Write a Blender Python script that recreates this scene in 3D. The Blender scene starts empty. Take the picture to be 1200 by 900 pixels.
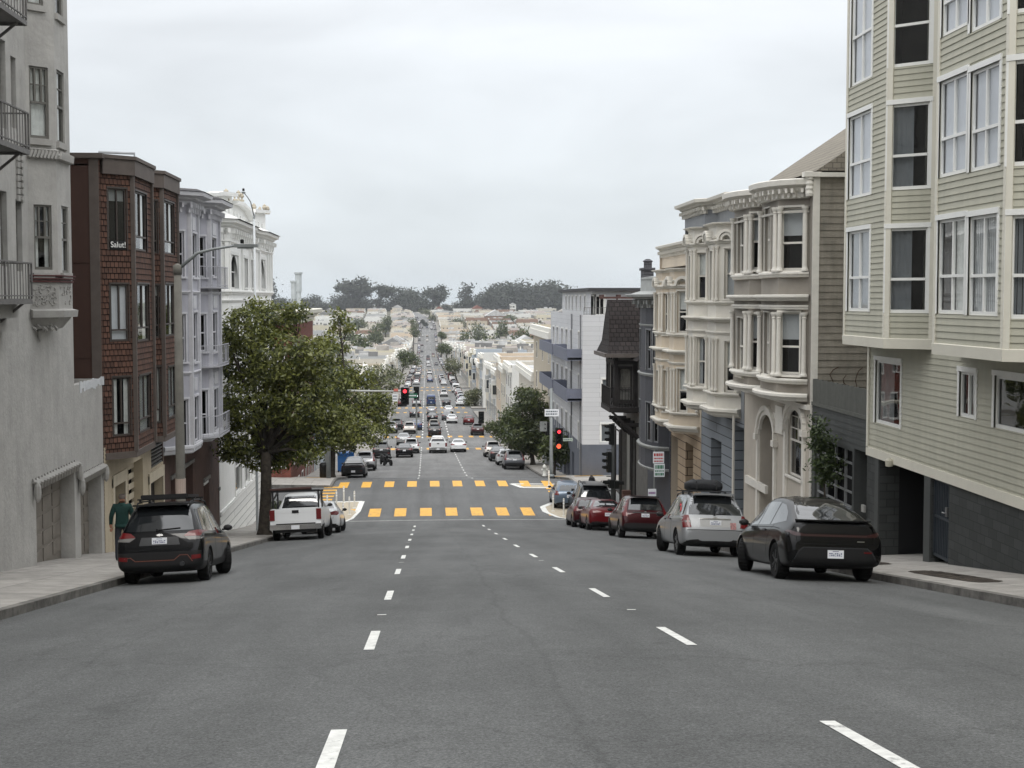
import bpy, bmesh, math, random
from mathutils import Vector, Matrix
from mathutils.bvhtree import BVHTree
R = math.radians
HAZE = .00011
scene = bpy.context.scene
COL = scene.collection
rng = random.Random(7)

# ------------------------------------------------------------------ camera
F = 1650.0; W0, H0 = 1200.0, 900.0
YAW = math.atan(101/F); PIT = math.atan(100/F); CAMZ = 1.6
FW = Vector((math.sin(YAW)*math.cos(PIT), math.cos(YAW)*math.cos(PIT), -math.sin(PIT)))
RT = Vector((math.cos(YAW), -math.sin(YAW), 0)); UP = RT.cross(FW)
CAM = Vector((0, 0, CAMZ))
cd = bpy.data.cameras.new('camera'); cam = bpy.data.objects.new('camera', cd); COL.objects.link(cam)
cd.sensor_width = 36; cd.lens = F/W0*36; cd.clip_start = .1; cd.clip_end = 12000
cam.location = CAM
cam.rotation_euler = Matrix((RT, UP, -FW)).transposed().to_euler()
scene.camera = cam

def ray(x, y): return FW + RT*((x-600)/F) - UP*((y-450)/F)
def onX(x, y, X): d = ray(x, y); return CAM + d*(X/d.x)
def onY(x, y, Y): d = ray(x, y); return CAM + d*(Y/d.y)
def onP(x, y, A, B):
    """point of the photograph on the upright plane through plan points A, B"""
    n = Vector((B[1]-A[1], -(B[0]-A[0]), 0)); d = ray(x, y)
    t = (Vector((A[0], A[1], 0))-CAM).dot(n)/d.dot(n)
    return CAM + d*t

# ------------------------------------------------------------------ terrain profile
PROF = [(-260, -27), (-180, -22), (-120, -15), (-20, -1.2), (0, 1.6), (72, 11.68), (76, 12.0), (80, 12.06), (95, 12.2), (100, 12.75), (109, 13.85), (122, 14.85),  # negative stations: unseen hill extended behind the camera to darken car reflections
        (157, 17.25), (165, 17.6), (192, 18.8), (268, 21.6), (285, 22.1), (380, 24), (467, 25.8), (600, 29.5), (750, 33.6),
        (900, 37), (960, 37.7), (1000, 36.6), (1075, 31.3), (1250, 22), (1600, 15.5), (1750, 13.5), (2500, 13), (6000, 16)]
def prof(Y):
    for (a, ra), (b, rb) in zip(PROF, PROF[1:]):
        if Y <= b: return 1.6 - (ra + (rb-ra)*(Y-a)/(b-a))
    return 1.6-PROF[-1][1]
def zr(Y):
    """smoothed road centre height"""
    h = 2.0 if Y < 300 else 12.0
    return sum(prof(Y+k*h/3)*w for k, w in ((-3, 1), (-2, 2), (-1, 3), (0, 4), (1, 3), (2, 2), (3, 1)))/16
def bend(Y): return 0.0 if Y < 1150 else -0.00010*(Y-1150)**2
def crown(X, Y):
    c = .003 if Y < 60 else (.003-.0018*(Y-60)/14 if Y < 74 else .0012)
    return -c*min(abs(X-1.0), 9.0)**2
def KL(Y): return -6.1 + bend(Y)
def KR(Y): return (9.0 if Y < 40 else 9.0+.7*(Y-40)/35 if Y < 75 else 9.7 if Y < 96 else 9.0) + bend(Y)
def zroad(X, Y): return zr(Y) + crown(X-bend(Y), Y)
def zwalk(X, Y):
    if X < 0: return zroad(KL(Y), Y)+.14+.02*(KL(Y)-X)
    return zroad(KR(Y), Y)+.14+.02*(X-KR(Y))

# ------------------------------------------------------------------ materials
def lin(c):
    return tuple((x/255/12.92 if x/255 <= .04045 else ((x/255+.055)/1.055)**2.4) for x in c)
MATS = {}
def newmat(name):
    m = bpy.data.materials.new(name); m.use_nodes = True
    nt = m.node_tree; return m, nt, nt.nodes['Principled BSDF']
def N(nt, typ, **kw):
    n = nt.nodes.new(typ)
    for k, v in kw.items():
        if k in n.inputs: n.inputs[k].default_value = v
        else: setattr(n, k, v)
    return n
def M(name, col, rough=.7, var=.1, scale=2.0, bump=0., bscale=40., spec=.3, metal=0., coat=0., streak=0., alpha_dirt=0., emis=0.):
    """plain procedural material: base colour broken up by two noises, optional bump and vertical streaks"""
    if name in MATS: return MATS[name]
    m, nt, b = newmat(name); L = nt.links
    c = col if max(col) <= 1 else lin(col)
    b.inputs['Roughness'].default_value = rough; b.inputs['Metallic'].default_value = metal
    b.inputs['Specular IOR Level'].default_value = spec; b.inputs['Coat Weight'].default_value = coat
    b.inputs['Coat Roughness'].default_value = .04
    b.inputs['Base Color'].default_value = (*c, 1)
    if emis: b.inputs['Emission Color'].default_value = (*c, 1); b.inputs['Emission Strength'].default_value = emis
    if var or bump:
        tc = N(nt, 'ShaderNodeTexCoord')
        mp = N(nt, 'ShaderNodeMapping'); L.new(tc.outputs['Object'], mp.inputs['Vector'])
    if var:
        n1 = N(nt, 'ShaderNodeTexNoise', Scale=scale, Detail=6.0, Roughness=.65); L.new(mp.outputs[0], n1.inputs['Vector'])
        fac = n1.outputs['Fac']
        if streak:
            mp2 = N(nt, 'ShaderNodeMapping'); mp2.inputs['Scale'].default_value = (3.5, 3.5, .22)
            L.new(tc.outputs['Object'], mp2.inputs['Vector'])
            n2 = N(nt, 'ShaderNodeTexNoise', Scale=1.4, Detail=5.0, Roughness=.6); L.new(mp2.outputs[0], n2.inputs['Vector'])
            mx = N(nt, 'ShaderNodeMix'); mx.inputs['Factor'].default_value = streak
            L.new(fac, mx.inputs['A']); L.new(n2.outputs['Fac'], mx.inputs['B']); fac = mx.outputs['Result']
        cr = N(nt, 'ShaderNodeValToRGB')
        cr.color_ramp.elements[0].position = .3; cr.color_ramp.elements[1].position = .7
        cr.color_ramp.elements[0].color = tuple(max(0, x*(1-var*1.25)) for x in c)+(1,)
        cr.color_ramp.elements[1].color = tuple(min(1, x*(1+var)) for x in c)+(1,)
        L.new(fac, cr.inputs['Fac']); L.new(cr.outputs['Color'], b.inputs['Base Color'])
    if bump:
        nb = N(nt, 'ShaderNodeTexNoise', Scale=bscale, Detail=4.0); L.new(mp.outputs[0], nb.inputs['Vector'])
        bp = N(nt, 'ShaderNodeBump', Strength=bump, Distance=.02); L.new(nb.outputs['Fac'], bp.inputs['Height'])
        L.new(bp.outputs['Normal'], b.inputs['Normal'])
    MATS[name] = m
    return m
def Mbrick(name, c1, c2, mortar, bw, bh, msize=.01, bump=.5, rough=.8, offset=.5, var=.35, bias=0.):
    """courses (bricks, shingles, blocks) laid out in the wall's own UV metres"""
    if name in MATS: return MATS[name]
    m, nt, b = newmat(name); L = nt.links
    b.inputs['Roughness'].default_value = rough; b.inputs['Specular IOR Level'].default_value = .25
    uv = N(nt, 'ShaderNodeUVMap'); br = N(nt, 'ShaderNodeTexBrick', offset=offset, offset_frequency=2)
    br.inputs['Color1'].default_value = (*lin(c1), 1); br.inputs['Color2'].default_value = (*lin(c2), 1)
    br.inputs['Mortar'].default_value = (*lin(mortar), 1); br.inputs['Scale'].default_value = 1
    br.inputs['Mortar Size'].default_value = msize; br.inputs['Mortar Smooth'].default_value = .3
    br.inputs['Brick Width'].default_value = bw; br.inputs['Row Height'].default_value = bh; br.inputs['Bias'].default_value = bias
    L.new(uv.outputs[0], br.inputs['Vector'])
    n = N(nt, 'ShaderNodeTexNoise', Scale=1.7, Detail=6.0, Roughness=.7); L.new(uv.outputs[0], n.inputs['Vector'])
    hs = N(nt, 'ShaderNodeHueSaturation'); mr = N(nt, 'ShaderNodeMapRange')
    mr.inputs['To Min'].default_value = 1-var; mr.inputs['To Max'].default_value = 1+var
    L.new(n.outputs['Fac'], mr.inputs['Value']); L.new(mr.outputs[0], hs.inputs['Value'])
    L.new(br.outputs['Color'], hs.inputs['Color']); L.new(hs.outputs[0], b.inputs['Base Color'])
    bp = N(nt, 'ShaderNodeBump', Strength=bump, Distance=.03, invert=True); L.new(br.outputs['Fac'], bp.inputs['Height'])
    L.new(bp.outputs['Normal'], b.inputs['Normal'])
    MATS[name] = m
    return m
def Mglass(name, tint=(.55, .6, .62), rough=.02, refl=.9):
    """a thin pane: see-through with a fresnel reflection"""
    if name in MATS: return MATS[name]
    m = bpy.data.materials.new(name); m.use_nodes = True; nt = m.node_tree; nt.nodes.clear(); L = nt.links
    o = N(nt, 'ShaderNodeOutputMaterial'); t = N(nt, 'ShaderNodeBsdfTransparent'); t.inputs[0].default_value = (*tint, 1)
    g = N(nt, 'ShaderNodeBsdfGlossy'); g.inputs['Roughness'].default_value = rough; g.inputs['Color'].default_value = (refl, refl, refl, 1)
    fr = N(nt, 'ShaderNodeFresnel', IOR=1.75)
    nz = N(nt, 'ShaderNodeTexNoise', Scale=.9, Detail=1.0); tc = N(nt, 'ShaderNodeTexCoord'); L.new(tc.outputs['Object'], nz.inputs['Vector'])
    bp = N(nt, 'ShaderNodeBump', Strength=.03, Distance=.2); L.new(nz.outputs['Fac'], bp.inputs['Height']); L.new(bp.outputs[0], g.inputs['Normal'])
    mx = N(nt, 'ShaderNodeMixShader'); gb = N(nt, 'ShaderNodeNewGeometry'); iv = N(nt, 'ShaderNodeMath', operation='SUBTRACT'); iv.inputs[0].default_value = 1.0; L.new(gb.outputs['Backfacing'], iv.inputs[1])
    mf = N(nt, 'ShaderNodeMath', operation='MULTIPLY'); L.new(fr.outputs[0], mf.inputs[0]); L.new(iv.outputs[0], mf.inputs[1]); L.new(mf.outputs[0], mx.inputs[0]); L.new(t.outputs[0], mx.inputs[1]); L.new(g.outputs[0], mx.inputs[2])
    L.new(mx.outputs[0], o.inputs['Surface']); MATS[name] = m
    return m

# ------------------------------------------------------------------ objects
def rootof(o):
    while o.parent is not None: o = o.parent
    return o
def tag(o, label=None, cat=None, group=None, kind=None):
    if label: o['label'] = label
    if cat: o['category'] = cat
    if group: o['group'] = group
    if kind: o['kind'] = kind
    return o
def thing(name, label, cat, loc=(0, 0, 0), group=None, rz=0):
    o = bpy.data.objects.new(name, None); COL.objects.link(o); o.location = loc; o.rotation_euler.z = rz
    o.empty_display_size = .2
    return tag(o, label, cat, group)
def copy_tree(o, parent=None):
    c = o.copy(); COL.objects.link(c); c.parent = parent
    for ch in o.children: copy_tree(ch, c)
    return c

class MB:
    """collects faces (with material slots and optional UV metres) and links them as one mesh object"""
    def __init__(s): s.v = []; s.f = []; s.m = []; s.uv = []
    def face(s, pts, mat=0, uv=None):
        n = len(s.v); s.v += [tuple(p) for p in pts]; s.f.append(tuple(range(n, n+len(pts)))); s.m.append(mat)
        s.uv.append(uv or [(p[0]+p[1], p[2]) for p in pts])
    def mesh(s, verts, faces, mat=0):
        n = len(s.v); s.v += [tuple(p) for p in verts]
        for f in faces:
            s.f.append(tuple(n+i for i in f)); s.m.append(mat); s.uv.append([(verts[i][0]+verts[i][1], verts[i][2]) for i in f])
    def obb(s, o, U, V, Wv, mat=0):
        o, U, V, Wv = Vector(o), Vector(U), Vector(V), Vector(Wv)
        if U.cross(V).dot(Wv) < 0: U, V = V, U
        p = [o, o+U, o+U+V, o+V]; q = [a+Wv for a in p]
        s.mesh(p+q, [(3, 2, 1, 0), (4, 5, 6, 7), (0, 1, 5, 4), (1, 2, 6, 5), (2, 3, 7, 6), (3, 0, 4, 7)], mat)
    def box(s, x0, x1, y0, y1, z0, z1, mat=0): s.obb((x0, y0, z0), (x1-x0, 0, 0), (0, y1-y0, 0), (0, 0, z1-z0), mat)
    def bar(s, a, b, w, h=None, mat=0, up=(0, 0, 1)):
        a, b = Vector(a), Vector(b); h = h or w; d = (b-a).normalized(); u = Vector(up)
        if abs(d.dot(u)) > .98: u = Vector((1, 0, 0))
        x = d.cross(u).normalized(); y = x.cross(d).normalized()
        s.obb(a-x*w/2-y*h/2, x*w, y*h, b-a, mat)
    def tube(s, pts, r, n=8, mat=0, cap=True):
        pts = [Vector(p) for p in pts]; rr = r if isinstance(r, (list, tuple)) else [r]*len(pts)
        vs = []; prev = None
        for i, p in enumerate(pts):
            d = (pts[min(i+1, len(pts)-1)]-pts[max(i-1, 0)]).normalized()
            if prev is None:
                u = Vector((0, 0, 1)) if abs(d.z) < .9 else Vector((1, 0, 0)); x = d.cross(u).normalized()
            else: x = (prev-d*prev.dot(d)).normalized()
            prev = x; y = d.cross(x)
            for k in range(n):
                a = 2*math.pi*k/n; vs.append(p+(x*math.cos(a)+y*math.sin(a))*rr[i])
        fs = []
        for i in range(len(pts)-1):
            for k in range(n): fs.append((i*n+k, i*n+(k+1) % n, (i+1)*n+(k+1) % n, (i+1)*n+k))
        if cap: fs.append(tuple(range(n))[::-1]); fs.append(tuple((len(pts)-1)*n+k for k in range(n)))
        s.mesh(vs, fs, mat)
    def lathe(s, profile, c=(0, 0, 0), n=16, mat=0, axis='z'):
        vs = []; fs = []
        for r, z in profile:
            for k in range(n):
                a = 2*math.pi*k/n; x, y = r*math.cos(a), r*math.sin(a)
                vs.append((c[0]+x, c[1]+y, c[2]+z) if axis == 'z' else (c[0]+z, c[1]+x, c[2]+y) if axis == 'x' else (c[0]+y, c[1]+z, c[2]+x))
        for i in range(len(profile)-1):
            for k in range(n): fs.append((i*n+k, i*n+(k+1) % n, (i+1)*n+(k+1) % n, (i+1)*n+k))
        if profile[0][0] > 1e-4: fs.append(tuple(range(n))[::-1])
        if profile[-1][0] > 1e-4: fs.append(tuple((len(profile)-1)*n+k for k in range(n)))
        s.mesh(vs, fs, mat)
    def prism(s, poly, z0, z1, mat=0, top=True, bottom=True, zf=None):
        n = len(poly); lo = [(x, y, z0 if zf is None else zf(x, y)) for x, y in poly]; hi = [(x, y, z1) for x, y in poly]
        fs = [(i, (i+1) % n, n+(i+1) % n, n+i) for i in range(n)]
        if top: fs.append(tuple(range(n, 2*n)))
        if bottom: fs.append(tuple(range(n))[::-1])
        s.mesh(lo+hi, fs, mat)
    def mold(s, poly, prof_, mat=0, closed=False):
        """sweep a profile [(outward, z)] along a plan polyline, mitred; outward = right of travel"""
        P = [Vector((p[0], p[1])) for p in poly]; n = len(P); offs = []
        for i in range(n):
            a = P[i]-P[i-1] if (i > 0 or closed) else None
            b = P[(i+1) % n]-P[i] if (i < n-1 or closed) else None
            a = a or b; b = b or a
            na = Vector((a.y, -a.x)).normalized(); nb = Vector((b.y, -b.x)).normalized()
            mm = na+nb; mm = mm/max(.25, mm.dot(mm)/2); offs.append(mm if mm.length < 2.2 else mm.normalized()*2.2)
        k = len(prof_); vs = [(P[i].x+offs[i].x*o, P[i].y+offs[i].y*o, z) for i in range(n) for o, z in prof_]
        fs = []
        for i in range(n if closed else n-1):
            j = (i+1) % n
            for q in range(k-1): fs.append((i*k+q, j*k+q, j*k+q+1, i*k+q+1))
        if not closed: fs.append(tuple(range(k))); fs.append(tuple((n-1)*k+q for q in range(k))[::-1])
        s.mesh(vs, fs, mat)
    def build(s, name, mats, parent=None, smooth=False, angle=None, world=True):
        me = bpy.data.meshes.new(name)
        off = rootof(parent).location if (parent is not None and world) else Vector((0, 0, 0))
        me.from_pydata([(x-off.x, y-off.y, z-off.z) for x, y, z in s.v], [], s.f)
        ms = mats if isinstance(mats, (list, tuple)) else [mats]
        for m in ms: me.materials.append(m)
        me.polygons.foreach_set('material_index', s.m)
        uvl = me.uv_layers.new(name='UVMap'); flat = [c for fuv in s.uv for p in fuv for c in p]; uvl.data.foreach_set('uv', flat)
        if smooth or angle:
            me.polygons.foreach_set('use_smooth', [True]*len(s.f))
            if angle:
                bm = bmesh.new(); bm.from_mesh(me); bmesh.ops.remove_doubles(bm, verts=bm.verts, dist=.0004); bm.to_mesh(me); bm.free()
                me.set_sharp_from_angle(angle=R(angle))
        me.update()
        o = bpy.data.objects.new(name, me); COL.objects.link(o)
        if parent is not None: o.parent = parent
        return o
# ------------------------------------------------------------------ sky, sun, haze
world = bpy.data.worlds.new('World'); scene.world = world; world.use_nodes = True
nt = world.node_tree; nt.nodes.clear(); L = nt.links
wo = N(nt, 'ShaderNodeOutputWorld'); sky = N(nt, 'ShaderNodeTexSky'); sky.sky_type = 'NISHITA'; sky.sun_disc = False
SUN_EL, SUN_AZ = R(50), R(183)           # azimuth clockwise from +Y: behind the camera, a little to the left
sky.sun_elevation = SUN_EL; sky.sun_rotation = SUN_AZ
bg1 = N(nt, 'ShaderNodeBackground', Strength=.1); L.new(sky.outputs[0], bg1.inputs['Color'])
tc = N(nt, 'ShaderNodeTexCoord'); sx = N(nt, 'ShaderNodeSeparateXYZ'); L.new(tc.outputs['Generated'], sx.inputs[0])
cr = N(nt, 'ShaderNodeValToRGB'); e = cr.color_ramp.elements
e[0].position = 0; e[0].color = (.60, .66, .71, 1)
e[1].position = 1; e[1].color = (2.0, 2.03, 2.06, 1)
for p, c in ((.03, (.635, .68, .72, 1)), (.09, (.685, .72, .75, 1)), (.2, (.75, .775, .80, 1)), (.4, (1.12, 1.13, 1.15, 1))):
    q = e.new(p); q.color = c
L.new(sx.outputs['Z'], cr.inputs['Fac'])
mp = N(nt, 'ShaderNodeMapping'); mp.inputs['Scale'].default_value = (2.2, 2.2, 6.5); L.new(tc.outputs['Generated'], mp.inputs['Vector'])
nz = N(nt, 'ShaderNodeTexNoise', Scale=1.9, Detail=4.0, Roughness=.5, Distortion=.4); L.new(mp.outputs[0], nz.inputs['Vector'])
mr = N(nt, 'ShaderNodeMapRange'); mr.inputs['From Min'].default_value = .3; mr.inputs['From Max'].default_value = .7
mr.inputs['To Min'].default_value = .87; mr.inputs['To Max'].default_value = 1.1; L.new(nz.outputs['Fac'], mr.inputs['Value'])
lowr = N(nt, 'ShaderNodeMapRange'); lowr.inputs['From Min'].default_value = -.03; lowr.inputs['From Max'].default_value = -.005; lowr.inputs['To Min'].default_value = .14; L.new(sx.outputs['Z'], lowr.inputs['Value'])
mlt = N(nt, 'ShaderNodeMath', operation='MULTIPLY'); L.new(mr.outputs[0], mlt.inputs[0]); L.new(lowr.outputs[0], mlt.inputs[1])
vm = N(nt, 'ShaderNodeVectorMath', operation='SCALE'); L.new(cr.outputs['Color'], vm.inputs[0]); L.new(mlt.outputs[0], vm.inputs['Scale'])
bg2 = N(nt, 'ShaderNodeBackground', Strength=1.0); L.new(vm.outputs[0], bg2.inputs['Color'])
mx = N(nt, 'ShaderNodeMixShader'); mx.inputs[0].default_value = .92
L.new(bg1.outputs[0], mx.inputs[1]); L.new(bg2.outputs[0], mx.inputs[2]); L.new(mx.outputs[0], wo.inputs['Surface'])
ld = bpy.data.lights.new('sun', 'SUN'); ld.energy = 1.0; ld.angle = R(22); ld.color = (1, .96, .9)
sun = bpy.data.objects.new('sun', ld); COL.objects.link(sun); sun.location = (0, -20, 60)
sd = Vector((math.sin(SUN_AZ)*math.cos(SUN_EL), math.cos(SUN_AZ)*math.cos(SUN_EL), math.sin(SUN_EL)))
sun.rotation_euler = sd.to_track_quat('Z', 'Y').to_euler()
scene.view_settings.view_transform = 'Standard'; scene.view_settings.look = 'None'
scene.view_settings.exposure = .3; scene.view_settings.gamma = 1; scene.view_settings.use_curve_mapping = False
scene.render.engine = 'CYCLES'; scene.cycles.use_denoising = True; scene.cycles.max_bounces = 8
scene.cycles.transparent_max_bounces = 12; scene.cycles.volume_bounces = 0; scene.cycles.diffuse_bounces = 3

# ------------------------------------------------------------------ setting materials
def asphalt(name, c, near=True):
    m, nt, b = newmat(name); L = nt.links
    tc = N(nt, 'ShaderNodeTexCoord')
    def noise(scale, detail, rough, sc=(1, 1, 1)):
        mp = N(nt, 'ShaderNodeMapping'); mp.inputs['Scale'].default_value = sc; L.new(tc.outputs['Object'], mp.inputs['Vector'])
        n = N(nt, 'ShaderNodeTexNoise', Scale=scale, Detail=detail, Roughness=rough); L.new(mp.outputs[0], n.inputs['Vector']); return n.outputs['Fac'], mp
    def mul(a, lo, hi, f0=.3, f1=.7):
        r = N(nt, 'ShaderNodeMapRange'); r.inputs['From Min'].default_value = f0; r.inputs['From Max'].default_value = f1
        r.inputs['To Min'].default_value = lo; r.inputs['To Max'].default_value = hi; L.new(a, r.inputs['Value']); return r.outputs[0]
    def prod(a, b_):
        k = N(nt, 'ShaderNodeMath', operation='MULTIPLY'); L.new(a, k.inputs[0]); L.new(b_, k.inputs[1]); return k.outputs[0]
    big, _ = noise(.22, 5, .6); streak, _ = noise(1.0, 4, .55, (.9, .035, 1)); mid, _ = noise(2.6, 6, .7)
    fine, fm = noise(48, 5, .9); grit, _ = noise(24, 5, .8)
    v = prod(mul(big, .86, 1.12), mul(streak, .8, 1.16)); v = prod(v, mul(mid, .92, 1.08)); v = prod(v, mul(fine, .5, 1.55, .36, .64)); v = prod(v, mul(grit, .72, 1.3))
    # transverse paving joints and a few tar-filled cracks
    vo = N(nt, 'ShaderNodeTexVoronoi', feature='DISTANCE_TO_EDGE', Scale=.16)
    mpv = N(nt, 'ShaderNodeMapping'); mpv.inputs['Scale'].default_value = (1, .55, 1); L.new(tc.outputs['Object'], mpv.inputs['Vector'])
    dn = N(nt, 'ShaderNodeTexNoise', Scale=2.3, Detail=5.0); L.new(tc.outputs['Object'], dn.inputs['Vector'])
    ma = N(nt, 'ShaderNodeVectorMath', operation='SCALE'); ma.inputs['Scale'].default_value = .6; L.new(dn.outputs['Color'], ma.inputs[0])
    mb_ = N(nt, 'ShaderNodeVectorMath', operation='ADD'); L.new(mpv.outputs[0], mb_.inputs[0]); L.new(ma.outputs[0], mb_.inputs[1]); L.new(mb_.outputs[0], vo.inputs['Vector'])
    v = prod(v, mul(vo.outputs['Distance'], .84, 1.0, 0.0, .006))
    sep = N(nt, 'ShaderNodeSeparateXYZ'); L.new(tc.outputs['Object'], sep.inputs[0]); wob, _ = noise(.35, 5, .6)
    for xs_, wd, dk in ((1.05, .05, .86), (-3.35, .04, .88), (5.2, .04, .88)):
        a1 = N(nt, 'ShaderNodeMath', operation='MULTIPLY_ADD'); a1.inputs[1].default_value = .7; a1.inputs[2].default_value = -xs_-.35; L.new(wob, a1.inputs[0])
        a2 = N(nt, 'ShaderNodeMath', operation='ADD'); L.new(sep.outputs['X'], a2.inputs[0]); L.new(a1.outputs[0], a2.inputs[1]); a3 = N(nt, 'ShaderNodeMath', operation='ABSOLUTE'); L.new(a2.outputs[0], a3.inputs[0])
        v = prod(v, mul(a3.outputs[0], dk, 1.0, .01, wd))
    br = N(nt, 'ShaderNodeTexVoronoi', Scale=.11); br.distance = 'CHEBYCHEV'; mpb = N(nt, 'ShaderNodeMapping'); mpb.inputs['Scale'].default_value = (1.6, .6, 1); L.new(tc.outputs['Object'], mpb.inputs['Vector']); L.new(mpb.outputs[0], br.inputs['Vector'])
    sc3 = N(nt, 'ShaderNodeSeparateColor'); L.new(br.outputs['Color'], sc3.inputs[0]); v = prod(v, mul(sc3.outputs[0], .93, 1.06, 0, 1))
    oil, _ = noise(.9, 5, .75, (1, .45, 1)); v = prod(v, mul(oil, 1.0, .74, .6, .72))
    # pale scuffs and dried drips
    sc, _ = noise(7, 5, .8, (1, .5, 1)); v = prod(v, mul(sc, 1.0, 1.5, .68, .8))
    cx = N(nt, 'ShaderNodeVectorMath', operation='SCALE'); cx.inputs[0].default_value = c; L.new(v, cx.inputs['Scale'])
    L.new(cx.outputs[0], b.inputs['Base Color'])
    b.inputs['Roughness'].default_value = .82; b.inputs['Specular IOR Level'].default_value = .3
    bp = N(nt, 'ShaderNodeBump', Strength=.6, Distance=.012); L.new(fine, bp.inputs['Height']); L.new(bp.outputs[0], b.inputs['Normal'])
    MATS[name] = m; return m
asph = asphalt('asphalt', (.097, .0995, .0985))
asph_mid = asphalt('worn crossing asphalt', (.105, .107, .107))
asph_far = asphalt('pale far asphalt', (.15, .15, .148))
asph2 = asphalt('cross street asphalt', (.115, .116, .115))
def concrete(name, c, joint=1.25):
    m, nt, b = newmat(name); L = nt.links
    uv = N(nt, 'ShaderNodeUVMap'); br = N(nt, 'ShaderNodeTexBrick', offset=0.0)
    br.inputs['Color1'].default_value = (*[x*1.06 for x in c], 1); br.inputs['Color2'].default_value = (*[x*.86 for x in c], 1)
    br.inputs['Mortar'].default_value = (*[x*.5 for x in c], 1); br.inputs['Scale'].default_value = 1
    br.inputs['Mortar Size'].default_value = .012; br.inputs['Brick Width'].default_value = joint; br.inputs['Row Height'].default_value = joint
    L.new(uv.outputs[0], br.inputs['Vector'])
    n = N(nt, 'ShaderNodeTexNoise', Scale=2.2, Detail=8.0, Roughness=.75); tc = N(nt, 'ShaderNodeTexCoord'); L.new(tc.outputs['Object'], n.inputs['Vector'])
    mr = N(nt, 'ShaderNodeMapRange'); mr.inputs['From Min'].default_value = .3; mr.inputs['From Max'].default_value = .7
    mr.inputs['To Min'].default_value = .68; mr.inputs['To Max'].default_value = 1.22; L.new(n.outputs['Fac'], mr.inputs['Value'])
    hs = N(nt, 'ShaderNodeVectorMath', operation='SCALE'); L.new(br.outputs['Color'], hs.inputs[0]); L.new(mr.outputs[0], hs.inputs['Scale'])
    L.new(hs.outputs[0], b.inputs['Base Color']); b.inputs['Roughness'].default_value = .85
    MATS[name] = m; return m
conc = concrete('sidewalk concrete', (.32, .303, .278))
kerbm = M('kerb concrete', (.15, .142, .13), .9, .45, 3, .3, 20)
def worn(m, under, lo=.56, hi=.66, scale=5.0):
    """paint chipped away in flecks and tyre-rubbed strips down to the asphalt"""
    nt = m.node_tree; L = nt.links; b = nt.nodes['Principled BSDF']; src = b.inputs['Base Color'].links[0].from_socket
    tc = N(nt, 'ShaderNodeTexCoord'); n1 = N(nt, 'ShaderNodeTexNoise', Scale=scale, Detail=9.0, Roughness=.78); L.new(tc.outputs['Object'], n1.inputs['Vector'])
    mr = N(nt, 'ShaderNodeMapRange'); mr.inputs['From Min'].default_value = lo; mr.inputs['From Max'].default_value = hi; L.new(n1.outputs['Fac'], mr.inputs['Value'])
    mx = N(nt, 'ShaderNodeMix', data_type='RGBA'); L.new(mr.outputs[0], mx.inputs[0]); L.new(src, mx.inputs[6]); mx.inputs[7].default_value = (*under, 1); L.new(mx.outputs[2], b.inputs['Base Color'])
white_paint = M('white road paint', (.66, .66, .63), .6, .16, 9, .1, 60)
faded_paint = M('worn white road paint', (.3, .3, .29), .7, .35, 6)
yellow_paint = M('yellow road paint', (.66, .36, .055), .6, .22, 5)
worn(white_paint, (.14, .14, .138)); worn(yellow_paint, (.2, .17, .12), .54, .68, 3.0)
bulb_paint = M('tan painted bulb surface', (.40, .35, .27), .8, .15, 4)
soil = M('dark tree basin soil', (.045, .036, .028), 1, .7, 5, .8, 20)

# ground sheet out to the horizon
g = MB(); ys = list(range(-240, 320, 8))+list(range(320, 2000, 30))+[2100, 2400, 3200]
xs = [-1500, -700, -350, -200, -120, -70, -40, -20, -9.5, 12.0, 20, 40, 70, 120, 200, 350, 700, 1500]
vs = []
for y in ys:
    for x in xs:
        z = zr(y)-.45
        if abs(x) > 120: z += 3*math.sin(x*.004+1)*math.sin(y*.003)
        vs.append((x, y, z))
k = len(xs)
g.mesh(vs, [(j*k+i, j*k+i+1, (j+1)*k+i+1, (j+1)*k+i) for j in range(len(ys)-1) for i in range(k-1)])
tag(g.build('ground', M('earth and scrub ground', (.12, .115, .085), 1, .3, .05), smooth=True), kind='structure')

# cross streets: centre Y and half width
CROSS = [(85.7, 5.6), (178.5, 5.5), (276.5, 5.5), (373, 5.5), (470, 5.5), (566, 5.5), (662, 5.5), (758, 5.5), (854, 5.5), (950, 5.5), (1046, 5.5), (1142, 5.5)]
def yrange(a, b, step):
    n = max(1, int(math.ceil((b-a)/step))); return [a+(b-a)*i/n for i in range(n+1)]
s = MB(); ys = yrange(-200, 60, 2.0)+yrange(60, 130, 1.0)[1:]+yrange(130, 300, 3)[1:]+yrange(300, 1700, 10)[1:]
fx = [0, .08, .2, .33, .45, .55, .67, .8, .92, 1]
vs = []
for y in ys:
    for f in fx:
        x = KL(y)+(KR(y)-KL(y))*f; vs.append((x, y, zroad(x, y)))
k = len(fx)
s.mesh(vs, [(j*k+i, j*k+i+1, (j+1)*k+i+1, (j+1)*k+i) for j in range(len(ys)-1) for i in range(k-1)])
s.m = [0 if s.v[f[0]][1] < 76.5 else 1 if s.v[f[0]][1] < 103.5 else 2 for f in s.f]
tag(s.build('street', [asph, asph_mid, asph_far], smooth=True), kind='structure')
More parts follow.
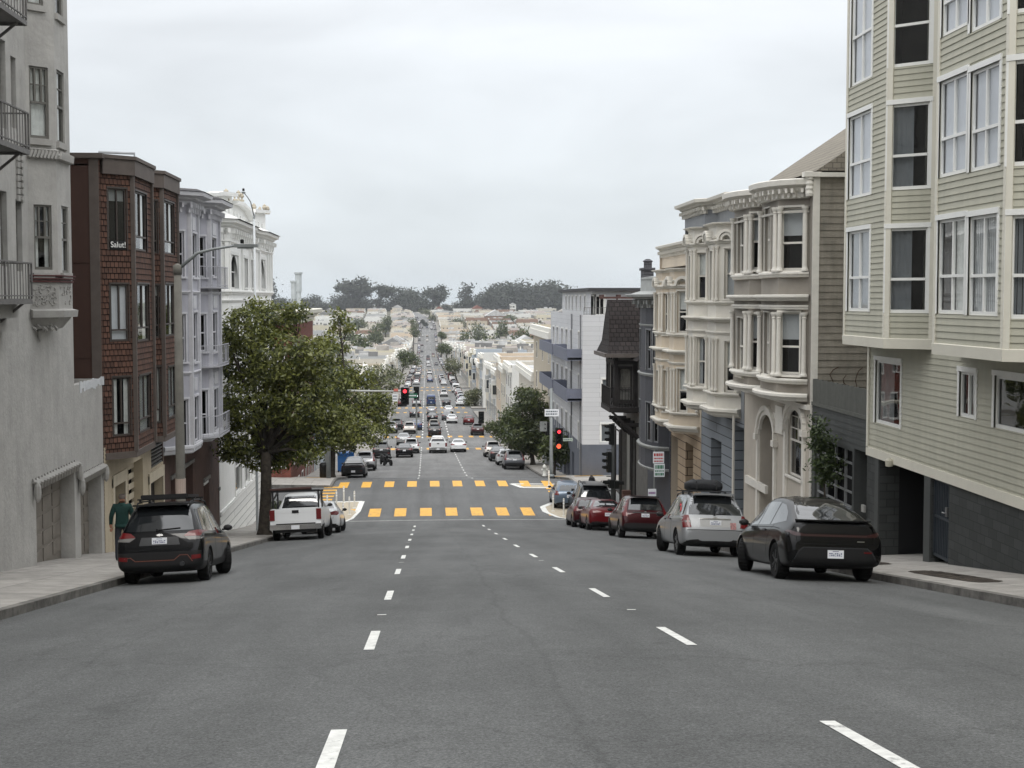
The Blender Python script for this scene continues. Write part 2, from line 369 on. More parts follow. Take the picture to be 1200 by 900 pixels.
# sidewalks with kerbs, block by block; cross streets between them
edges = [-200]+[v for c, h in CROSS for v in (c-h, c+h)]+[1700]
for side in (-1, 1):
    b = MB()
    for a, e2 in zip(edges[::2], edges[1::2]):
        ys = yrange(a, e2, 2.0 if a < 300 else 12)
        for y0, y1 in zip(ys, ys[1:]):
            K0, K1 = (KL(y0), KL(y1)) if side < 0 else (KR(y0), KR(y1)); o = .16*side
            W0_, W1_ = K0+6*side, K1+6*side
            q = [(K0, y0, zroad(K0, y0)-.2), (K1, y1, zroad(K1, y1)-.2), (K1, y1, zroad(K1, y1)+.137), (K0, y0, zroad(K0, y0)+.137)]
            t = [q[3], q[2], (K1+o, y1, zroad(K1, y1)+.14), (K0+o, y0, zroad(K0, y0)+.14)]
            w = [t[3], t[2], (W1_, y1, zwalk(W1_, y1)), (W0_, y0, zwalk(W0_, y0))]
            for F_, m_ in ((q, 1), (t, 1), (w, 0)):
                F_ = F_ if side > 0 else F_[::-1]
                b.face(F_, m_, [(p[0], p[1]) for p in F_])
        for y in (a, e2):
            K = KL(y) if side < 0 else KR(y)
            b.face([(K, y, zroad(K, y)-.2), (K+6*side, y, zroad(K, y)-.2), (K+6*side, y, zwalk(K+6*side, y)), (K, y, zroad(K, y)+.137)], 1)
    tag(b.build('sidewalk', [conc, kerbm]), kind='structure')
b = MB()
for c, h in CROSS:
    for side in (-1, 1):
        ys = yrange(c-h, c+h, 3)
        for y0, y1 in zip(ys, ys[1:]):
            K0, K1 = (KL(y0), KL(y1)) if side < 0 else (KR(y0), KR(y1))
            for xa, xb in ((0, 30), (30, 160)):
                f = [(K0+xa*side, y0, zroad(K0, y0)), (K1+xa*side, y1, zroad(K1, y1)), (K1+xb*side, y1, zroad(K1, y1)), (K0+xb*side, y0, zroad(K0, y0))]
                b.face(f if side < 0 else f[::-1], 0)
tag(b.build('cross_street', asph2, smooth=True), kind='structure')

# painted markings, 4 mm above the road
def strip(mb, pts, dz=.004, mat=0):
    """flat painted polygon given by plan points, split along Y so it hugs the road"""
    mb.face([(x, y, zroad(x, y)+dz) for x, y in pts], mat, [(x, y) for x, y in pts])
def rect(mb, x0, x1, y0, y1, dz=.004, mat=0, skew=0):
    n = max(1, int((y1-y0)/1.5)); m_ = max(1, int(abs(x1-x0)/2.0))
    for i in range(n):
        for j in range(m_):
            a, c = y0+(y1-y0)*i/n, y0+(y1-y0)*(i+1)/n; p, q = x0+(x1-x0)*j/m_, x0+(x1-x0)*(j+1)/m_
            sa, sc = skew*(a-y0), skew*(c-y0)
            strip(mb, [(p+sa, a), (q+sa, a), (q+sc, c), (p+sc, c)], dz, mat)
lane = MB()
y = 7.1
ld_start = {0: -.66, 1: 2.72}
for ln in (0, 1):
    y0 = .55
    while y0 < 74:
        x = (-.6, 2.78)[ln] + (0.004*max(0, y0-40) if ln else 0)
        rect(lane, x-.055, x+.055, y0, y0+2.0)
        y0 += 6.95
    y0 = 97.0
    while y0 < 170: rect(lane, (-.56, 3.2)[ln]-.06, (-.56, 3.2)[ln]+.06, y0, y0+1.7); y0 += 4.6
    for a, e2 in ((188, 265), (288, 362), (384, 460), (481, 556), (577, 650), (673, 750), (770, 845), (866, 940), (960, 1035), (1060, 1135), (1160, 1500)):
        y0 = a
        while y0 < e2: x = (-.5, 3.1)[ln]+bend(y0); rect(lane, x-.09, x+.09, y0, y0+3); y0 += 7
tag(lane.build('lane_markings', white_paint), kind='structure')
dots = MB()
for x, y0 in ((-.6, 18.6), (2.8, 18.9), (2.75, 33.4), (-.6, 33.2), (-.62, 47.2)): rect(dots, x-.06, x+.06, y0, y0+.1, .008)
tag(dots.build('lane_reflector_markings', white_paint), kind='structure')
cw = MB()
def bars(y0, y1, xs_, w=.62, skew=0):
    for x in xs_: rect(cw, x-w/2, x+w/2, y0, y1, .004, 0, skew)
bars(77.6, 80.9, [-4.35+1.44*i for i in range(0, 11)], .66)
bars(90.9, 94.0, [-6.9+1.49*i for i in range(0, 11)], .62)
bars(163.4, 166.6, [-5.4+1.44*i for i in range(10)]); bars(189.8, 193.4, [-5.4+1.44*i for i in range(11)])
for c, h in CROSS[2:6]:
    bars(c-h-5, c-h-2, [-5.4+1.44*i for i in range(10)]); bars(c+h+2, c+h+5, [-5.4+1.44*i for i in range(10)])
# bars of the crosswalks over the side streets
for side, xa, xb in ((-1, -9.4, -5.7), (1, 7.7, 11.2)):
    for y0 in (82.0, 83.5, 85.0, 86.5, 88.0, 89.5, 91.0): rect(cw, xa, xb, y0, y0+.66)
for c, h in CROSS[1:3]:
    for k in range(7): rect(cw, 9.6, 12.6, c-h+.4+k*1.5, c-h+1.05+k*1.5); rect(cw, -10, -7, c-h+.4+k*1.5, c-h+1.05+k*1.5)
tag(cw.build('crosswalk_markings', yellow_paint), kind='structure')
st = MB()
rect(st, -5.9, 9.2, 75.6, 75.85, .0045); rect(st, -3.6, 7.6, 95.6, 95.8, .0045); rect(st, -1, 9, 103.6, 103.9, .0045)
for c, h in CROSS[1:]: rect(st, -5.5+bend(c), 8.5+bend(c), c-h-6.5, c-h-6, .0045); rect(st, -5.5+bend(c), 8.5+bend(c), c+h+6, c+h+6.4, .0045)
tag(st.build('stop_line_markings', faded_paint), kind='structure')
# painted corner bulbs: tan surface with a white edge line
bulb = MB()
def bulb_poly(pts, inner):
    strip(bulb, pts, .003, 1)
    for (a, b_) in inner:
        d = Vector((b_[0]-a[0], b_[1]-a[1])).normalized(); n = Vector((d.y, -d.x))*.16
        strip(bulb, [(a[0]-n.x, a[1]-n.y), (b_[0]-n.x, b_[1]-n.y), (b_[0]+n.x, b_[1]+n.y), (a[0]+n.x, a[1]+n.y)][::-1], .007, 0)
LB = [(-6.05, 74.6), (-4.55, 75.2), (-4.15, 77.0), (-3.9, 80), (-3.85, 84.2), (-6.05, 84.2)]
bulb_poly(LB, list(zip(LB[:-2], LB[1:-1]))+[(LB[4], LB[5])])
RB = [(9.65, 84.0), (7.6, 83.2), (6.75, 81.2), (6.75, 79.2), (7.3, 76.9), (8.2, 75.6), (9.65, 75.2)]
bulb_poly(RB, list(zip(RB[:-1], RB[1:])))
FB = [(6.2, 90.2), (9.6, 90.2), (9.6, 92.2), (5.6, 92.2)]
bulb_poly(FB, [(FB[0], FB[1]), (FB[3], FB[2]), (FB[3], FB[0])])
for (x0, y0, w_, d_) in ((7.8, 78.2, .7, 3), (-5.4, 77.8, .7, 3), (8.2, 90.4, .6, 1.4)): rect(bulb, x0, x0+w_, y0, y0+d_, .007, 2)
tag(bulb.build('corner_bulb_markings', [white_paint, bulb_paint, yellow_paint]), kind='structure')
ramp = MB()
for x0, x1, y0, y1 in ((8.5, 9.8, 97.6, 98.6), (10.3, 12.3, 96.6, 97.6), (-8.3, -6.6, 97.4, 98.4)):
    ramp.face([(x, y, zwalk(x, y)+.006) for x, y in ((x0, y0), (x1, y0), (x1, y1), (x0, y1))], 0)
tag(ramp.build('kerb_ramp_markings', M('yellow tactile paving', (.6, .34, .06), .8, .15)), kind='structure')
# bare soil tree basins in the near sidewalk, right
for (cx, cy, w_, l_) in ((9.95, 25.9, .55, 3.6), (10.1, 31.6, .45, 2.6)):
    b = MB(); rr = random.Random(int(cx*100)); ring = []
    for i in range(26):
        a = 2*math.pi*i/26; sq = lambda q: math.copysign(abs(q)**.35, q); x = cx+w_*.5*sq(math.cos(a))*(1+.25*rr.random()); y = cy+l_*.5*sq(math.sin(a))*(1+.08*rr.random()); ring.append((x, y))
    for i in range(26):
        p, q = ring[i], ring[(i+1) % 26]
        b.face([(cx, cy, zwalk(cx, cy)+.035+.02*rr.random()), (*p, zwalk(*p)+.005), (*q, zwalk(*q)+.005)])
    tag(b.build('ground_soil_patch', soil), kind='structure')
# haze
hz = MB(); hz.box(-1550, 1550, -260, 3260, -40, 36)
m = bpy.data.materials.new('haze'); m.use_nodes = True; ntt = m.node_tree; ntt.nodes.clear()
o = N(ntt, 'ShaderNodeOutputMaterial'); pv = N(ntt, 'ShaderNodeVolumePrincipled', Density=HAZE)
pv.inputs['Color'].default_value = (.9, .94, .98, 1); pv.inputs['Anisotropy'].default_value = .2
ntt.links.new(pv.outputs[0], o.inputs['Volume'])
if HAZE > 0: tag(hz.build('haze', m), kind='stuff', label='pale distance haze over the far street and hill', cat='haze')
# ------------------------------------------------------------------ building kit
dark = M('dark interior', (.012, .012, .013), .9, 0)
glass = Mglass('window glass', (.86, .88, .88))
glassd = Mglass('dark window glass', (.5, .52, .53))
glassq = Mglass('low reflection window glass', (.5, .52, .53), .03, .3)  # glossy tint lowered to mute the pale sky reflection
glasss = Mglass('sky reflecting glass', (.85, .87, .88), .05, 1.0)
white_curtain = M('white curtain', (.72, .72, .69), .9, .12, 5)
blind = M('grey roller blind', (.5, .51, .52), .9, .08, 2)
cream_blind = M('pale blind', (.62, .63, .66), .9, .06, 2)
grey_sash = M('grey sash', (105, 103, 98), .6, .1)
white_sash = M('white sash', (222, 222, 218), .5, .06)
dark_sash = M('dark sash', (40, 40, 41), .5, .1)
brown_sash = M('brown aluminium sash', (70, 64, 60), .5, .1)
iron = M('dark iron railing', (104, 102, 100), .6, .2, 10)
roofing = M('flat roof gravel', (150, 147, 142), .95, .2, 1.5)

class Frame:
    """coordinates on an upright wall from plan point A to B: u along, z up, n outward (right of travel)"""
    def __init__(s, A, B):
        s.A = Vector((A[0], A[1], 0)); s.B = Vector((B[0], B[1], 0)); s.L = (s.B-s.A).length
        s.U = (s.B-s.A)/s.L; s.N = Vector((s.U.y, -s.U.x, 0))
    def P(s, u, z, n=0.): p = s.A+s.U*u+s.N*n; return Vector((p.x, p.y, z))
    def box(s, mb, u0, u1, z0, z1, n0, n1, mat=0):
        mb.obb(s.P(u0, z0, n0), s.U*(u1-u0), s.N*(n1-n0), Vector((0, 0, z1-z0)), mat)
    def quad(s, mb, u0, u1, z0, z1, n=0., mat=0):
        mb.face([s.P(u0, z0, n), s.P(u1, z0, n), s.P(u1, z1, n), s.P(u0, z1, n)], mat, [(u0, z0), (u1, z0), (u1, z1), (u0, z1)])
    def px(s, xl, xr, yt, yb):
        """photograph rectangle -> (u0, u1, z0, z1) on this wall"""
        ym = (yt+yb)/2; a = onP(xl, ym, s.A, s.B); b = onP(xr, ym, s.A, s.B); xm = (xl+xr)/2
        t = onP(xm, yt, s.A, s.B).z; bb = onP(xm, yb, s.A, s.B).z
        return ((a-s.A).dot(s.U), (b-s.A).dot(s.U), bb, t)

def panel(mb, fr, z0, z1, holes=(), mat=0, lap=None, reveal=.12, room=True, dmat=1, u0=0., u1=None, zfun=None):
    """wall from z0 to z1 with rectangular openings; lap=(course, depth) makes real clapboards"""
    u1 = fr.L if u1 is None else u1
    holes = [h for h in holes if h[1] > u0 and h[0] < u1]
    if lap:
        c, dp = lap; zs = [z0]; i = math.floor(z0/c)+1
        while i*c < z1-.01: zs.append(i*c); i += 1
        zs.append(z1); courses = list(zip(zs, zs[1:]))
    else: courses = [(z0, z1)]; c, dp = 1, 0
    for a, b in courses:
        cuts = sorted({a, b, *[z for h in holes for z in (h[2], h[3]) if a < z < b]})
        base = math.floor((a+1e-5)/c)*c
        for p, q in zip(cuts, cuts[1:]):
            mid = (p+q)/2; spans = [(u0, u1)]
            for h in holes:
                if h[2] < mid < h[3]:
                    ns = []
                    for s0, s1 in spans:
                        if h[1] <= s0 or h[0] >= s1: ns.append((s0, s1)); continue
                        if h[0] > s0: ns.append((s0, h[0]))
                        if h[1] < s1: ns.append((h[1], s1))
                    spans = ns
            np_, nq = dp*(1-(p-base)/c), dp*(1-(q-base)/c)
            for s0, s1 in spans:
                if s1-s0 < 1e-4: continue
                k = max(1, int((s1-s0)/6))
                for j in range(k):
                    e0, e1 = s0+(s1-s0)*j/k, s0+(s1-s0)*(j+1)/k
                    mb.face([fr.P(e0, p, np_), fr.P(e1, p, np_), fr.P(e1, q, nq), fr.P(e0, q, nq)], mat, [(e0, p), (e1, p), (e1, q), (e0, q)])
                    if dp and p == a and p > z0: mb.face([fr.P(e0, p, 0), fr.P(e1, p, 0), fr.P(e1, p, np_), fr.P(e0, p, np_)], mat)
    for h in holes:
        rv = h[4] if len(h) > 4 and h[4] else reveal; a, b, p, q = h[:4]; d = dp
        for f in ([fr.P(a, p, d), fr.P(a, p, -rv), fr.P(a, q, -rv), fr.P(a, q, d)], [fr.P(b, q, d), fr.P(b, q, -rv), fr.P(b, p, -rv), fr.P(b, p, d)],
                  [fr.P(a, q, d), fr.P(a, q, -rv), fr.P(b, q, -rv), fr.P(b, q, d)], [fr.P(b, p, d), fr.P(b, p, -rv), fr.P(a, p, -rv), fr.P(a, p, d)]):
            mb.face(f, mat)
        if room and not (len(h) > 5 and h[5]):
            r2 = rv+.45
            fr.quad(mb, a-.05, b+.05, p-.05, q+.05, -r2, dmat)
            for f in ([fr.P(a, p, -rv), fr.P(a, p, -r2), fr.P(a, q, -r2), fr.P(a, q, -rv)], [fr.P(b, q, -rv), fr.P(b, q, -r2), fr.P(b, p, -r2), fr.P(b, p, -rv)],
                      [fr.P(a, q, -rv), fr.P(a, q, -r2), fr.P(b, q, -r2), fr.P(b, q, -rv)], [fr.P(b, p, -rv), fr.P(b, p, -r2), fr.P(a, p, -r2), fr.P(a, p, -rv)]):
                mb.face(f, dmat)

def window(fr, h, parent, sash, case=.07, proud=.03, reveal=.12, rail=.5, mull=0, bars=0, curtain=None, cmat=None, gl=None, sill=True, bw=.05, lower=0, smat=None, name='window', arch=False):
    """one window: casing and sashes, with its pane, curtain and sill as sub-parts"""
    a, b, p, q = h[:4]; mb = MB(); w = b-a
    if case:
        fr.box(mb, a-case, a, p, q, -.01, proud); fr.box(mb, b, b+case, p, q, -.01, proud); fr.box(mb, a-case, b+case, q, q+case*1.2, -.01, proud+.015)
    n0, n1 = -reveal+.002, -reveal+.052
    fr.box(mb, a+.002, a+bw, p+.002, q-.002, n0, n1, 1); fr.box(mb, b-bw, b-.002, p+.002, q-.002, n0, n1, 1)
    fr.box(mb, a+bw, b-bw, q-bw, q-.002, n0, n1, 1); fr.box(mb, a+bw, b-bw, p+.002, p+bw*1.3, n0, n1, 1)
    zr_ = p+(q-p)*rail if rail else None
    if rail: fr.box(mb, a+bw, b-bw, zr_-bw/2, zr_+bw/2, n0, n1+.015, 1)
    for i in range(mull):
        u = a+w*(i+1)/(mull+1); fr.box(mb, u-bw*.45, u+bw*.45, (zr_+bw/2 if rail and lower else p+bw*1.3), q-bw, n0, n1+.004, 1)
    for i in range(bars):
        z = (zr_ or p)+((q-(zr_ or p))*(i+1)/(bars+1)); fr.box(mb, a+bw, b-bw, z-.012, z+.012, n0, n1-.006, 1)
    if arch:
        r = w/2; z0 = q-r; pts = []
        for s_ in (-1, 1):
            prev = None
            for k in range(7):
                t = math.pi/2*k/6; uu = (a+b)/2+s_*r*math.cos(t); zz = z0+r*math.sin(t)
                if prev: mb.face([fr.P(prev[0], prev[1], -.02), fr.P(uu, zz, -.02), fr.P(a if s_ < 0 else b, q+.001, -.02)][::s_], 0)
                prev = (uu, zz)
    o = mb.build(name, [smat or sash, sash], parent)
    pm = MB(); fr.quad(pm, a+bw*.8, b-bw*.8, p+bw, q-bw*.8, -reveal+.02); pm.build('pane', gl or glass, o)
    if curtain:
        cm = MB(); rr = random.Random(int(a*91+p*37)); n = -reveal-.035
        def cloth(u0, u1, z0, z1, folds=True):
            k = max(2, int((u1-u0)/.06)) if folds else 1
            for i in range(k):
                c0, c1 = u0+(u1-u0)*i/k, u0+(u1-u0)*(i+1)/k; d0, d1 = (.018*(i % 2), .018*((i+1) % 2)) if folds else (0, 0)
                cm.face([fr.P(c0, z0, n-d0), fr.P(c1, z0, n-d1), fr.P(c1, z1, n-d1), fr.P(c0, z1, n-d0)])
        if curtain == 'full': cloth(a, b, p, q)
        elif curtain == 'blind': cloth(a, b, p, q, False)
        elif curtain == 'half': cloth(a, b, p+(q-p)*(.42+.15*rr.random()), q, False)
        elif curtain == 'sides': cloth(a, a+w*.36, p, q); cloth(b-w*.28, b, p, q)
        elif curtain == 'left': cloth(a, a+w*.55, p, q)
        elif curtain == 'right': cloth(a+w*.5, b, p, q)
        elif curtain == 'top': cloth(a, b, p+(q-p)*.8, q, False)
        elif curtain == 'vert':
            k = max(3, int(w/.09))
            for i in range(k): fr.quad(cm, a+w*i/k+.008, a+w*(i+1)/k-.008, p, q, n)
        cm.build('curtain', cmat or white_curtain, o)
    if sill:
        sm = MB(); fr.box(sm, a-case-.03, b+case+.03, p-.07, p+.0, -reveal+.06, proud+.05); sm.build('sill', smat or sash, o)
    return o

def facade(mb, fr, z0, z1, wins, parent, mat=0, lap=None, dmat=1, reveal=.12, **kw):
    """panel plus its windows; wins: (xl, xr, ytop, ybottom, options)"""
    hs = []
    for w in wins:
        h = fr.px(*w[:4]) if len(w) > 3 and w[0] != 'u' else w[1]
        h = (max(.03, h[0]), min(fr.L-.03, h[1]), h[2], h[3])
        if h[1]-h[0] < .12: h = (h[0], h[0]+.12, h[2], h[3])
        hs.append(h); o = dict(kw); o.update(w[-1] if isinstance(w[-1], dict) else {})
        window(fr, h, parent, reveal=reveal, **o)
    panel(mb, fr, z0, z1, hs, mat, lap, reveal, dmat=dmat)
    return hs

def rat(px, y=350): d = ray(px, y); return d.x/d.y
def bay45(X, Y0, pxC, pxE):
    """plan of a three-sided bay on the wall plane X: near wall point, near corner, far corner, far wall point"""
    s = 1 if X > 0 else -1; r = rat(pxC); t = (X-r*Y0)/(r+s); C = (X-s*t, Y0+t); YE = C[0]/rat(pxE)
    pts = [(X, Y0), C, (C[0], YE), (X, YE+t)]
    return pts if s < 0 else pts[::-1]
def zat(px, py, A, B): return onP(px, py, A, B).z
def shell(mb, A, B, depth, z0, z1, mat=0, rmat=0, parapet=.5):
    """side walls, back wall and flat roof behind a street wall"""
    fr = Frame(A, B); d = -depth
    for u, s_ in ((0, 1), (fr.L, -1)):
        q = [fr.P(u, z0, d), fr.P(u, z0, -.001), fr.P(u, z1, -.001), fr.P(u, z1, d)]
        q = q if s_ > 0 else q[::-1]
        mb.face(q, mat, [(p.x, p.z) for p in q])
    mb.face([fr.P(fr.L, z0, d), fr.P(0, z0, d), fr.P(0, z1, d), fr.P(fr.L, z1, d)], mat)
    mb.face([fr.P(0, z1-parapet, -.002), fr.P(fr.L, z1-parapet, -.002), fr.P(fr.L, z1-parapet, d), fr.P(0, z1-parapet, d)], rmat)
    for u, s_ in ((0, 1), (fr.L, -1)):
        mb.face([fr.P(u+.2*s_, z1-parapet, d), fr.P(u+.2*s_, z1-parapet, -.2), fr.P(u+.2*s_, z1, -.2), fr.P(u+.2*s_, z1, d)], mat)
        mb.face([fr.P(u, z1, d), fr.P(u, z1, -.001), fr.P(u+.2*s_, z1, -.2), fr.P(u+.2*s_, z1, d)], mat)
    mb.face([fr.P(.2, z1-parapet, -.2), fr.P(fr.L-.2, z1-parapet, -.2), fr.P(fr.L-.2, z1, -.2), fr.P(.2, z1, -.2)], mat)
    mb.face([fr.P(0, z1, -.001), fr.P(fr.L, z1, -.001), fr.P(fr.L-.2, z1, -.2), fr.P(.2, z1, -.2)], mat)
def cap(mb, pts, z, mat=0, flip=False):
    q = [(x, y, z) for x, y in pts]; mb.face(q if flip else q[::-1], mat)
def ledge(mb, pts, z, h, out, mat=0, under=.3):
    """a moulded string course"""
    mb.mold(pts, [(0, z), (out*.45, z+h*.12), (out*.6, z+h*.45), (out, z+h*.6), (out, z+h*.9), (out*.75, z+h), (0, z+h)], mat)
def cornice(mb, pts, z, h, out, mat=0):
    mb.mold(pts, [(0, z), (out*.12, z), (out*.15, z+h*.3), (out*.45, z+h*.42), (out*.5, z+h*.55), (out*.95, z+h*.68), (out, z+h*.95), (out*.9, z+h), (-.1, z+h)], mat)
def brackets(mb, pts, z0, z1, out, step, w=.12, mat=0):
    for A, B in zip(pts, pts[1:]):
        fr = Frame(A, B); k = max(1, int(fr.L/step))
        for i in range(k+1):
            u = .08+(fr.L-.16)*i/max(1, k); 
            mb.obb(fr.P(u-w/2, z0+(z1-z0)*.5, 0), fr.U*w, fr.N*out, Vector((0, 0, (z1-z0)*.5)), mat)
            mb.obb(fr.P(u-w/2, z0, 0), fr.U*w, fr.N*out*.55, Vector((0, 0, (z1-z0)*.5)), mat)
def column(mb, p, z0, z1, r, mat=0, n=12):
    h = z1-z0
    mb.lathe([(r*1.5, 0), (r*1.5, .05), (r*1.25, .07), (r*1.05, .12), (r, .16), (r*.86, h-.2), (r*1.15, h-.17), (r*.9, h-.15), (r*1.5, h-.06), (r*1.6, h)], (p[0], p[1], z0), n, mat)
def railing(mb, pts, z, h, step=.12, r=.012, mat=0, zf=None):
    for A, B in zip(pts, pts[1:]):
        a, b = Vector((*A, z)), Vector((*B, z)); L_ = (b-a).length; k = max(1, int(L_/step))
        mb.bar(a+Vector((0, 0, h)), b+Vector((0, 0, h)), .04, .03, mat); mb.bar(a+Vector((0, 0, .06)), b+Vector((0, 0, .06)), .03, .025, mat)
        for i in range(k+1):
            p = a.lerp(b, i/k); w = r*2 if i % 8 else .035; mb.bar(p, p+Vector((0, 0, h)), w, w, mat)
# ================================================================== LEFT SIDE OF THE STREET
XL = -9.0
# ---- grey stucco apartment house with fire escape
stucco = M('grey stucco', (168, 166, 162), .9, .17, 1.5, .8, 9, streak=.3)
stucco_trim = M('grey stucco trim', (160, 158, 154), .85, .12, 3, .2, 30)
rust_red = M('dull red ledge paint', (98, 66, 66), .7, .2, 4)
t = thing('stucco_apartment_house', 'grey stucco apartment house with iron fire escape and a bay on a carved corbel', 'apartment house', (XL, 30, -5))
Yend = onX(86, 400, XL).y; Yan = onX(121.5, 560, XL).y
zA = onX(106, 447, XL).z
lo, upr = Frame((XL, -40), (XL, Yan)), Frame((XL, -40), (XL, Yend))  # walls lengthened unseen behind the camera to darken reflections
mb = MB()
g1 = lo.px(43, 88.5, 566, 700); g2 = lo.px(95, 119.5, 560, 690)
zb1 = zwalk(XL, -40+(g1[0]+g1[1])/2)-.6; zb2 = zwalk(XL, -40+(g2[0]+g2[1])/2)-.6
g1 = (g1[0], g1[1], zb1, lo.px(60, 70, 562, 600)[3], .4); g2 = (g2[0], g2[1], zb2, lo.px(103, 110, 560, 600)[3], .4)
panel(mb, lo, -9, zA, [g1, g2], reveal=.4)
whs = []
ws = [(0.5, 8.5, 224, 312, dict(curtain='full', rail=.52)), (19, 26, 234, 318, dict(arch=True, curtain='left')), (0, 7, 47, 150, dict(curtain='full')), (13, 19, 67, 150, dict(curtain='left')),
      (2, 9, -90, -12, dict()), (14, 20, -70, 0, dict())]
facade(mb, upr, zA, 13, ws, t, sash=grey_sash, reveal=.16, case=0, sill=False)
shell(mb, (XL, -40), (XL, Yend), 14, zA-1, 13, 0, 2)
shell(mb, (XL, -40), (XL, Yan), 14, -9, zA, 0, 2, .25)
mb.build('wall', [stucco, dark, roofing], t)
bp = bay45(XL, onX(33, 250, XL).y, 69, 84)
fz = zat(50, 385, bp[0], bp[1]); bz0 = zat(55, 331, bp[0], bp[1]); bz1 = 13
b = MB()
fr1, fr2, fr3 = Frame(bp[0], bp[1]), Frame(bp[1], bp[2]), Frame(bp[2], bp[3])
ko = dict(sash=grey_sash, case=0, reveal=.09, sill=False)
facade(b, fr1, bz0, bz1, [(40, 61, 240, 316, dict(curtain='sides', mull=2, bars=1, lower=1)), (34.5, 57, 78, 162, dict(curtain='full', mull=2, bars=1, lower=1)), (31, 50, -70, 6, dict(curtain='full'))], t, **ko)
facade(b, fr2, bz0, bz1, [(72.5, 80.5, 242, 320, dict(curtain='full', bars=1)), (67, 75.5, 84, 168, dict(bars=1, curtain='full')), (64.5, 73, -70, 22, dict())], t, **ko)
panel(b, fr3, bz0, bz1)
b.build('bay', [stucco, dark], t)
tr = MB()
z = zat(55, 187, bp[0], bp[1]); z2 = zat(55, 176, bp[0], bp[1])
tr.mold(bp, [(0, z), (.07, z+.02), (.1, (z+z2)/2), (.05, z2-.03), (.08, z2), (0, z2+.04)])
for fr, x0, x1 in ((fr1, 0, fr1.L), (fr2, 0, fr2.L)):           # rope twist of the string course
    k = int((x1-x0)/.09)
    for i in range(k): tr.bar(fr.P(x0+(x1-x0)*i/k, z+.02, .1), fr.P(x0+(x1-x0)*(i+.8)/k, z2-.02, .1), .05, .05)
tr.build('string_course', stucco_trim, t)
for fr, a, b_, y0 in ((fr1, 38, 63, 327), (fr1, 33, 60, 170), (fr2, 71, 82, 327), (fr2, 66, 77, 175), (fr1, 30, 52, 13), (fr2, 64, 74, 26)):
    u0, u1, z0, z1 = fr.px(a, b_, y0-7, y0); tr = MB(); fr.box(tr, max(0.02, u0), min(fr.L-.02, u1), z0, z1, 0, .07); tr.build('window_sill', stucco_trim, t)
cb = MB(); zl0 = zat(55, 331, bp[0], bp[1]); zl1 = zat(55, 321, bp[0], bp[1])
zc = [zat(55, y, bp[0], bp[1]) for y in (331, 362, 372, 388)]
cb.mold(bp, [(0, zc[1]), (0, zc[0])]); cb.mold(bp, [(0, zc[2]), (.12, zc[2]), (.14, zc[1]-.04), (0, zc[1])])
cb.mold(bp, [(-.5, zc[3]), (-.2, zc[3]+.05), (0, zc[2])])
rr = random.Random(4)
for fr in (fr1, fr2):                                            # carved scroll work on the corbel panel
    for i in range(46 if fr is fr1 else 18):
        u, zz = fr.L*(.12+.76*rr.random()), zc[1]+(zc[0]-zc[1])*(.15+.7*rr.random()); a0 = rr.random()*6.28
        pts = [fr.P(u+.05*math.cos(a0+k), zz+.05*math.sin(a0+k), .012) for k in (0, .9, 1.8, 2.7)]
        cb.tube(pts, .014, 5)
for i in range(30):
    u = fr1.L*rr.random(); p = fr1.P(u, zc[3]+.05+.12*rr.random(), -.2+.12*rr.random()); cb.tube([p, p+Vector((.05, .02, -.06))], .03, 5)
p = fr1.P(fr1.L*.6, zc[3], -.35); cb.lathe([(.02, -.25), (.05, -.15), (.1, 0)], p, 8)
cb.build('corbel', stucco_trim, t)
rd = MB()
for k in range(3): rd.mold(bp, [(0, zl0+k*.065), (.05+.02*k, zl0+k*.065+.01), (.06+.02*k, zl0+k*.065+.04), (0, zl0+k*.065+.05)])
rd.build('ledge', rust_red, t)
# second corbelled bay just outside the left edge keeps its corbel end in view
c2 = MB(); zq = [onX(12, y, XL+.3).z for y in (388, 372, 352)]
for (z0, z1, o) in ((zq[0], zq[1], .35), (zq[1], zq[2], .6)): c2.box(XL, XL+o, 26.2, onX(22, 370, XL+o).y, z0, z1)
c2.build('corbel', stucco_trim, t)
# carved strip and hoods over the garage doors
cs = MB(); u0, u1, z0, z1 = upr.px(18.5, 26, 166, 236)
for k in range(9):
    za, zb = z0+(z1-z0)*k/9, z0+(z1-z0)*(k+.85)/9; upr.box(cs, u0, u1, za, zb, 0, .05); upr.box(cs, (u0+u1)/2-.08, (u0+u1)/2+.08, za+.02, zb-.02, .05, .09)
cs.build('carved_strip', stucco_trim, t)
for g in (g1, g2):
    cs = MB(); fr = lo; k = 16
    for i in range(k):
        a, b_ = g[0]-.25+(g[1]-g[0]+.5)*i/k, g[0]-.25+(g[1]-g[0]+.5)*(i+1)/k
        cs.tube([fr.P(a-.04, g[3]+.22, .0), fr.P((a+b_)/2, g[3]+.16, .1), fr.P(b_+.04, g[3]+.02, .05)], .062, 6)
    for u in (g[0]-.2, g[1]+.2): cs.lathe([(.02, -.3), (.07, -.22), (.09, -.08), (.08, .08), (.03, .16)], fr.P(u, g[3]+.02, .1), 8)
    cs.build('garage_hood', stucco_trim, t)
for g in (g1, g2):
    d = MB(); lo.box(d, g[0], g[1], g[2], g[3], -.43, -.37)
    rows, cols = 5, 4
    for i in range(rows):
        for j in range(cols):
            a = g[0]+(g[1]-g[0])*(j+.08)/cols; b_ = g[0]+(g[1]-g[0])*(j+.92)/cols
            z0, z1 = zb1 if g is g1 else zb2, g[3]; z0 += .55
            lo.box(d, a, b_, z0+(z1-z0)*(i+.1)/rows, z0+(z1-z0)*(i+.9)/rows, -.37, -.345)
    d.build('garage_door', M('grey garage door', (124, 118, 110), .7, .12, 2), t)
sealant = MB(); u0, u1, z0, z1 = lo.px(93, 121.5, 440, 452); rr = random.Random(2)
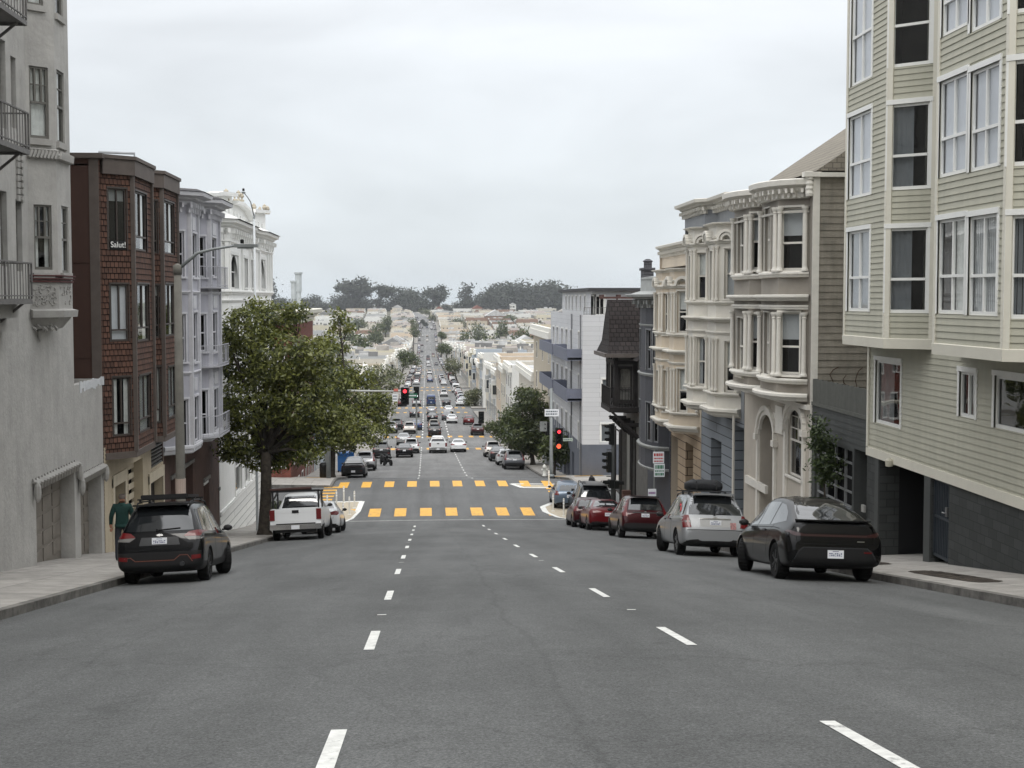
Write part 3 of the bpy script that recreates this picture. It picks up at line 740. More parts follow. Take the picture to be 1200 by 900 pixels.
for i in range(14):
    a = u0+(u1-u0)*i/14; lo.box(sealant, a, a+(u1-u0)/14, zA-.12-.12*rr.random(), zA+.02+.05*rr.random(), .0, .012)
sealant.build('sealant', M('white sealant', (196, 198, 200), .8, .15, 4), t)
fe = MB(); xo = XL+.9; y1 = onX(37, 330, xo).y; y0 = 24.5
for zf, zt in ((onX(20, 350, xo).z, onX(20, 307, xo).z), (onX(20, 170, xo).z, onX(20, 127, xo).z), (onX(5, 6, xo).z, 9.5)):
    yy = y1 if zf < 8 else onX(10, 5, xo).y
    fe.box(XL, xo, y0, yy, zf-.05, zf); fe.bar((xo, y0, zf-.07), (xo, yy, zf-.07), .04, .08); fe.bar((XL, yy, zf-.07), (xo, yy, zf-.07), .04, .08)
    railing(fe, [(xo, y0), (xo, yy), (XL, yy)], zf, zt-zf, .2, .007)
    fe.bar((xo-.1, yy-.3, zf-.1), (XL, yy-.3, zf-.75), .05, .05)
zf = onX(20, 350, xo).z; zt = onX(20, 170, xo).z
for yy in (28.1, 28.55): fe.bar((xo-.35, yy, zf), (xo-.6, yy+.6, zt), .04, .04)
for i in range(16): f = i/16; fe.bar((xo-.35-.25*f, 28.1+.6*f, zf+(zt-zf)*f), (xo-.35-.25*f, 28.55+.6*f, zf+(zt-zf)*f), .025, .025)
fe.build('fire_escape', iron, t)

# ---- brown shingled house
shingle = Mbrick('brown wood shingles', (104, 76, 64), (78, 58, 50), (34, 24, 21), .13, .165, .012, .9, .85, .5, .3)
brown_side = M('dark brown plywood', (72, 52, 45), .75, .14, 2, streak=.5)
brown_trim = M('grey brown trim', (92, 84, 79), .7, .12, 3)
beige = M('beige clapboard', (176, 164, 142), .7, .14, 3, streak=.4)
Y2 = Yan+.03; Ye = 48.6
t = thing('shingled_house', 'brown shingled house with two bays over beige clapboard garages', 'house', (XL, Y2, -6))
bA = bay45(XL, Y2+.22, 156, 178); bB = bay45(XL, bA[3][1]+.25, 190, 208)
ztop = zat(140, 184, bA[0], bA[1]); zbA = zat(140, 531, bA[0], bA[1]); zsid = zbA-.02
mb = MB(); wall = Frame((XL, Y2), (XL, Ye))
panel(mb, wall, zbA+.2, ztop, mat=0)
Yw = Frame((-24, Y2), (XL, Y2))
mb2 = MB(); panel(mb2, Yw, -9.5, ztop+.05, room=False)
for z in (zat(95, 308, (-24, Y2), (XL, Y2)), zat(95, 420, (-24, Y2), (XL, Y2))): Yw.box(mb2, 0, Yw.L, z, z+.03, 0, .02)
Yw.box(mb2, Yw.L-.26, Yw.L-.003, zbA, ztop, 0, .05, 1)
mb2.box(-24, XL, Ye-.02, Ye, -9.5, ztop, 0); mb2.box(-24, XL-.02, Y2, Ye, ztop-.3, ztop-.25, 2)
mb2.build('side_wall', [brown_side, brown_trim, roofing], t)
wm = dict(sash=brown_sash, case=.04, proud=.02, reveal=.07, rail=.24, mull=1, lower=1, bw=.045, sill=False)
sets = ((bA, [[(126.5, 148, 221, 293, dict(curtain='top', gl=glassd, rail=.14)), (129.5, 150.5, 333, 400, dict(curtain='blind', cmat=cream_blind, rail=.2)), (132.5, 153, 442, 511, dict(curtain='sides', rail=.22))],
         [(158, 171.5, 226, 294, dict(curtain='sides', cmat=white_sash)), (160.5, 174.5, 333, 400, dict(curtain='sides', cmat=white_sash)), (163, 176.5, 439, 506, dict(curtain='vert', cmat=blind))]]),
        (bB, [[(177, 184.5, 235, 297, dict()), (177.5, 187, 334, 396, dict(curtain='top')), (179.5, 189, 430, 496, dict(curtain='right'))],
         [(192, 204, 237, 298, dict(curtain='sides', cmat=white_sash)), (193.5, 204.5, 333, 394, dict(curtain='sides', cmat=white_sash)), (197, 207, 429, 490, dict(curtain='vert', cmat=blind))]]))
tb = MB()
for bp, wsx in sets:
    b = MB(); zb = zbA if bp is bA else zbA
    for i in range(3):
        fr = Frame(bp[i], bp[i+1])
        if i < 2: facade(b, fr, zb, ztop-.4, wsx[i], t, lap=(.165, .018), **wm)
        else: panel(b, fr, zb, ztop-.4, lap=(.165, .018))
    cap(b, bp, zb, 0)
    b.build('bay', [shingle, dark], t)
    tb.mold(bp, [(.02, ztop-.5), (.12, ztop-.5), (.12, ztop-.08), (.17, ztop-.07), (.17, ztop+.03), (-.3, ztop+.06)])
    cap(tb, bp, ztop+.05, flip=True)
    for p in bp[1:3]:
        tb.bar((p[0]+.03, p[1], zb), (p[0]+.03, p[1], ztop-.5), .11, .11)
    tb.mold(bp, [(0, zb-.16), (.04, zb-.16), (.04, zb+.02), (0, zb+.03)]); cap(tb, bp, zb-.15)
tb.mold([(-24, Y2-.002), (XL, Y2-.002), bA[0]], [(.02, ztop-.12), (.14, ztop-.1), (.14, ztop+.03), (-.3, ztop+.06)])
tb.build('cornice', brown_trim, t)
mb.build('wall', [shingle, dark], t)
lw = MB(); zg = zwalk(XL, Ye)-.4
d1 = wall.px(134, 146.5, 560, 700); d2 = wall.px(176, 191, 560, 700); e1 = wall.px(151, 168, 545, 700); wv = wall.px(176.5, 191, 507, 545)
zt1 = wall.px(137, 144, 566, 600)[3]; 
d1 = (d1[0], d1[1], zg-1, zt1, .5); d2 = (d2[0], d2[1], zg-1, wall.px(180, 190, 560, 600)[3], .5); e1 = (e1[0], e1[1], zg-1, wall.px(155, 165, 540, 600)[3], .35)
panel(lw, wall, zg-1, zbA+.2, [d1, d2, e1, wv], mat=0, lap=(.115, .014), reveal=.4)
lw.build('ground_floor_wall', [beige, dark], t)
gt = MB()
for d in (d1, d2):
    wall.box(gt, d[0]-.22, d[0], zg, d[3]+.25, 0, .05); wall.box(gt, d[1], d[1]+.2, zg, d[3]+.25, 0, .05); wall.box(gt, d[0]-.22, d[1]+.2, d[3], d[3]+.34, .0, .055)
    mid = (d[0]+d[1])/2
    wall.box(gt, d[0], d[0]+(d[1]-d[0])*.5, zg, d[3]-.05, -.25, -.18)
for k in range(7): wall.box(gt, e1[0], e1[1], e1[3]-.3-k*.32, e1[3]-.12-k*.32, -.3, -.27)
gt.build('garage_trim', M('beige garage trim', (190, 180, 160), .7, .1, 3), t)
for d in (d1, d2):
    w_ = MB(); wall.box(w_, d[0]+.1, d[0]+(d[1]-d[0])*.42, d[3]-1.05, d[3]-.55, -.17, -.165); w_.build('pane', glassd, t)
    w_ = MB(); wall.box(w_, d[0]+(d[1]-d[0])*.5, d[1]-.02, zg, d[3]-.05, -.3, -.26); w_.build('door', M('dark brown door', (38, 32, 29), .6, .2), t)
vg = MB(); 
for k in range(9): zz = wv[2]+(wv[3]-wv[2])*k/9; wall.box(vg, wv[0], wv[1], zz, zz+.06, -.1, -.02)
vg.build('louvre', M('grey louvre', (92, 92, 90), .6, .1), t)
# lettered board in the upper bay window
f1 = Frame(bA[0], bA[1]); u0, u1, z0, z1 = f1.px(129, 147.5, 282, 292)
sb = MB(); f1.box(sb, u0, u1, z0, z1, -.012, .012); so = sb.build('sign_board', M('black sign board', (28, 28, 30), .5, .05), t)
def text(body, size, fr, u, z, n, mat, parent, name='lettering', align='CENTER', ext=.004, bold=False):
    cu = bpy.data.curves.new(name, 'FONT'); cu.body = body; cu.size = size; cu.align_x = align; cu.align_y = 'CENTER'; cu.extrude = ext
    if bold: cu.offset = size*.02
    tmp = bpy.data.objects.new(name, cu); COL.objects.link(tmp); bpy.context.view_layer.update()
    me = bpy.data.meshes.new_from_object(tmp.evaluated_get(bpy.context.evaluated_depsgraph_get())); bpy.data.objects.remove(tmp)
    me.materials.clear(); me.materials.append(mat)
    p = fr.P(u, z, n); off = rootof(parent).location if parent else Vector((0, 0, 0))
    for v in me.vertices:
        q = p+fr.U*v.co.x+Vector((0, 0, 1))*v.co.y+fr.N*v.co.z; v.co = q-off
    o = bpy.data.objects.new(name, me); COL.objects.link(o)
    if parent: o.parent = parent
    return o
signwhite = M('white sign lettering', (235, 235, 232), .6, 0)
text('Salut!', (z1-z0)*.95, f1, (u0+u1)/2, (z0+z1)/2, .016, signwhite, so)

# ---- lavender grey Victorian
lav = M('lavender grey clapboard', (172, 172, 180), .7, .1, 2, streak=.4)
lav_trim = M('pale lavender trim', (196, 196, 200), .65, .08, 3)
brownstone = M('brown painted stone base', (84, 66, 60), .85, .2, 2, .3, 20)
Y3, Y3e = Ye+.03, 61.6
t = thing('lavender_victorian_house', 'lavender grey Victorian with two tall bays, dark bracketed cornices and small balconies', 'house', (XL, Y3, -7))
bA = bay45(XL, Y3+.1, 223, 232); bB = bay45(XL, bA[3][1]+.2, 246, 257)
ztop = zat(212, 240, bA[0], bA[1]); zb = zat(212, 529, bA[0], bA[1])
wall = Frame((XL, Y3), (XL, Y3e)); mb = MB()
panel(mb, wall, zb-.1, ztop+.4, mat=0, lap=(.15, .012), u1=57.2-Y3); panel(mb, wall, zb-.1, zb+2.2, mat=0, u0=57.2-Y3); shell(mb, (XL, Y3), (XL, 57.2), 16, -12, ztop+.6, 0, 2); shell(mb, (XL, 57.2), (XL, Y3e), 16, -12, zb+2.2, 0, 2)
mb.build('wall', [lav, dark, roofing], t)
gm = MB(); zg = zwalk(XL, Y3e)-.6
ds = [wall.px(x0, x1, yt, 700) for x0, x1, yt in ((201, 206, 560), (215, 227, 545), (239.5, 246, 562), (257, 266, 570))]
ds = [(max(.1, h[0]), min(wall.L-.1, h[1]), zg-.3, h[3], .4) for h in ds]
panel(gm, wall, zg, zb+.1, ds, reveal=.4)
gm.build('ground_floor_wall', [brownstone, dark], t)
for h in ds:
    d = MB(); wall.box(d, h[0], h[1], h[2], h[3], -.36, -.3); wall.box(d, h[0]-.1, h[1]+.1, h[3], h[3]+.14, 0, .06); d.build('door', M('greyed door', (112, 110, 106), .6, .15), t)
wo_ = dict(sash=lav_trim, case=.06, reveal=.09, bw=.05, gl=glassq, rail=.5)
sets = ((bA, [[(208, 215.5, 271, 324, {}), (211.5, 217.5, 368, 424, {}), (213, 220.5, 468, 524, {})], [(225, 230, 274, 325, {}), (226.3, 231, 366, 424, {}), (227.5, 232.5, 464, 517, {})]]),
        (bB, [[(232.5, 240.5, 277, 325, {}), (234.5, 241.5, 368, 412, {}), (236.5, 243.5, 457, 514, {})], [(248, 253, 279, 324, {}), (249, 254, 366, 412, {}), (250.5, 255.5, 455, 503, {})]]))
tm = MB(); co = MB()
for bp, wsx in sets:
    b = MB(); zz = zb if bp is bA else zb+.05
    for i in range(3):
        fr = Frame(bp[i], bp[i+1])
        if i < 2: facade(b, fr, zz, ztop, wsx[i], t, **wo_)
        else: panel(b, fr, zz, ztop)
    cap(b, bp, zz); b.build('bay', [lav, dark], t)
    for y in (345, 440): zl = zat(212, y, bA[0], bA[1]); ledge(tm, bp, zl, .12, .08)
    ledge(tm, bp, zz-.1, .3, .1)
    for p in bp[1:3]: tm.bar((p[0]+.01, p[1], zz), (p[0]+.01, p[1], ztop), .14, .14)
    for y in (256, 350, 448):
        for fr in (Frame(bp[1], bp[2]),): zl = zat(212, y, bA[0], bA[1]); fr.box(tm, fr.L*.3, fr.L*.7, zl-.35, zl+.1, 0, .03)
    cornice(co, bp, ztop, .45, .55, 0); brackets(co, bp, ztop-.26, ztop+.08, .26, .34, .08, 0); cap(co, bp, ztop+.44, 0, True)
    co.mold(bp, [(.2, ztop+.45), (.58, ztop+.45), (.3, ztop+.55), (-.3, ztop+.6)], 1)
tm.build('trim', lav_trim, t); co.build('cornice', [lav_trim, M('charcoal roof edge', (62, 60, 62), .7, .15)], t)
for y in (430, 512, 338):
    bl = MB()
    zl = zat(250, y, bB[0], bB[1]); bl.mold([bB[0], bB[1], bB[2]], [(0, zl), (.35, zl), (.35, zl+.06), (0, zl+.06)])
    fa, fb_ = Frame(bB[0], bB[1]), Frame(bB[1], bB[2]); railing(bl, [fa.P(.0, 0, .33)[:2], fa.P(fa.L+.12, 0, .33)[:2], fb_.P(fb_.L, 0, .33)[:2]], zl+.06, .75, .22, .007)
    bl.build('balcony', M('pale balcony rail', (170, 170, 175), .6, .1), t)
vp = MB(); x0 = XL-1.2; p = onX(226, 222, x0); vp.tube([(x0, 50.6, p.z-.3), (x0, 50.6, p.z+.3), (x0-1.2, 50.4, p.z+.32)], .05, 8); vp.build('vent_pipe', M('galvanised pipe', (150, 153, 156), .5, .1), t)

# ---- white ornate corner house
wht = M('white painted stucco', (234, 234, 231), .7, .05, 2, streak=.3)
Y4, Y4e = Y3e+.1, 80.0
t = thing('white_ornate_house', 'white ornate corner house with domed parapet, urns and arched windows', 'house', (XL, 60, -8))
wall = Frame((XL, Y4), (XL, Y4e)); mb = MB()
BX = .42
bay = [(XL, 61.8), (XL+BX, 62.1), (XL+BX, 69.5), (XL+.2, 70.6), (XL+.2, 72.6), (XL+BX, 73.8), (XL+BX, 79.3), (XL, 79.9)]
zc_ = onX(290, 277, XL+BX).z; zbay = -4.3; ztp = zc_+.5
zg = zwalk(XL, Y4e)-.6
zbd = onX(280, 579, XL).z
wl = [('u', (wall.px(x0, x1, 540, 570)[0], wall.px(x0, x1, 540, 570)[1], zbd+.12, zbd+2.6), {}) for x0, x1 in ((275.5, 283), (287, 292), (295, 299), (302, 305))]
hs = facade(mb, wall, zbd, zbay+.1, wl, t, sash=white_sash, case=.1, reveal=.12, gl=glassd, rail=.5)
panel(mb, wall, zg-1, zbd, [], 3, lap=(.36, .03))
wall.box(mb, 0, wall.L, zbd-.1, zbd+.06, 0, .06)
panel(mb, wall, zbay+.1, ztp); shell(mb, (XL, Y4), (XL, Y4e), 18, -13, ztp, 0, 2)
mb.build('wall', [wht, dark, roofing, Mbrick('white rusticated boards', (226, 226, 221), (218, 218, 214), (90, 90, 90), 9.0, .36, .018, .8, .7, .5, .1)], t)  # dark mortar tone paints the shadow gaps between the boards
b = MB(); tm = MB()
wn = {1: [(270.5, 279, 299, 338), (286, 290, 303, 337), (272, 279.5, 362, 404), (286, 291, 362, 404)], 5: [(303, 310.5, 304, 338), (304, 311, 360, 400)], 3: [(294, 297, 305, 337)]}
for i in range(7):
    fr = Frame(bay[i], bay[i+1])
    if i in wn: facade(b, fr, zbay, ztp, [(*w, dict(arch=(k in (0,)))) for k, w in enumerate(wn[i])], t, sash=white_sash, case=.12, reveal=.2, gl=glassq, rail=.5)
    else: panel(b, fr, zbay, ztp)
    for k in range(0, max(1, int(fr.L/1.1))+1):
        u = min(fr.L-.1, .1+k*1.1)
        if i in wn and any(fr.px(*w)[0]-.25 < u < fr.px(*w)[1]+.25 for w in wn[i][:2]): continue
        z0 = onX(290, 345, XL+BX).z; fr.box(tm, u-.09, u+.09, z0, zc_-.25, 0, .1)
        fr.box(tm, u-.14, u+.14, zc_-.5, zc_-.22, 0, .14)
cap(b, bay, zbay); b.build('bay', [wht, dark], t)
for y, h, o in ((346, .22, .16), (354, .14, .1), (292, .16, .12), (410, .25, .16)): ledge(tm, bay, onX(290, y, XL+BX).z, h, o)
cornice(tm, bay, zc_-.05, .5, .45); brackets(tm, bay, zc_-.35, zc_+.05, .32, .7, .14)
tm.mold(bay, [(.55, zc_+.45), (.1, zc_+.62), (-.6, zc_+1.0), (-.9, zc_+1.05)]); cap(tm, [(XL-.1, y) for y in (57.7, 79.5)]+[(XL+.1, 79.5), (XL+.1, 57.7)], zc_+.9)
tm.build('trim', wht, t)
pa = MB(); xp = XL+.1; zp0 = zc_+.4
prof_y = [57.6, 59.2, 61.5, 66.0, 66.01, 68.4, 70.6, 72.6, 72.61, 79.6]
zs = [onX(x, y, xp).z for x, y in ((252, 234), (258, 234), (268, 233), (284, 235), (284, 243), (289, 244), (294, 250), (297, 260), (297, 249), (314, 250))]
n = len(prof_y)
fv = [(xp, y, zp0) for y in prof_y]+[(xp, y, z) for y, z in zip(prof_y, zs)]+[(xp-.35, y, zp0) for y in prof_y]+[(xp-.35, y, z) for y, z in zip(prof_y, zs)]
pa.mesh(fv, [(i, i+1, n+i+1, n+i) for i in range(n-1)]+[(2*n+i+1, 2*n+i, 3*n+i, 3*n+i+1) for i in range(n-1)]+[(n+i, n+i+1, 3*n+i+1, 3*n+i) for i in range(n-1)]+[(0, n, 3*n, 2*n), (n-1, 3*n-1, 4*n-1, 2*n-1)])
for i in range(n-1):
    if prof_y[i+1]-prof_y[i] > .3:
        pa.bar((xp+.05, prof_y[i], zs[i]), (xp+.05, prof_y[i+1], zs[i+1]), .5, .16)
        for j in range(2):
            for q in range(3): yy = prof_y[i]+(prof_y[i+1]-prof_y[i])*(.25+.25*q); zz = min(zs[i], zs[i+1])-.5-.45*j; pa.box(xp, xp+.06, yy-.16, yy+.16, zz-.14, zz+.12)
pa.box(XL-4, xp-.36, 57.6, 58.1, zp0-3, zs[0]); pa.box(XL-4, XL-.02, 57.6, 61.8, -6, zp0+.1)
pa.build('parapet', wht, t)
for k, (x, y0, y1) in enumerate(((265, 234, 221), (275, 234, 226), (279.5, 235, 223), (283.5, 235, 226), (297.5, 249, 238), (304.5, 249, 242), (310, 249, 239), (313.5, 250, 241))):
    p0, p1 = onX(x, y0, xp-.1), onX(x, y1, xp-.1); h = p1.z-p0.z; u = MB()
    u.lathe([(h*.3, -.05), (h*.3, h*.08), (h*.12, h*.14), (h*.1, h*.26), (h*.26, h*.48), (h*.3, h*.6), (h*.2, h*.74), (h*.23, h*.8), (h*.1, h*.92), (.01, h)], (p0.x, p0.y, p0.z), 10)
    u.build('urn', M('weathered urn', (176, 168, 152), .85, .25, 6), t)

# ---- red brick building across the first side street
brick = Mbrick('red brick wall', (122, 62, 50), (96, 48, 40), (110, 92, 84), .22, .075, .008, .3)
Y5, Y5e = 97.0, 117.0
t = thing('red_brick_building', 'red brick building with white cornice behind the street tree', 'building', (XL, 100, -12))
X5 = -9.3; z5 = onX(372, 385, X5).z; zc5 = onX(372, 362, X5).z
wall = Frame((X5, Y5), (X5, Y5e)); side = Frame((-26, Y5), (X5, Y5)); mb = MB(); tm = MB()
zg = zwalk(X5, Y5e)-.6
rows = [z5-1.6-3.2*k for k in range(4)]
hw = [('u', (u, u+1.1, z-1.0, z+.8)) for z in rows for u in (2.2, 5.2, 8.4, 11.6, 14.6, 17.4)]
facade(mb, wall, zg, zc5, hw, t, sash=white_sash, case=.08, reveal=.14, gl=glassd, curtain=None)
hw = [('u', (u, u+1.1, z-1.0, z+.8)) for z in rows for u in (4, 9, 13.2, 15.2)]
facade(mb, side, zg, zc5, hw, t, sash=white_sash, case=.08, reveal=.14, gl=glassd)
mb.face([(-26, Y5, zc5-.4), (X5, Y5, zc5-.4), (X5, Y5e, zc5-.4), (-26, Y5e, zc5-.4)], 2); mb.box(-26, X5-.01, Y5e-.2, Y5e, zg, zc5, 0)
mb.build('wall', [brick, dark, roofing], t)
pl = [(-26, Y5), (X5, Y5), (X5, Y5e)]
cornice(tm, pl, zc5-.9, 1.0, .8); ledge(tm, pl, z5-4.9, .3, .15)
tm.build('cornice', M('cream cornice', (206, 203, 190), .7, .1, 3), t)
for x, y0, y1, r in ((344.5, 352, 329, .2), (350, 345, 319, .24)):
    a, b_ = onY(x, y0+20, 104), onY(x, y1, 104); v = MB(); v.lathe([(r*.8, 0), (r*.8, (b_.z-a.z)*.5), (r, (b_.z-a.z)*.5), (r, b_.z-a.z-.15), (r*1.3, b_.z-a.z-.12), (r*1.3, b_.z-a.z)], a, 10)
    v.build('flue', M('galvanised flue', (176, 182, 184), .45, .12, 3), t)
# ================================================================== RIGHT SIDE OF THE STREET (plans run far -> near)
XR = 11.3
def facade_px_end(px, X=XR, y=450): return onX(px, y, X).y
# ---- sage green clapboard apartment house, nearest on the right
sage = M('sage green clapboard', (178, 176, 160), .6, .1, 1.3, streak=.5)
cream_trim = M('cream trim boards', (216, 212, 198), .55, .05, 2, streak=.3)
charc = Mbrick('charcoal painted block', (68, 70, 69), (58, 60, 59), (46, 48, 47), .4, .2, .01, .5, .75, .5, .18)
charc_p = M('charcoal painted plaster', (72, 74, 73), .75, .12, 2)
vinyl = M('white vinyl frame', (232, 232, 228), .4, .04)
t = thing('sage_clapboard_apartment_house', 'sage green clapboard apartment house on a charcoal base with white framed bay windows', 'apartment house', (XR, 30, -4))
Yf = facade_px_end(1018.5); Yn = -40.0  # near end stretched unseen behind the camera, added to darken reflections
wall = Frame((XR, Yf), (XR, Yn)); mb = MB()
zband = onX(1060, 538, XR).z; zover = onX(1100, 414, XR-.85).z
o = dict(sash=vinyl, case=.09, proud=.035, reveal=.07, bw=.06, sill=False, gl=glass)
facade(mb, wall, zband, zover+.5, [(1026.5, 1056, 423.5, 499, dict(rail=None, curtain='left', gl=glassd)), (1125, 1144, 436, 490, dict(rail=None, mull=1, curtain='right')), (1166, 1262, 446, 512, dict(rail=None, mull=1, gl=glassd))], t, lap=(.14, .02), **o)
panel(mb, wall, zover+.5, 13.5, [])
sl = Frame((24, Yf), (XR, Yf))
shell(mb, (XR, Yf), (XR, Yn), 13, zband, 13.5, 0, 2)
mb.build('wall', [sage, dark, roofing], t)
tm = MB()
wall.box(tm, -.03, wall.L, zband-.2, zband+.02, 0, .05); wall.box(tm, -.03, .1, zband, zover+.3, .0, .05)
b1 = bay45(XR, Yf-2.6, 1037, 990)
# far bay: solve its near wall point so that the near corner falls at 1037 and the angled face ends at 1095
def bay_from(X, pxE, pxC, pxS):
    """bay from three columns of the photograph: far corner, near corner, and where the near face meets the wall"""
    Y0 = X/rat(pxS); return bay45(X, Y0, pxC, pxE)
bays = [bay_from(XR, 990, 1038, 1095), bay_from(XR, 1095.5, 1178, 1262)]
specs = [
 ([(998.5, 1023, -40, 96, dict(mull=1, rail=.42, gl=glasss, curtain='blind', cmat=cream_blind)), (995, 1021.5, 133, 231, dict(mull=1, rail=.42, gl=glasss, curtain='blind', cmat=cream_blind)), (994, 1019.5, 270, 365, dict(mull=1, rail=.42, gl=glasss, curtain='vert', cmat=blind))],
  [(1045.5, 1091.5, -40, 77, dict(rail=.42, gl=glassd)), (1043, 1089.5, 121, 222, dict(rail=.4, gl=glassd, curtain='left', cmat=blind)), (1040.5, 1087, 267, 367, dict(rail=.4, gl=glassd, curtain='left', cmat=blind))]),
 ([(1105, 1136, -60, 36, dict(mull=1, rail=.42, gl=glasss, curtain='blind', cmat=cream_blind)), (1139, 1174, -70, 30, dict(mull=1, rail=.42, gl=glasss, curtain='blind', cmat=cream_blind)),
   (1101.5, 1134, 90, 205, dict(mull=1, rail=.4, gl=glasss, curtain='blind', cmat=cream_blind)), (1138, 1172, 78, 198, dict(mull=1, rail=.4, gl=glasss, curtain='blind', cmat=cream_blind)),
   (1099.5, 1131.5, 256, 368, dict(mull=1, rail=.4, curtain='right')), (1135.5, 1169, 252, 370, dict(mull=1, rail=.4, curtain='vert', cmat=blind))],
  [(1186, 1250, -40, 12, dict(rail=.42, gl=glassd)), (1185, 1249, 68, 193, dict(rail=.42, gl=glassd)), (1183.5, 1248, 251, 374, dict(rail=.42, gl=glassd, curtain='vert', cmat=blind))])]
for bp, (wf, wn) in zip(bays, specs):
    b = MB()
    for i in range(3):
        fr = Frame(bp[i], bp[i+1])
        if i == 0: panel(b, fr, zover, 13.5, lap=(.135, .02))
        else: facade(b, fr, zover, 13.5, wf if i == 1 else wn, t, lap=(.135, .02), **o)
        for u in (0, fr.L): tm.bar(fr.P(min(max(u, .05), fr.L-.05), zover, .012), fr.P(min(max(u, .05), fr.L-.05), 13.4, .012), .12, .05, up=tuple(fr.N))
    cap(b, bp, zover); b.build('bay', [sage, dark], t)
    tm.mold(bp, [(0, zover-.02), (.04, zover-.02), (.05, zover+.2), (0, zover+.22)])
tm.box(XR-.02, XR+.0, Yn, Yf, zover-.02, zover+.15)
tm.build('trim', cream_trim, t)
bs = MB(); zg = zwalk(XR, Yf)-1
ent = wall.px(1030.5, 1084.5, 546, 640); dor = wall.px(1091.5, 1112, 560, 640)
ent = (ent[0], ent[1], zg, wall.px(1055, 1060, 545, 600)[3], .5, True); dor = (dor[0], dor[1], zg, wall.px(1100, 1104, 563, 600)[3], .25)
panel(bs, wall, zg-1, zband-.2, [ent, dor], reveal=.3)
p_ = [[wall.P(u, z, n) for n in (-.5, -5)] for u, z in ((ent[0], zg), (ent[0], ent[3]), (ent[1], ent[3]), (ent[1], zg))]
for a_, b_ in zip(p_, p_[1:]): bs.face([a_[0], a_[1], b_[1], b_[0]], 1)  # recess lining painted near black in place of deep shade
bs.face([q[1] for q in p_], 1)
bs.box(XR, 24, Yf-.02, Yf, zg-2, zband-.2)
bs.build('base_wall', [charc, dark], t)
fl = MB(); e0, e1 = wall.P(ent[0], 0).y, wall.P(ent[1], 0).y
fl.face([(XR+.01, e0, zwalk(XR, e0)), (XR+5, e0, zwalk(XR, e0)+.05), (XR+5, e1, zwalk(XR, e1)+.05), (XR+.01, e1, zwalk(XR, e1))][::-1]); fl.build('entry_floor', conc, t)
gp = MB()
wall.box(gp, ent[0]-.28, ent[0], zg, zband-.2, 0, .04); wall.box(gp, ent[1], dor[0], zg, zband-.2, 0, .04)
wall.box(gp, ent[0]+.3, ent[0]+.55, zg, ent[3], -1.6, -1.3); gp.build('pier', charc_p, t)
d = MB(); du0, du1, zb_, zt_ = dor[0]+.02, dor[1]-.02, zwalk(XR, wall.P(dor[1], 0).y)+.02, dor[3]
gate_m = M('dark steel gate', (62, 68, 74), .45, .12, 3, metal=.3)
d2 = MB()
for u in (du0, du1-.06): wall.box(d2, u, u+.06, zb_, zt_, -.1, -.04)
for z in (zb_, zt_-.06, zb_+(zt_-zb_)*.5): wall.box(d2, du0, du1, z, z+.06, -.1, -.04)
wall.box(d2, du0+.06, du1-.06, zb_+.06, zt_-.06, -.09, -.07)
for k in range(9): u = du0+.06+(du1-du0-.12)*k/9; wall.box(d2, u, u+.02, zb_, zt_, -.07, -.055)
do = d2.build('gate_door', gate_m, t)
hn = MB(); wall.box(hn, du1-.16, du1-.06, zb_+1.0, zb_+1.2, -.04, .02); hn.tube([wall.P(du1-.1, zb_+1.08, .02), wall.P(du1-.1, zb_+1.08, .06), wall.P(du1-.22, zb_+1.08, .06)], .015, 6); hn.build('handle', M('brushed metal', (150, 150, 150), .3, .05, metal=.8), do)
lt = MB(); u, _, z, _ = wall.px(1046, 1056, 538, 545); lt.lathe([(.02, -.02), (.09, 0), (.1, .14), (.03, .2)], wall.P(u+.1, z-.05, .12), 10); wall.box(lt, u+.02, u+.18, z-.02, z+.1, 0, .06); lt.build('wall_lamp', M('cream lamp glass', (190, 186, 170), .4, .05), t)
ho = MB(); u, _, z, _ = wall.px(1015, 1022, 590, 598); wall.box(ho, u-.1, u+.1, z-.08, z+.1, .04, .1); ho.build('door_bell', M('grey door bell', (150, 150, 146), .4, .1), t)

# ---- charcoal garden wall with gate between sage house and taupe Victorian
Yg0 = Yf+.03; Yg1 = facade_px_end(950)-.05
t = thing('charcoal_garden_wall', 'charcoal garden wall topped by dark board fence, with a barred gate', 'wall', (XR, Yg0, -5))
gw = Frame((XR+.05, Yg1), (XR+.05, Yg0)); mb = MB()
zl = onX(985, 484, XR).z; ztf = onX(985, 451, XR).z; zgr = zwalk(XR, Yg1)-.8
gt_ = gw.px(955, 999, 520, 600); gt_ = (gt_[0], gt_[1], zgr, onX(975, 521, XR).z, .35); dg = gw.px(1001, 1016, 528, 620); dg = (dg[0], dg[1], zgr, dg[3], .6)
panel(mb, gw, zgr, zl, [gt_, dg], lap=(.16, .012), reveal=.35)
mb.box(XR+.07, 22, Yg0, Yg1, zl-.1, zl-.05)
mb.build('wall', [charc_p, dark], t)
fb = MB()
k = int(gw.L/.16)
for i in range(k): u = gw.L*i/k; gw.box(fb, u+.004, u+gw.L/k-.004, zl+.1, ztf+.01*(i % 3), -.04-.004*(i % 2), 0)
gw.box(fb, 0, gw.L, zl, zl+.1, -.06, .04)
fb.build('board_fence', M('dark grey fence boards', (92, 93, 88), .8, .16, 6, streak=.5), t)
gb = MB()
for i in range(9): z = gt_[2]+.5+(gt_[3]-gt_[2]-.5)*i/9; gw.box(gb, gt_[0], gt_[1], z, z+.05, -.12, -.07)
for i in range(5): u = gt_[0]+(gt_[1]-gt_[0])*i/4; gw.box(gb, u-.025, u+.025, gt_[2], gt_[3], -.13, -.06)
gb.build('gate', M('grey steel bars', (130, 132, 132), .5, .1), t)

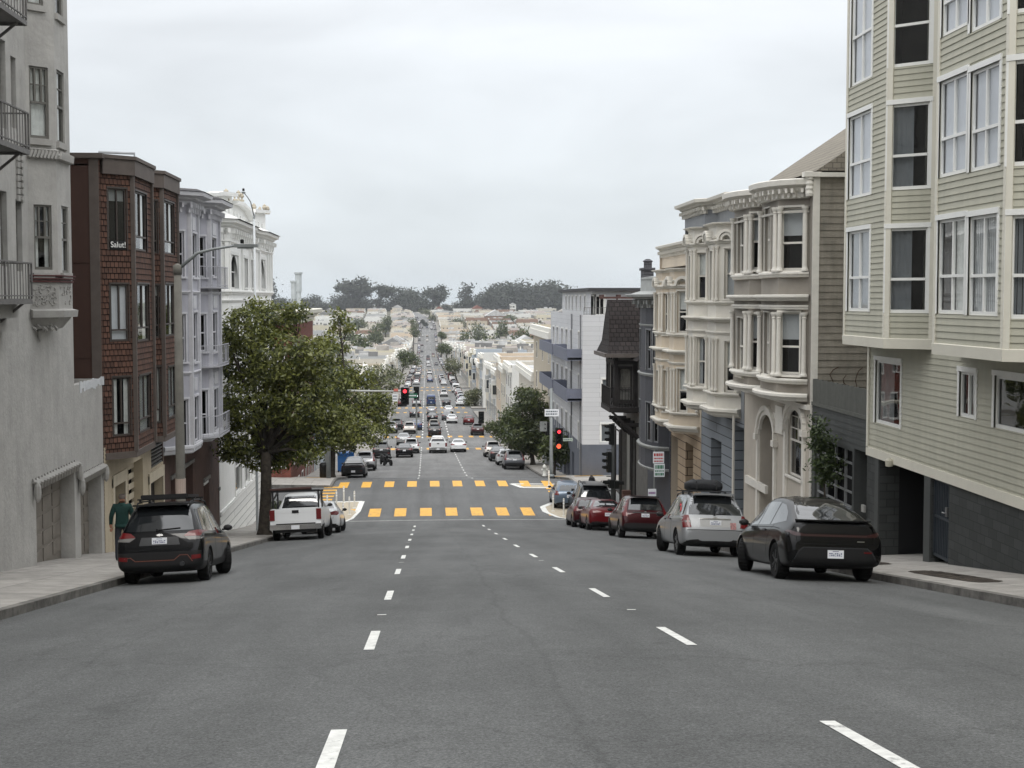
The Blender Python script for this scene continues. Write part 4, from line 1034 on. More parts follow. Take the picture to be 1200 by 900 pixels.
# ---- Victorians, built by one routine
def bow_of(bp, n=10):
    """elliptical plan through the two corners of a three-sided bay"""
    T, E, C, S = [Vector(p) for p in bp]; m = (T+S)/2; b = (T-S).length/2; h = (E-C).length/2; d = abs(E.x-T.x); a = d/math.sqrt(1-(h/b)**2)
    return [(T.x-a*math.sin(math.pi*k/n), m.y+b*math.cos(math.pi*k/n)) for k in range(n+1)]
def fz_(bp, y): return zat(930, y, bR[2], bR[3])
def victorian(name, label, cat, Y0, Y1, bays, cols, zrows, wins, trim_c, wall_c, panel_c, ground, side=None, colr=.075, bow=False, brk=True, XW=XR, glassm=None, round_ledge=True, corn=(.5, .55), depth=16, parap=.6):
    """bays: list of plan polylines; zrows: z of (cornice bottom, list of string courses, bay bottom); wins per bay: (front list, near list)"""
    t = thing(name, label, cat, (XW, (Y0+Y1)/2, -8))
    wall = Frame((XW, Y1), (XW, Y0)); mb = MB(); zc, courses, zb = zrows
    zg = zwalk(XW, Y1)-.6
    panel(mb, wall, zb-.1, zc+corn[0]); shell(mb, (XW, Y1), (XW, Y0), depth, zg, zc+corn[0]+.05, 0, 2, parap)
    mb.build('wall', [wall_c, dark, roofing], t)
    tm = MB(); cn = MB()
    for bp, (wf, wn) in zip(bays, wins):
        b = MB(); lp = bow_of(bp) if bow else bp
        for i in range(3):
            fr = Frame(bp[i], bp[i+1])
            if i == 0: panel(b, fr, zb, zc)
            else: facade(b, fr, zb, zc, wf if i == 1 else wn, t, sash=trim_c, case=.05, proud=.03, reveal=.14, bw=.06, rail=.5, gl=glassm or glass)
        cap(b, bp, zb); b.build('bay', [panel_c, dark], t)
        for z, h, ou in courses:
            ledge(tm, lp, z, h, ou)
            if bow: cap(tm, lp, z); cap(tm, lp, z+h, flip=True)
        if bow: b.mold(lp, [(-.02, fz_(bp, 345)), (-.02, fz_(bp, 326))])
        cn = MB(); cornice(cn, lp, zc, *corn); cap(cn, lp, zc+corn[0]-.01, flip=True)
        if bow: cap(cn, lp, zc)
        cn.build('cornice', trim_c, t)
        if brk: brackets(tm, lp, zc+.02, zc+corn[0]*.5, corn[1]*.75, .5, .08)
        tm.mold(bp, [(0, zc-.42), (.05, zc-.42), (.07, zc-.36), (0, zc-.34)])
        for (z0, z1) in cols:
            f1, f2 = Frame(bp[1], bp[2]), Frame(bp[2], bp[3])
            for p in (f1.P(.09, 0, .07), f1.P(f1.L-.1, 0, .09), f2.P(.07, 0, .07), f2.P(f2.L-.1, 0, .07)): column(tm, (p.x, p.y), z0, z1, colr)
    tm.build('trim', trim_c, t)
    g = MB(); hs = ground['holes'](wall, zg) if ground else []
    panel(g, wall, zg-.5, zb-.1, hs, lap=ground.get('lap'), reveal=.5)
    g.build('ground_floor_wall', [ground['mat'], dark], t)
    return t, wall, zg, hs

# ---- taupe Victorian
taupe = M('taupe painted wood', (144, 138, 129), .65, .08, 2, streak=.3)
taupe_trim = M('pale taupe trim', (222, 218, 209), .55, .06, 3)
old_siding = M('weathered grey siding', (140, 134, 123), .85, .3, 2.5, .3, 30, streak=.4)
YT0 = facade_px_end(952, XR, 300); YT1 = 49.3
bR = bay45(XR, YT0+.35, 912, 892); bL = bay45(XR, bR[0][1]+.05, 878, 860)
fz = lambda y: zat(930, y, bR[2], bR[3])
def th(wall, zg):
    h1 = wall.px(890.5, 908.5, 481, 600); h2 = wall.px(923.5, 942, 475, 560); h3 = wall.px(877, 888, 545, 620)
    return [(h1[0], h1[1], zg-.3, h1[3], .9), (h2[0], h2[1], wall.px(930, 936, 490, 560)[2], h2[3], .12)]
t, wall, zg, hs = victorian('taupe_victorian_house', 'taupe Victorian with two columned bow bays, arched porch and weathered board side', 'house', YT0, YT1, [bL, bR],
    [(fz(318), fz(242)), (fz(441), fz(366))], (fz(233), [(fz(325), .16, .1), (fz(353), .2, .24), (fz(363), .14, .06), (fz(450), .16, .12), (fz(470), .24, .24)], fz(468)),
    [([(864.5, 872, 255, 320, dict(case=.02)), (864, 871.5, 372, 440, dict(case=.02))], [(878, 890, 250, 316, dict(curtain='half', cmat=blind)), (877.5, 890, 368, 433, dict(curtain='half', cmat=blind))]),
     ([(896.5, 903, 244, 318, dict(case=.03)), (895.5, 902, 366, 438, dict(case=.03))], [(914, 941, 243, 317, dict(curtain='half', cmat=blind, rail=.44)), (912, 937, 366, 439, dict(curtain='half', cmat=blind, rail=.45))])],
    taupe_trim, taupe, taupe, dict(holes=th, mat=M('cream painted porch', (186, 178, 166), .7, .08, 2, streak=.3)), parap=.3, corn=(.55, .42), bow=True)
window(wall, hs[1], t, taupe_trim, reveal=.12, bars=2, mull=1, lower=1, gl=glassd, arch=True, case=.04)
ar = MB()                                                       # porch arches, imposts and plinths
for (x0, x1, ysp, yt) in ((889, 910, 512, 478), (921, 944, 500, 472)):
    u0, u1, _, _ = wall.px(x0, x1, 500, 520); zs, zt = onX((x0+x1)/2, ysp, XR).z, onX((x0+x1)/2, yt, XR).z
    for o_, w_ in ((0, .13), (.14, .1)):
        pts = [wall.P((u0+u1)/2-((u1-u0)/2-o_)*math.cos(math.pi*k/14), zs+(zt-zs-o_)*math.sin(math.pi*k/14), .05-o_*.3) for k in range(15)]
        for p, q in zip(pts, pts[1:]): ar.bar(p, q, w_, .16)
    if x0 == 889:
        h = hs[0]; um, hw, hz = (h[0]+h[1])/2, (h[1]-h[0])/2+.01, h[3]+.005
        for s_ in (-1, 1):
            for k in range(8):
                a0, a1 = math.pi/2*k/8, math.pi/2*(k+1)/8
                q = [wall.P(um+s_*hw*math.cos(a0), zs+(hz-zs)*math.sin(a0), .004), wall.P(um+s_*hw*math.cos(a1), zs+(hz-zs)*math.sin(a1), .004), wall.P(um+s_*hw, hz, .004)]
                ar.face(q if s_ > 0 else q[::-1])
    for u in (u0, u1): wall.box(ar, u-.16, u+.16, zs-.2, zs, 0, .16)
    for u in (u0-.05, u1-.18): wall.box(ar, u, u+.22, zg, zs-.2, 0, .08)
u0, u1, z0, z1 = wall.px(912, 920, 476, 508); wall.box(ar, u0, u1, z0, z1, 0, .1)
wall.box(ar, .02, wall.L-.02, fz(474)-.12, fz(474)+.02, 0, .12)
u0, u1, z0, z1 = wall.px(876, 900, 563, 572); wall.box(ar, u0, u1, z0, z1, 0, .1)
ar.build('porch_arch', taupe_trim, t)
sd = MB(); sf = Frame((XR+.02, YT0-.0), (25, YT0))             # weathered near side wall
panel(sd, sf, zg, fz(206), lap=(.2, .022), room=False); sd.build('side_wall', [old_siding, dark], t)
tm = MB(); sf.box(tm, -.03, .17, zg+2.5, fz(208), 0, .045); sf.box(tm, .1, 8, fz(210), fz(205), 0, .2)
for k in range(5): tm.lathe([(.1-.01*k, 0), (.12, .08), (.1, .16)], (XR-.12, YT0-.02, fz(232)+.14*k), 10)
tm.bar((XR-.3, YT0, fz(207)), (XR+.2, YT0, fz(207)), .3, .14)
tm.build('corner_board', taupe_trim, t)
rf = MB(); pk = onP(994, 168, (XR, YT0+2.2), (25, YT0+2.2)); lo_ = onP(938, 206, (XR, YT0+2.2), (25, YT0+2.2))
zz = lo_.z; px_ = 16.5; sl_ = (pk.z-lo_.z)/(pk.x-lo_.x); zp = lo_.z+sl_*(px_-lo_.x)
rf.mesh([(lo_.x, YT0+.4, zz), (lo_.x, YT1, zz), (px_, YT1, zp), (px_, YT0+.4, zp), (2*px_-lo_.x, YT0+.4, zz), (2*px_-lo_.x, YT1, zz)], [(0, 3, 2, 1), (3, 4, 5, 2), (0, 4, 3), (1, 2, 5)])
rf.build('roof', Mbrick('pale tan shingle roof', (136, 130, 118), (122, 116, 106), (90, 86, 80), .25, .16, .012, .5, .9, .5, .2), t)

# ---- cream and grey-blue Victorian
cream = M('cream painted wood', (210, 206, 196), .6, .06, 2, streak=.3)
greyblue = M('grey painted panel', (128, 131, 134), .6, .08, 3)
bluestone = Mbrick('pale blue rusticated wood', (134, 140, 146), (126, 132, 138), (60, 64, 70), 6.0, .36, .02, .7, .7, .5, .12)
YC0, YC1 = YT1+.1, 57.1
bR = bay45(XR, YC0+.5, 839, 829.5); bL = bay45(XR, bR[0][1]+.05, 813, 806)
fz = lambda y: zat(825, y, bL[2], bL[3])
def th(wall, zg):
    r = []
    for x0, x1, y0 in ((806, 816, 505), (833, 845, 515), (861, 872, 500)): h = wall.px(x0, x1, y0, 620); r.append((h[0], h[1], zg-.2 if x0 != 806 else h[2], h[3], .6))
    return r
t, wall, zg, hs = victorian('cream_grey_victorian_house', 'cream and grey Victorian with square bays, arched window hoods and pale blue rusticated base', 'house', YC0, YC1, [bL, bR],
    [(fz(352), fz(292)), (fz(452), fz(394))], (fz(270), [(fz(289), .14, .14), (fz(357), .14, .14), (fz(376), .18, .26), (fz(390), .12, .08), (fz(458), .14, .16), (fz(480), .3, .26)], fz(481)),
    [([(808, 811.5, 300, 352, dict(case=.02)), (808, 811, 396, 450, dict(case=.02))], [(816.5, 829, 296, 351, dict(curtain='half')), (816.5, 829, 395, 452, dict(curtain='sides', cmat=blind))]),
     ([(832.5, 837.5, 294, 352, dict(case=.02)), (833, 837.5, 396, 455, dict(case=.02))], [(849, 861, 291, 350, dict(curtain='blind', cmat=blind)), (849, 861, 400, 460, dict(curtain='half'))])],
    cream, greyblue, cream, dict(holes=th, mat=bluestone), corn=(.14, .2), colr=.05, brk=False)
tp = MB(); wl = [(XR-.75, YC1), (XR-.75, YC0+3.6), (XR-.35, YC0+3.2), (XR-.35, YC0)]
ztop = onX(808, 250, XR-.75).z; panel(tp, Frame(wl[0], wl[1]), fz(270)+.12, ztop, mat=0); panel(tp, Frame(wl[1], wl[2]), fz(270)+.12, ztop, mat=0); panel(tp, Frame(wl[2], wl[3]), fz(270)+.12, ztop, mat=0)
tp.box(XR-.74, XR+6, YC1-.02, YC1, fz(270), ztop, 0); tp.box(XR-.34, XR+6, YC0, YC0+.02, fz(270), ztop, 0)
tp.face([(XR-.74, YC1, ztop), (XR-.35, YC0, ztop), (XR+6, YC0, ztop), (XR+6, YC1, ztop)]); tp.build('attic_wall', [greyblue, dark], t)
ac = MB(); cornice(ac, wl, ztop-.05, .4, .45); brackets(ac, wl, ztop-.2, ztop+.05, .25, .3, .1)
for bp in (bL, bR):                                             # little arched hoods over the bay fronts
    for fr in (Frame(bp[1], bp[2]), Frame(bp[2], bp[3])):
        u = fr.L*.5 if fr.L < 1.2 else .5; r = .34; zc = fz(289)+.12
        for rr_, n_ in ((r, .28), (r-.12, .2)):
            pts = [fr.P(u-rr_*math.cos(math.pi*k/10), zc+rr_*math.sin(math.pi*k/10), .12) for k in range(11)]
            for p, q in zip(pts, pts[1:]): ac.bar(p, q, .1, n_, up=tuple(fr.N))
ac.build('cornice', cream, t)
dp = MB(); p0 = wall.px(868, 872, 470, 480); dp.tube([wall.P(p0[0], fz(478), .25), wall.P(p0[0], zg+2, .25)], .05, 8); dp.build('downpipe', cream, t)

# ---- peach and cream Victorian
peach = M('peach painted wood', (200, 187, 168), .6, .06, 2, streak=.3)
peachbase = Mbrick('peach rusticated wood', (176, 156, 132), (168, 148, 124), (70, 58, 48), 6.0, .36, .02, .7, .7, .5, .12)
YP0, YP1 = YC1+.1, 64.2
bR = bay45(XR, YP0+.3, 790, 784.5); bL = bay45(XR, bR[0][1]+.05, 775.5, 768.5)
fz = lambda y: zat(800, y, bR[2], bR[3])
def th(wall, zg):
    r = []
    for x0, x1, y0 in ((785, 794, 512), (803, 812, 520)): h = wall.px(x0, x1, y0, 620); r.append((h[0], h[1], zg-.2, h[3], .6))
    return r
t, wall, zg, hs = victorian('peach_victorian_house', 'peach and cream Victorian with narrow columned bays, between the cream house and the charcoal house', 'house', YP0, YP1, [bL, bR],
    [(fz(390), fz(342)), (fz(482), fz(432))], (fz(318), [(fz(338), .16, .14), (fz(395), .14, .14), (fz(416), .2, .28), (fz(428), .12, .08), (fz(487), .14, .16), (fz(506), .26, .22)], fz(508)),
    [([(769.5, 772, 345, 392, dict(case=.02)), (769.5, 772, 434, 480, dict(case=.02))], [(777.5, 784, 344, 392, {}), (777.5, 784, 434, 482, {})]),
     ([(785.5, 788, 344, 391, dict(case=.02)), (785.5, 788, 434, 482, dict(case=.02))], [(793.5, 804.5, 341, 390, dict(curtain='half')), (794, 805, 432, 483, dict(curtain='half'))])],
    cream, peach, peach, dict(holes=th, mat=peachbase), corn=(.14, .2), colr=.05, brk=False)
ac = MB(); wl = [(XR-.5, YP1), (XR-.5, YP0)]; ztop = onX(790, 292, XR-.6).z
tp = MB(); panel(tp, Frame(*wl), fz(318)+.25, ztop, mat=0); tp.box(XR-.59, XR+6, YP0, YP0+.02, fz(318), ztop, 0); tp.box(XR-.59, XR+6, YP1-.02, YP1, fz(318), ztop, 0); tp.face([(XR-.6, YP1, ztop), (XR-.6, YP0, ztop), (XR+6, YP0, ztop), (XR+6, YP1, ztop)]); tp.build('attic_wall', [peach, dark], t)
cornice(ac, wl, ztop-.1, .35, .3); brackets(ac, wl, ztop-.28, ztop, .2, .3, .1)
for bp in (bL, bR):
    for fr in (Frame(bp[1], bp[2]), Frame(bp[2], bp[3])):
        u = fr.L*.4; zc = fz(338)+.12
        pts = [fr.P(u-.34*math.cos(math.pi*k/10), zc+.34*math.sin(math.pi*k/10), .1) for k in range(11)]
        for p, q in zip(pts, pts[1:]): ac.bar(p, q, .12, .26, up=tuple(fr.N))
ac.build('cornice', cream, t)

# ---- charcoal house with round bay
chs = M('charcoal blue clapboard', (72, 73, 78), .65, .1, 2, streak=.3)
chtrim = M('mid grey trim', (128, 130, 132), .6, .08, 3)
YB0, YB1 = YP1+.1, 71.0
t = thing('charcoal_round_bay_house', 'charcoal clapboard house with a tall rounded bay and pale grey cornice', 'house', (XR, 67, -9))
mb = MB(); wall = Frame((XR, YB1), (XR, YB0)); zc = onX(752, 352, XR-1).z; zb = onX(752, 548, XR-1).z; zg = zwalk(XR, YB1)-.8
bp0 = bay45(XR, YB0+.4, 757.5, 747); cx, cy = XR+.0, (bp0[0][1]+bp0[3][1])/2; rx = XR-bp0[1][0]; ry = (bp0[0][1]-bp0[3][1])/2
arc = [(cx-rx*math.sin(math.pi*k/8)**.8, cy+ry*math.cos(math.pi*k/8)) for k in range(9)]
hd = wall.px(748, 757, 575, 640); hd = (hd[0], hd[1], zg, hd[3], .5)
panel(mb, wall, zg-.5, zc, [hd], lap=(.2, .015), reveal=.5); shell(mb, (XR, YB1), (XR, YB0), 16, zg, zc+.3, 0, 2)
mb.build('wall', [chs, dark, roofing], t)
b = MB(); tm = MB()
wn = {2: [(748.5, 753.5, 386, 432), (748.5, 754, 470, 515)], 4: [(754, 759.5, 386, 432), (754, 759.5, 470, 515)], 6: [(762, 770, 386, 432), (762, 772, 468, 515)]}
for i in range(8):
    fr = Frame(arc[i], arc[i+1])
    if i in (3, 5, 6): 
        z = [(onX(752, a, XR-1).z, onX(752, c, XR-1).z) for a, c in ((386, 432), (470, 515))]
        facade(b, fr, zb, zc, [('u', (.1, fr.L-.1, q, p), dict(case=.05)) for p, q in z], t, lap=(.2, .015), sash=chtrim, reveal=.1, gl=glassd, sill=False)
    else: panel(b, fr, zb, zc, lap=(.2, .015))
cap(b, arc, zb); b.build('bay', [chs, dark], t)
pgm = M('pale grey cornice', (150, 152, 150), .6, .1, 3)
for y, h, o_ in ((440, .16, .12), (524, .2, .14), (548, .14, .08), (382, .1, .06)): tm = MB(); ledge(tm, arc, onX(752, y, XR-1).z, h, o_); tm.build('string_course', pgm, t)
tm = MB(); cornice(tm, arc, zc-.1, .4, .75); tm.mold(arc, [(.5, zc+.3), (.0, zc+.45), (-.05, zc+1.1), (-.5, zc+1.15)]); cap(tm, arc, zc+1.0, flip=True); brackets(tm, arc, zc-.35, zc, .4, .5)
tm.build('cornice', M('pale grey cornice', (150, 152, 150), .6, .1, 3), t)
ch = MB(); a0 = onX(752, 350, XR+.3); a1 = onX(752, 318, XR-.5); ch.box(XR-.8, XR-.36, 67.3, 68.5, a0.z-1.5, a1.z); ch.box(XR-.86, XR-.3, 67.2, 68.6, a1.z, a1.z+.12); ch.lathe([(.2, 0), (.2, .3), (.26, .35), (.1, .45)], (XR-.55, 67.9, a1.z+.1), 10)
ch.build('chimney', Mbrick('charcoal chimney boards', (84, 84, 88), (78, 78, 82), (48, 48, 52), 8, .25, .02), t)
bb = MB(); bb.box(XR+1.6, XR+8, 72.0, 75.5, zc-2, onX(775, 305, XR+3).z); bb.build('rear_wing', M('pale tan stucco', (190, 182, 160), .8, .1), t)

# ---- dark timbered corner house with steep shingle roof
timber = M('near black timber', (44, 41, 40), .75, .2, 4)
infill = M('grey stucco infill', (104, 102, 98), .85, .2, 3)
slate = Mbrick('dark brown roof shingles', (50, 45, 44), (40, 36, 36), (26, 22, 22), .3, .3, .03, .8, .9, .5, .3)
YD0, YD1 = YB1+.1, 80.0
t = thing('dark_timbered_corner_house', 'dark timbered corner house with steep brown shingle roof and a balcony', 'house', (XR, 77, -10))
mb = MB(); wall = Frame((XR, YD1), (XR, YD0)); zg = zwalk(XR, YD1)-.8
xe = XR-1.72; pe = onY(701, 415, 74.5); ze = pe.z; pr = onY(708, 351, 76.5); zrg = pr.z
dw = [wall.px(722, 727, 505, 575), wall.px(729, 739, 500, 585), wall.px(741, 745, 500, 590)]
dw = [(h[0], h[1], h[2] if i != 1 else zg, h[3], .3) for i, h in enumerate(dw)]
panel(mb, wall, zg-.5, ze+.2, dw, reveal=.3); shell(mb, (XR, YD1), (XR, YD0), 14, zg, ze+.1, 0, 0, .1)
mb.build('wall', [infill, dark], t)
for h in dw[:1]+dw[2:]: window(wall, (h[0]+.02, h[1]-.02, h[2], h[3]), t, timber, reveal=.2, gl=glassd)
d = MB(); wall.box(d, dw[1][0]+.1, dw[1][1]-.1, zg, dw[1][3]-.1, -.25, -.2); d.build('door', M('grey glazed door', (120, 120, 116), .5, .1), t)
b = MB(); zb = onY(715, 480, 77).z; XB = XR-1.15
bay = [(XR, 78.9), (XB, 78.5), (XB, 75.0), (XR, 74.6)]
for i in range(3):
    fr = Frame(bay[i], bay[i+1]); 
    if i == 1: facade(b, fr, zb, ze+.3, [('u', (u, u+.75, zb+.6, zb+2.5), dict(arch=True)) for u in (.4, 2.0)], t, sash=timber, reveal=.12, gl=glassd, case=.1)
    elif i == 2: facade(b, fr, zb, ze+.3, [('u', (.2, .85, zb+.1, zb+2.4), dict(arch=True))], t, sash=timber, reveal=.1, gl=glass, case=.08, curtain='full', cmat=infill)
    else: panel(b, fr, zb, ze+.3)
cap(b, bay, zb); b.build('bay', [infill, dark], t)
tm = MB()
for i in range(3):
    fr = Frame(bay[i], bay[i+1])
    for k in range(int(fr.L/1.0)+2): u = min(fr.L-.06, .06+k*1.0); fr.box(tm, u-.09, u+.09, zb, ze+.2, 0, .05)
    for z in (zb, zb+.5, zb+2.6, ze-.1): fr.box(tm, 0, fr.L, z, z+.2, 0, .07)
tm.build('timber_frame', timber, t)
for h in dw:
    tm = MB(); wall.box(tm, h[0]-.15, h[0], zg, h[3]+.2, 0, .06); wall.box(tm, h[1], h[1]+.15, zg, h[3]+.2, 0, .06); tm.build('door_frame', timber, t)
for k in range(4): u = 1+k*1.6; tm = MB(); tm.obb(wall.P(u, zb-.7, 0), wall.U*.16, wall.N*.95, Vector((0, 0, .2))); tm.bar(wall.P(u+.08, zb-1.4, .02), wall.P(u+.08, zb-.5, .95), .14, .14); tm.build('bracket', timber, t)
rf = MB(); xi = XR+9
# steep roof: near slope rises away from the camera, street edge flares out at the eave
e0, e1, yr = 74.0, 78.8, 76.2
P_ = [(xe, e0, ze), (xe+.2, e0+.8, ze+(zrg-ze)*.22), (xe+.28, yr-.7, ze+(zrg-ze)*.68), (xe+.32, yr, zrg)]
for (a, c) in zip(P_, P_[1:]):
    rf.face([a, (xi, a[1], a[2]), (xi, c[1], c[2]), c], 0, [(a[0], a[2]*1.3), (xi, a[2]*1.3), (xi, c[2]*1.3), (c[0], c[2]*1.3)])
Q_ = [(x, 2*yr-y+.4, z) for x, y, z in P_]
for (a, c) in zip(Q_, Q_[1:]): rf.face([(xi, a[1], a[2]), a, c, (xi, c[1], c[2])], 0)
rf.face([P_[0], P_[1], P_[2], P_[3], Q_[3], Q_[2], Q_[1], Q_[0]][::-1], 0)
rf.face([P_[3], (xi, yr, zrg), (xi, Q_[3][1], zrg), Q_[3]], 0)
rf.mesh([(xe, e0, ze-.16), (xi, e0, ze-.16), (xi, e1, ze-.16), (xe, e1, ze-.16)], [(0, 3, 2, 1)], 1)
rf.bar((xe-.06, e0-.05, ze-.06), (xi, e0-.05, ze-.06), .16, .2, 1); rf.bar((xe-.06, e0-.05, ze-.06), (xe-.06, e1, ze-.06), .16, .2, 1)
gx = XR-.4; rf.mesh([(gx, e0-1.6, ze-.3), (gx+3.2, e0-1.6, ze-.3), (gx+1.9, e0-1.6, ze+1.0), (gx, e0+1.5, ze-.3), (gx+3.2, e0+1.5, ze+.6), (gx+1.9, e0+1.6, ze+1.1)], [(0, 2, 5, 3), (2, 1, 4, 5), (0, 1, 2)], 0)
rf.build('roof', [slate, M('grey brown gutter', (92, 86, 82), .6, .15)], t)
bl = MB(); zbl = onY(715, 476, 75).z; bx = XR-1.6
bl.box(bx, XR-.9, 73.9, 77.6, zbl-.25, zbl); bl.box(XR-.9, XR, 73.9, 74.5, zbl-.25, zbl); railing(bl, [(bx+.03, 77.5), (bx+.03, 73.95), (XR-.1, 73.95)], zbl, 1.05, .16, .014)
bl.bar((XR, 73.7, zbl-1.6), (bx+.1, 73.7, zbl-.2), .12, .12)
bl.build('balcony', timber, t)
stp = MB()
for k in range(6): wall.box(stp, 3.0+.3*k, 3.3+.3*k, zg, zg+2.2-.22*k, .02, .5)
stp.build('stair', M('red brown stoop', (98, 72, 64), .8, .2, 3), t)

# ---- white modern apartment block across the side street
X7, Y7, Y7e = 10.9, 97.6, 122.5
wpl = Mbrick('white panel cladding', (196, 197, 199), (190, 191, 193), (150, 151, 154), 2.4, .33, .008, .2, .6, .5, .05)
sl = M('slate grey base', (94, 98, 107), .75, .1, 1)
balc = M('blue grey balcony panel', (104, 108, 122), .6, .08, 2)
t = thing('white_apartment_block', 'white modern apartment block with blue grey balconies and slate base at the corner', 'apartment block', (X7, Y7, -12))
st_, so_ = Frame((X7, Y7e), (X7, Y7)), Frame((X7, Y7), (X7+16, Y7))
zb7 = onY(700, 521, Y7).z; zt7 = onY(690, 369, Y7).z; zp7 = onY(690, 341, Y7+2).z; zg = zwalk(X7, Y7e)-.8
mb = MB()
wo7 = dict(sash=white_sash, case=.1, proud=.02, reveal=.12, gl=glassd, rail=None, sill=False)
facade(mb, so_, zb7, zt7, [(705.5, 716, 444.5, 464.5, dict(curtain='blind', cmat=blind)), (704.5, 718, 497, 518, dict(curtain='blind', cmat=blind)), ('u', (3.8, 4.6, zb7+1.2, zb7+2.5), {}), ('u', (6, 8, zb7+6.8, zb7+8.2), {}), ('u', (6, 8, zb7+3.6, zb7+5), {})], t, **wo7)
sw = []
for y0, y1 in ((386, 408), (432, 453), (483, 512)):
    z0, z1 = onX(664, y1, X7).z, onX(664, y0, X7).z
    for u in (2.0, 5.5, 9.5, 13, 16.5, 22.2): sw.append(('u', (u, u+(1.5 if u != 22.2 else .9), z0, z1), {}))
facade(mb, st_, zb7, zt7, sw, t, **wo7)
mb.face([(X7, Y7, zt7-.2), (X7+16, Y7, zt7-.2), (X7+16, Y7e, zt7-.2), (X7, Y7e, zt7-.2)], 2)
mb.box(X7, X7+16, Y7e-.05, Y7e, zg, zt7)
mb.build('wall', [wpl, dark, roofing], t)
bs = MB(); panel(bs, so_, zg, zb7, [], mat=0); hs = [(u, u+1.5, zg, zb7-1.2) for u in (3, 6, 9, 12, 15, 18)]; panel(bs, st_, zg, zb7, hs, mat=0, reveal=.5)
bs.build('base_wall', [sl, dark], t)
ph = MB(); xs7 = X7+.9; pw = Frame((xs7, Y7+2.0), (X7+15, Y7+2.0)); pf = Frame((xs7, Y7e-1), (xs7, Y7+2.0))
facade(ph, pw, zt7-.3, zp7, [(681, 688, 346, 369, dict(rail=None)), (690, 697, 347, 369, dict(rail=None)), (698, 708, 347, 369, dict(rail=None, mull=1)), ('u', (5, 8, zt7, zt7+1.4), {})], t, **wo7)
facade(ph, pf, zt7-.3, zp7, [('u', (u, u+.9, zt7+.2, zp7-.35), {}) for u in (3, 5.5, 8, 11, 14, 17)], t, **wo7)
ph.box(xs7-.35, X7+15.3, Y7+1.5, Y7e-.8, zp7, zp7+.22, 1); ph.build('penthouse', [wpl, dark], t) if False else ph.build('penthouse', [wpl, M('dark flat roof edge', (62, 62, 64), .7, .1)], t)
pg = MB()
for k in range(9): x = xs7+.5+k*1.2; pg.box(x, x+.12, Y7+.3, Y7+2.0, zp7-.4, zp7-.26)
pg.box(xs7+.3, X7+12, Y7+.3, Y7+.45, zp7-.55, zp7-.4); [pg.box(x, x+.1, Y7+.3, Y7+.42, zt7-.2, zp7-.5) for x in (xs7+1.5, xs7+5, xs7+8.5)]
pg.build('pergola', M('brown pergola beams', (84, 62, 58), .7, .15), t)
rl = MB(); railing(rl, [(X7+.1, Y7+.1), (X7+10, Y7+.1)], zt7, .5, .2); rl.build('railing', iron, t)
for y0, y1 in ((411, 424), (459, 473.5)):
    z0, z1 = onX(672, y1, X7-.9).z, onX(672, y0, X7-.9).z
    for a, c in ((Y7+.5, 108.5), (109.5, 122)):
        b = MB(); xo = X7-1.0 if a < 100 else X7-1.0
        b.box(xo, X7, a, c, z0-.05, z0+.15); b.box(xo-.05, xo, a, c, z0-.1, z1); b.box(xo, X7, a, a+.06, z0, z1); b.box(xo, X7, c-.06, c, z0, z1)
        b.build('balcony', balc, t)
dpp = MB(); dpp.tube([(X7-.06, 104.5, zt7), (X7-.06, 104.5, zb7)], .06, 6); dpp.tube([(X7-.06, Y7+.9, zt7), (X7-.06, Y7+.9, zg)], .05, 6); dpp.build('downpipe', M('grey downpipe', (120, 122, 126), .5, .1), t)
# ================================================================== VEHICLES
def paint(name, rgb, metal=.0, rough=.3): return M('car paint '+name, rgb, rough, 0, spec=.06, metal=metal, coat=.55)
PB = dict(black=paint('black', (3, 3, 4)), navy=paint('black blue', (3, 4, 7)), silver=paint('silver', (142, 144, 146), .5, .35), white=paint('white', (208, 210, 211)), maroon=paint('maroon', (52, 13, 18), .2),
          red=paint('red', (86, 14, 20), .1), grey=paint('grey', (84, 86, 90), .4), darkgrey=paint('dark grey', (44, 46, 50), .4), blue=paint('blue', (44, 62, 98), .3), bluegrey=paint('blue grey', (92, 104, 118), .4), tan=paint('tan', (150, 140, 122), .4), pearl=paint('pearl', (205, 200, 194), .2))
cglass = M('car glass', (.012, .014, .016), .04, 0, spec=.9, coat=.6)
cblack = M('black car plastic', (20, 20, 21), .5, .1, 20)
ctrim = M('dark grey car trim', (46, 47, 49), .45, .1, 20)
rubber = M('tyre rubber', (18, 18, 18), .85, .2, 30)
alloy = M('alloy rim', (120, 122, 124), .3, .05, metal=.8)
darkrim = M('dark rim', (52, 53, 55), .35, .05, metal=.6)
redlens = M('red lens', (92, 5, 9), .3, 0, spec=.3, coat=.35); clearlens = M('clear lens', (104, 102, 100), .4, 0, spec=.3, coat=.3)
plate_m = M('white number plate', (214, 216, 220), .4, .03); plate_ink = M('plate blue print', (60, 70, 110), .5, 0)
chrome = M('chrome', (190, 190, 190), .12, 0, metal=1); copper = M('copper accent', (112, 70, 58), .4, 0, metal=.3)
seatm = M('under body', (10, 10, 10), .9, 0)

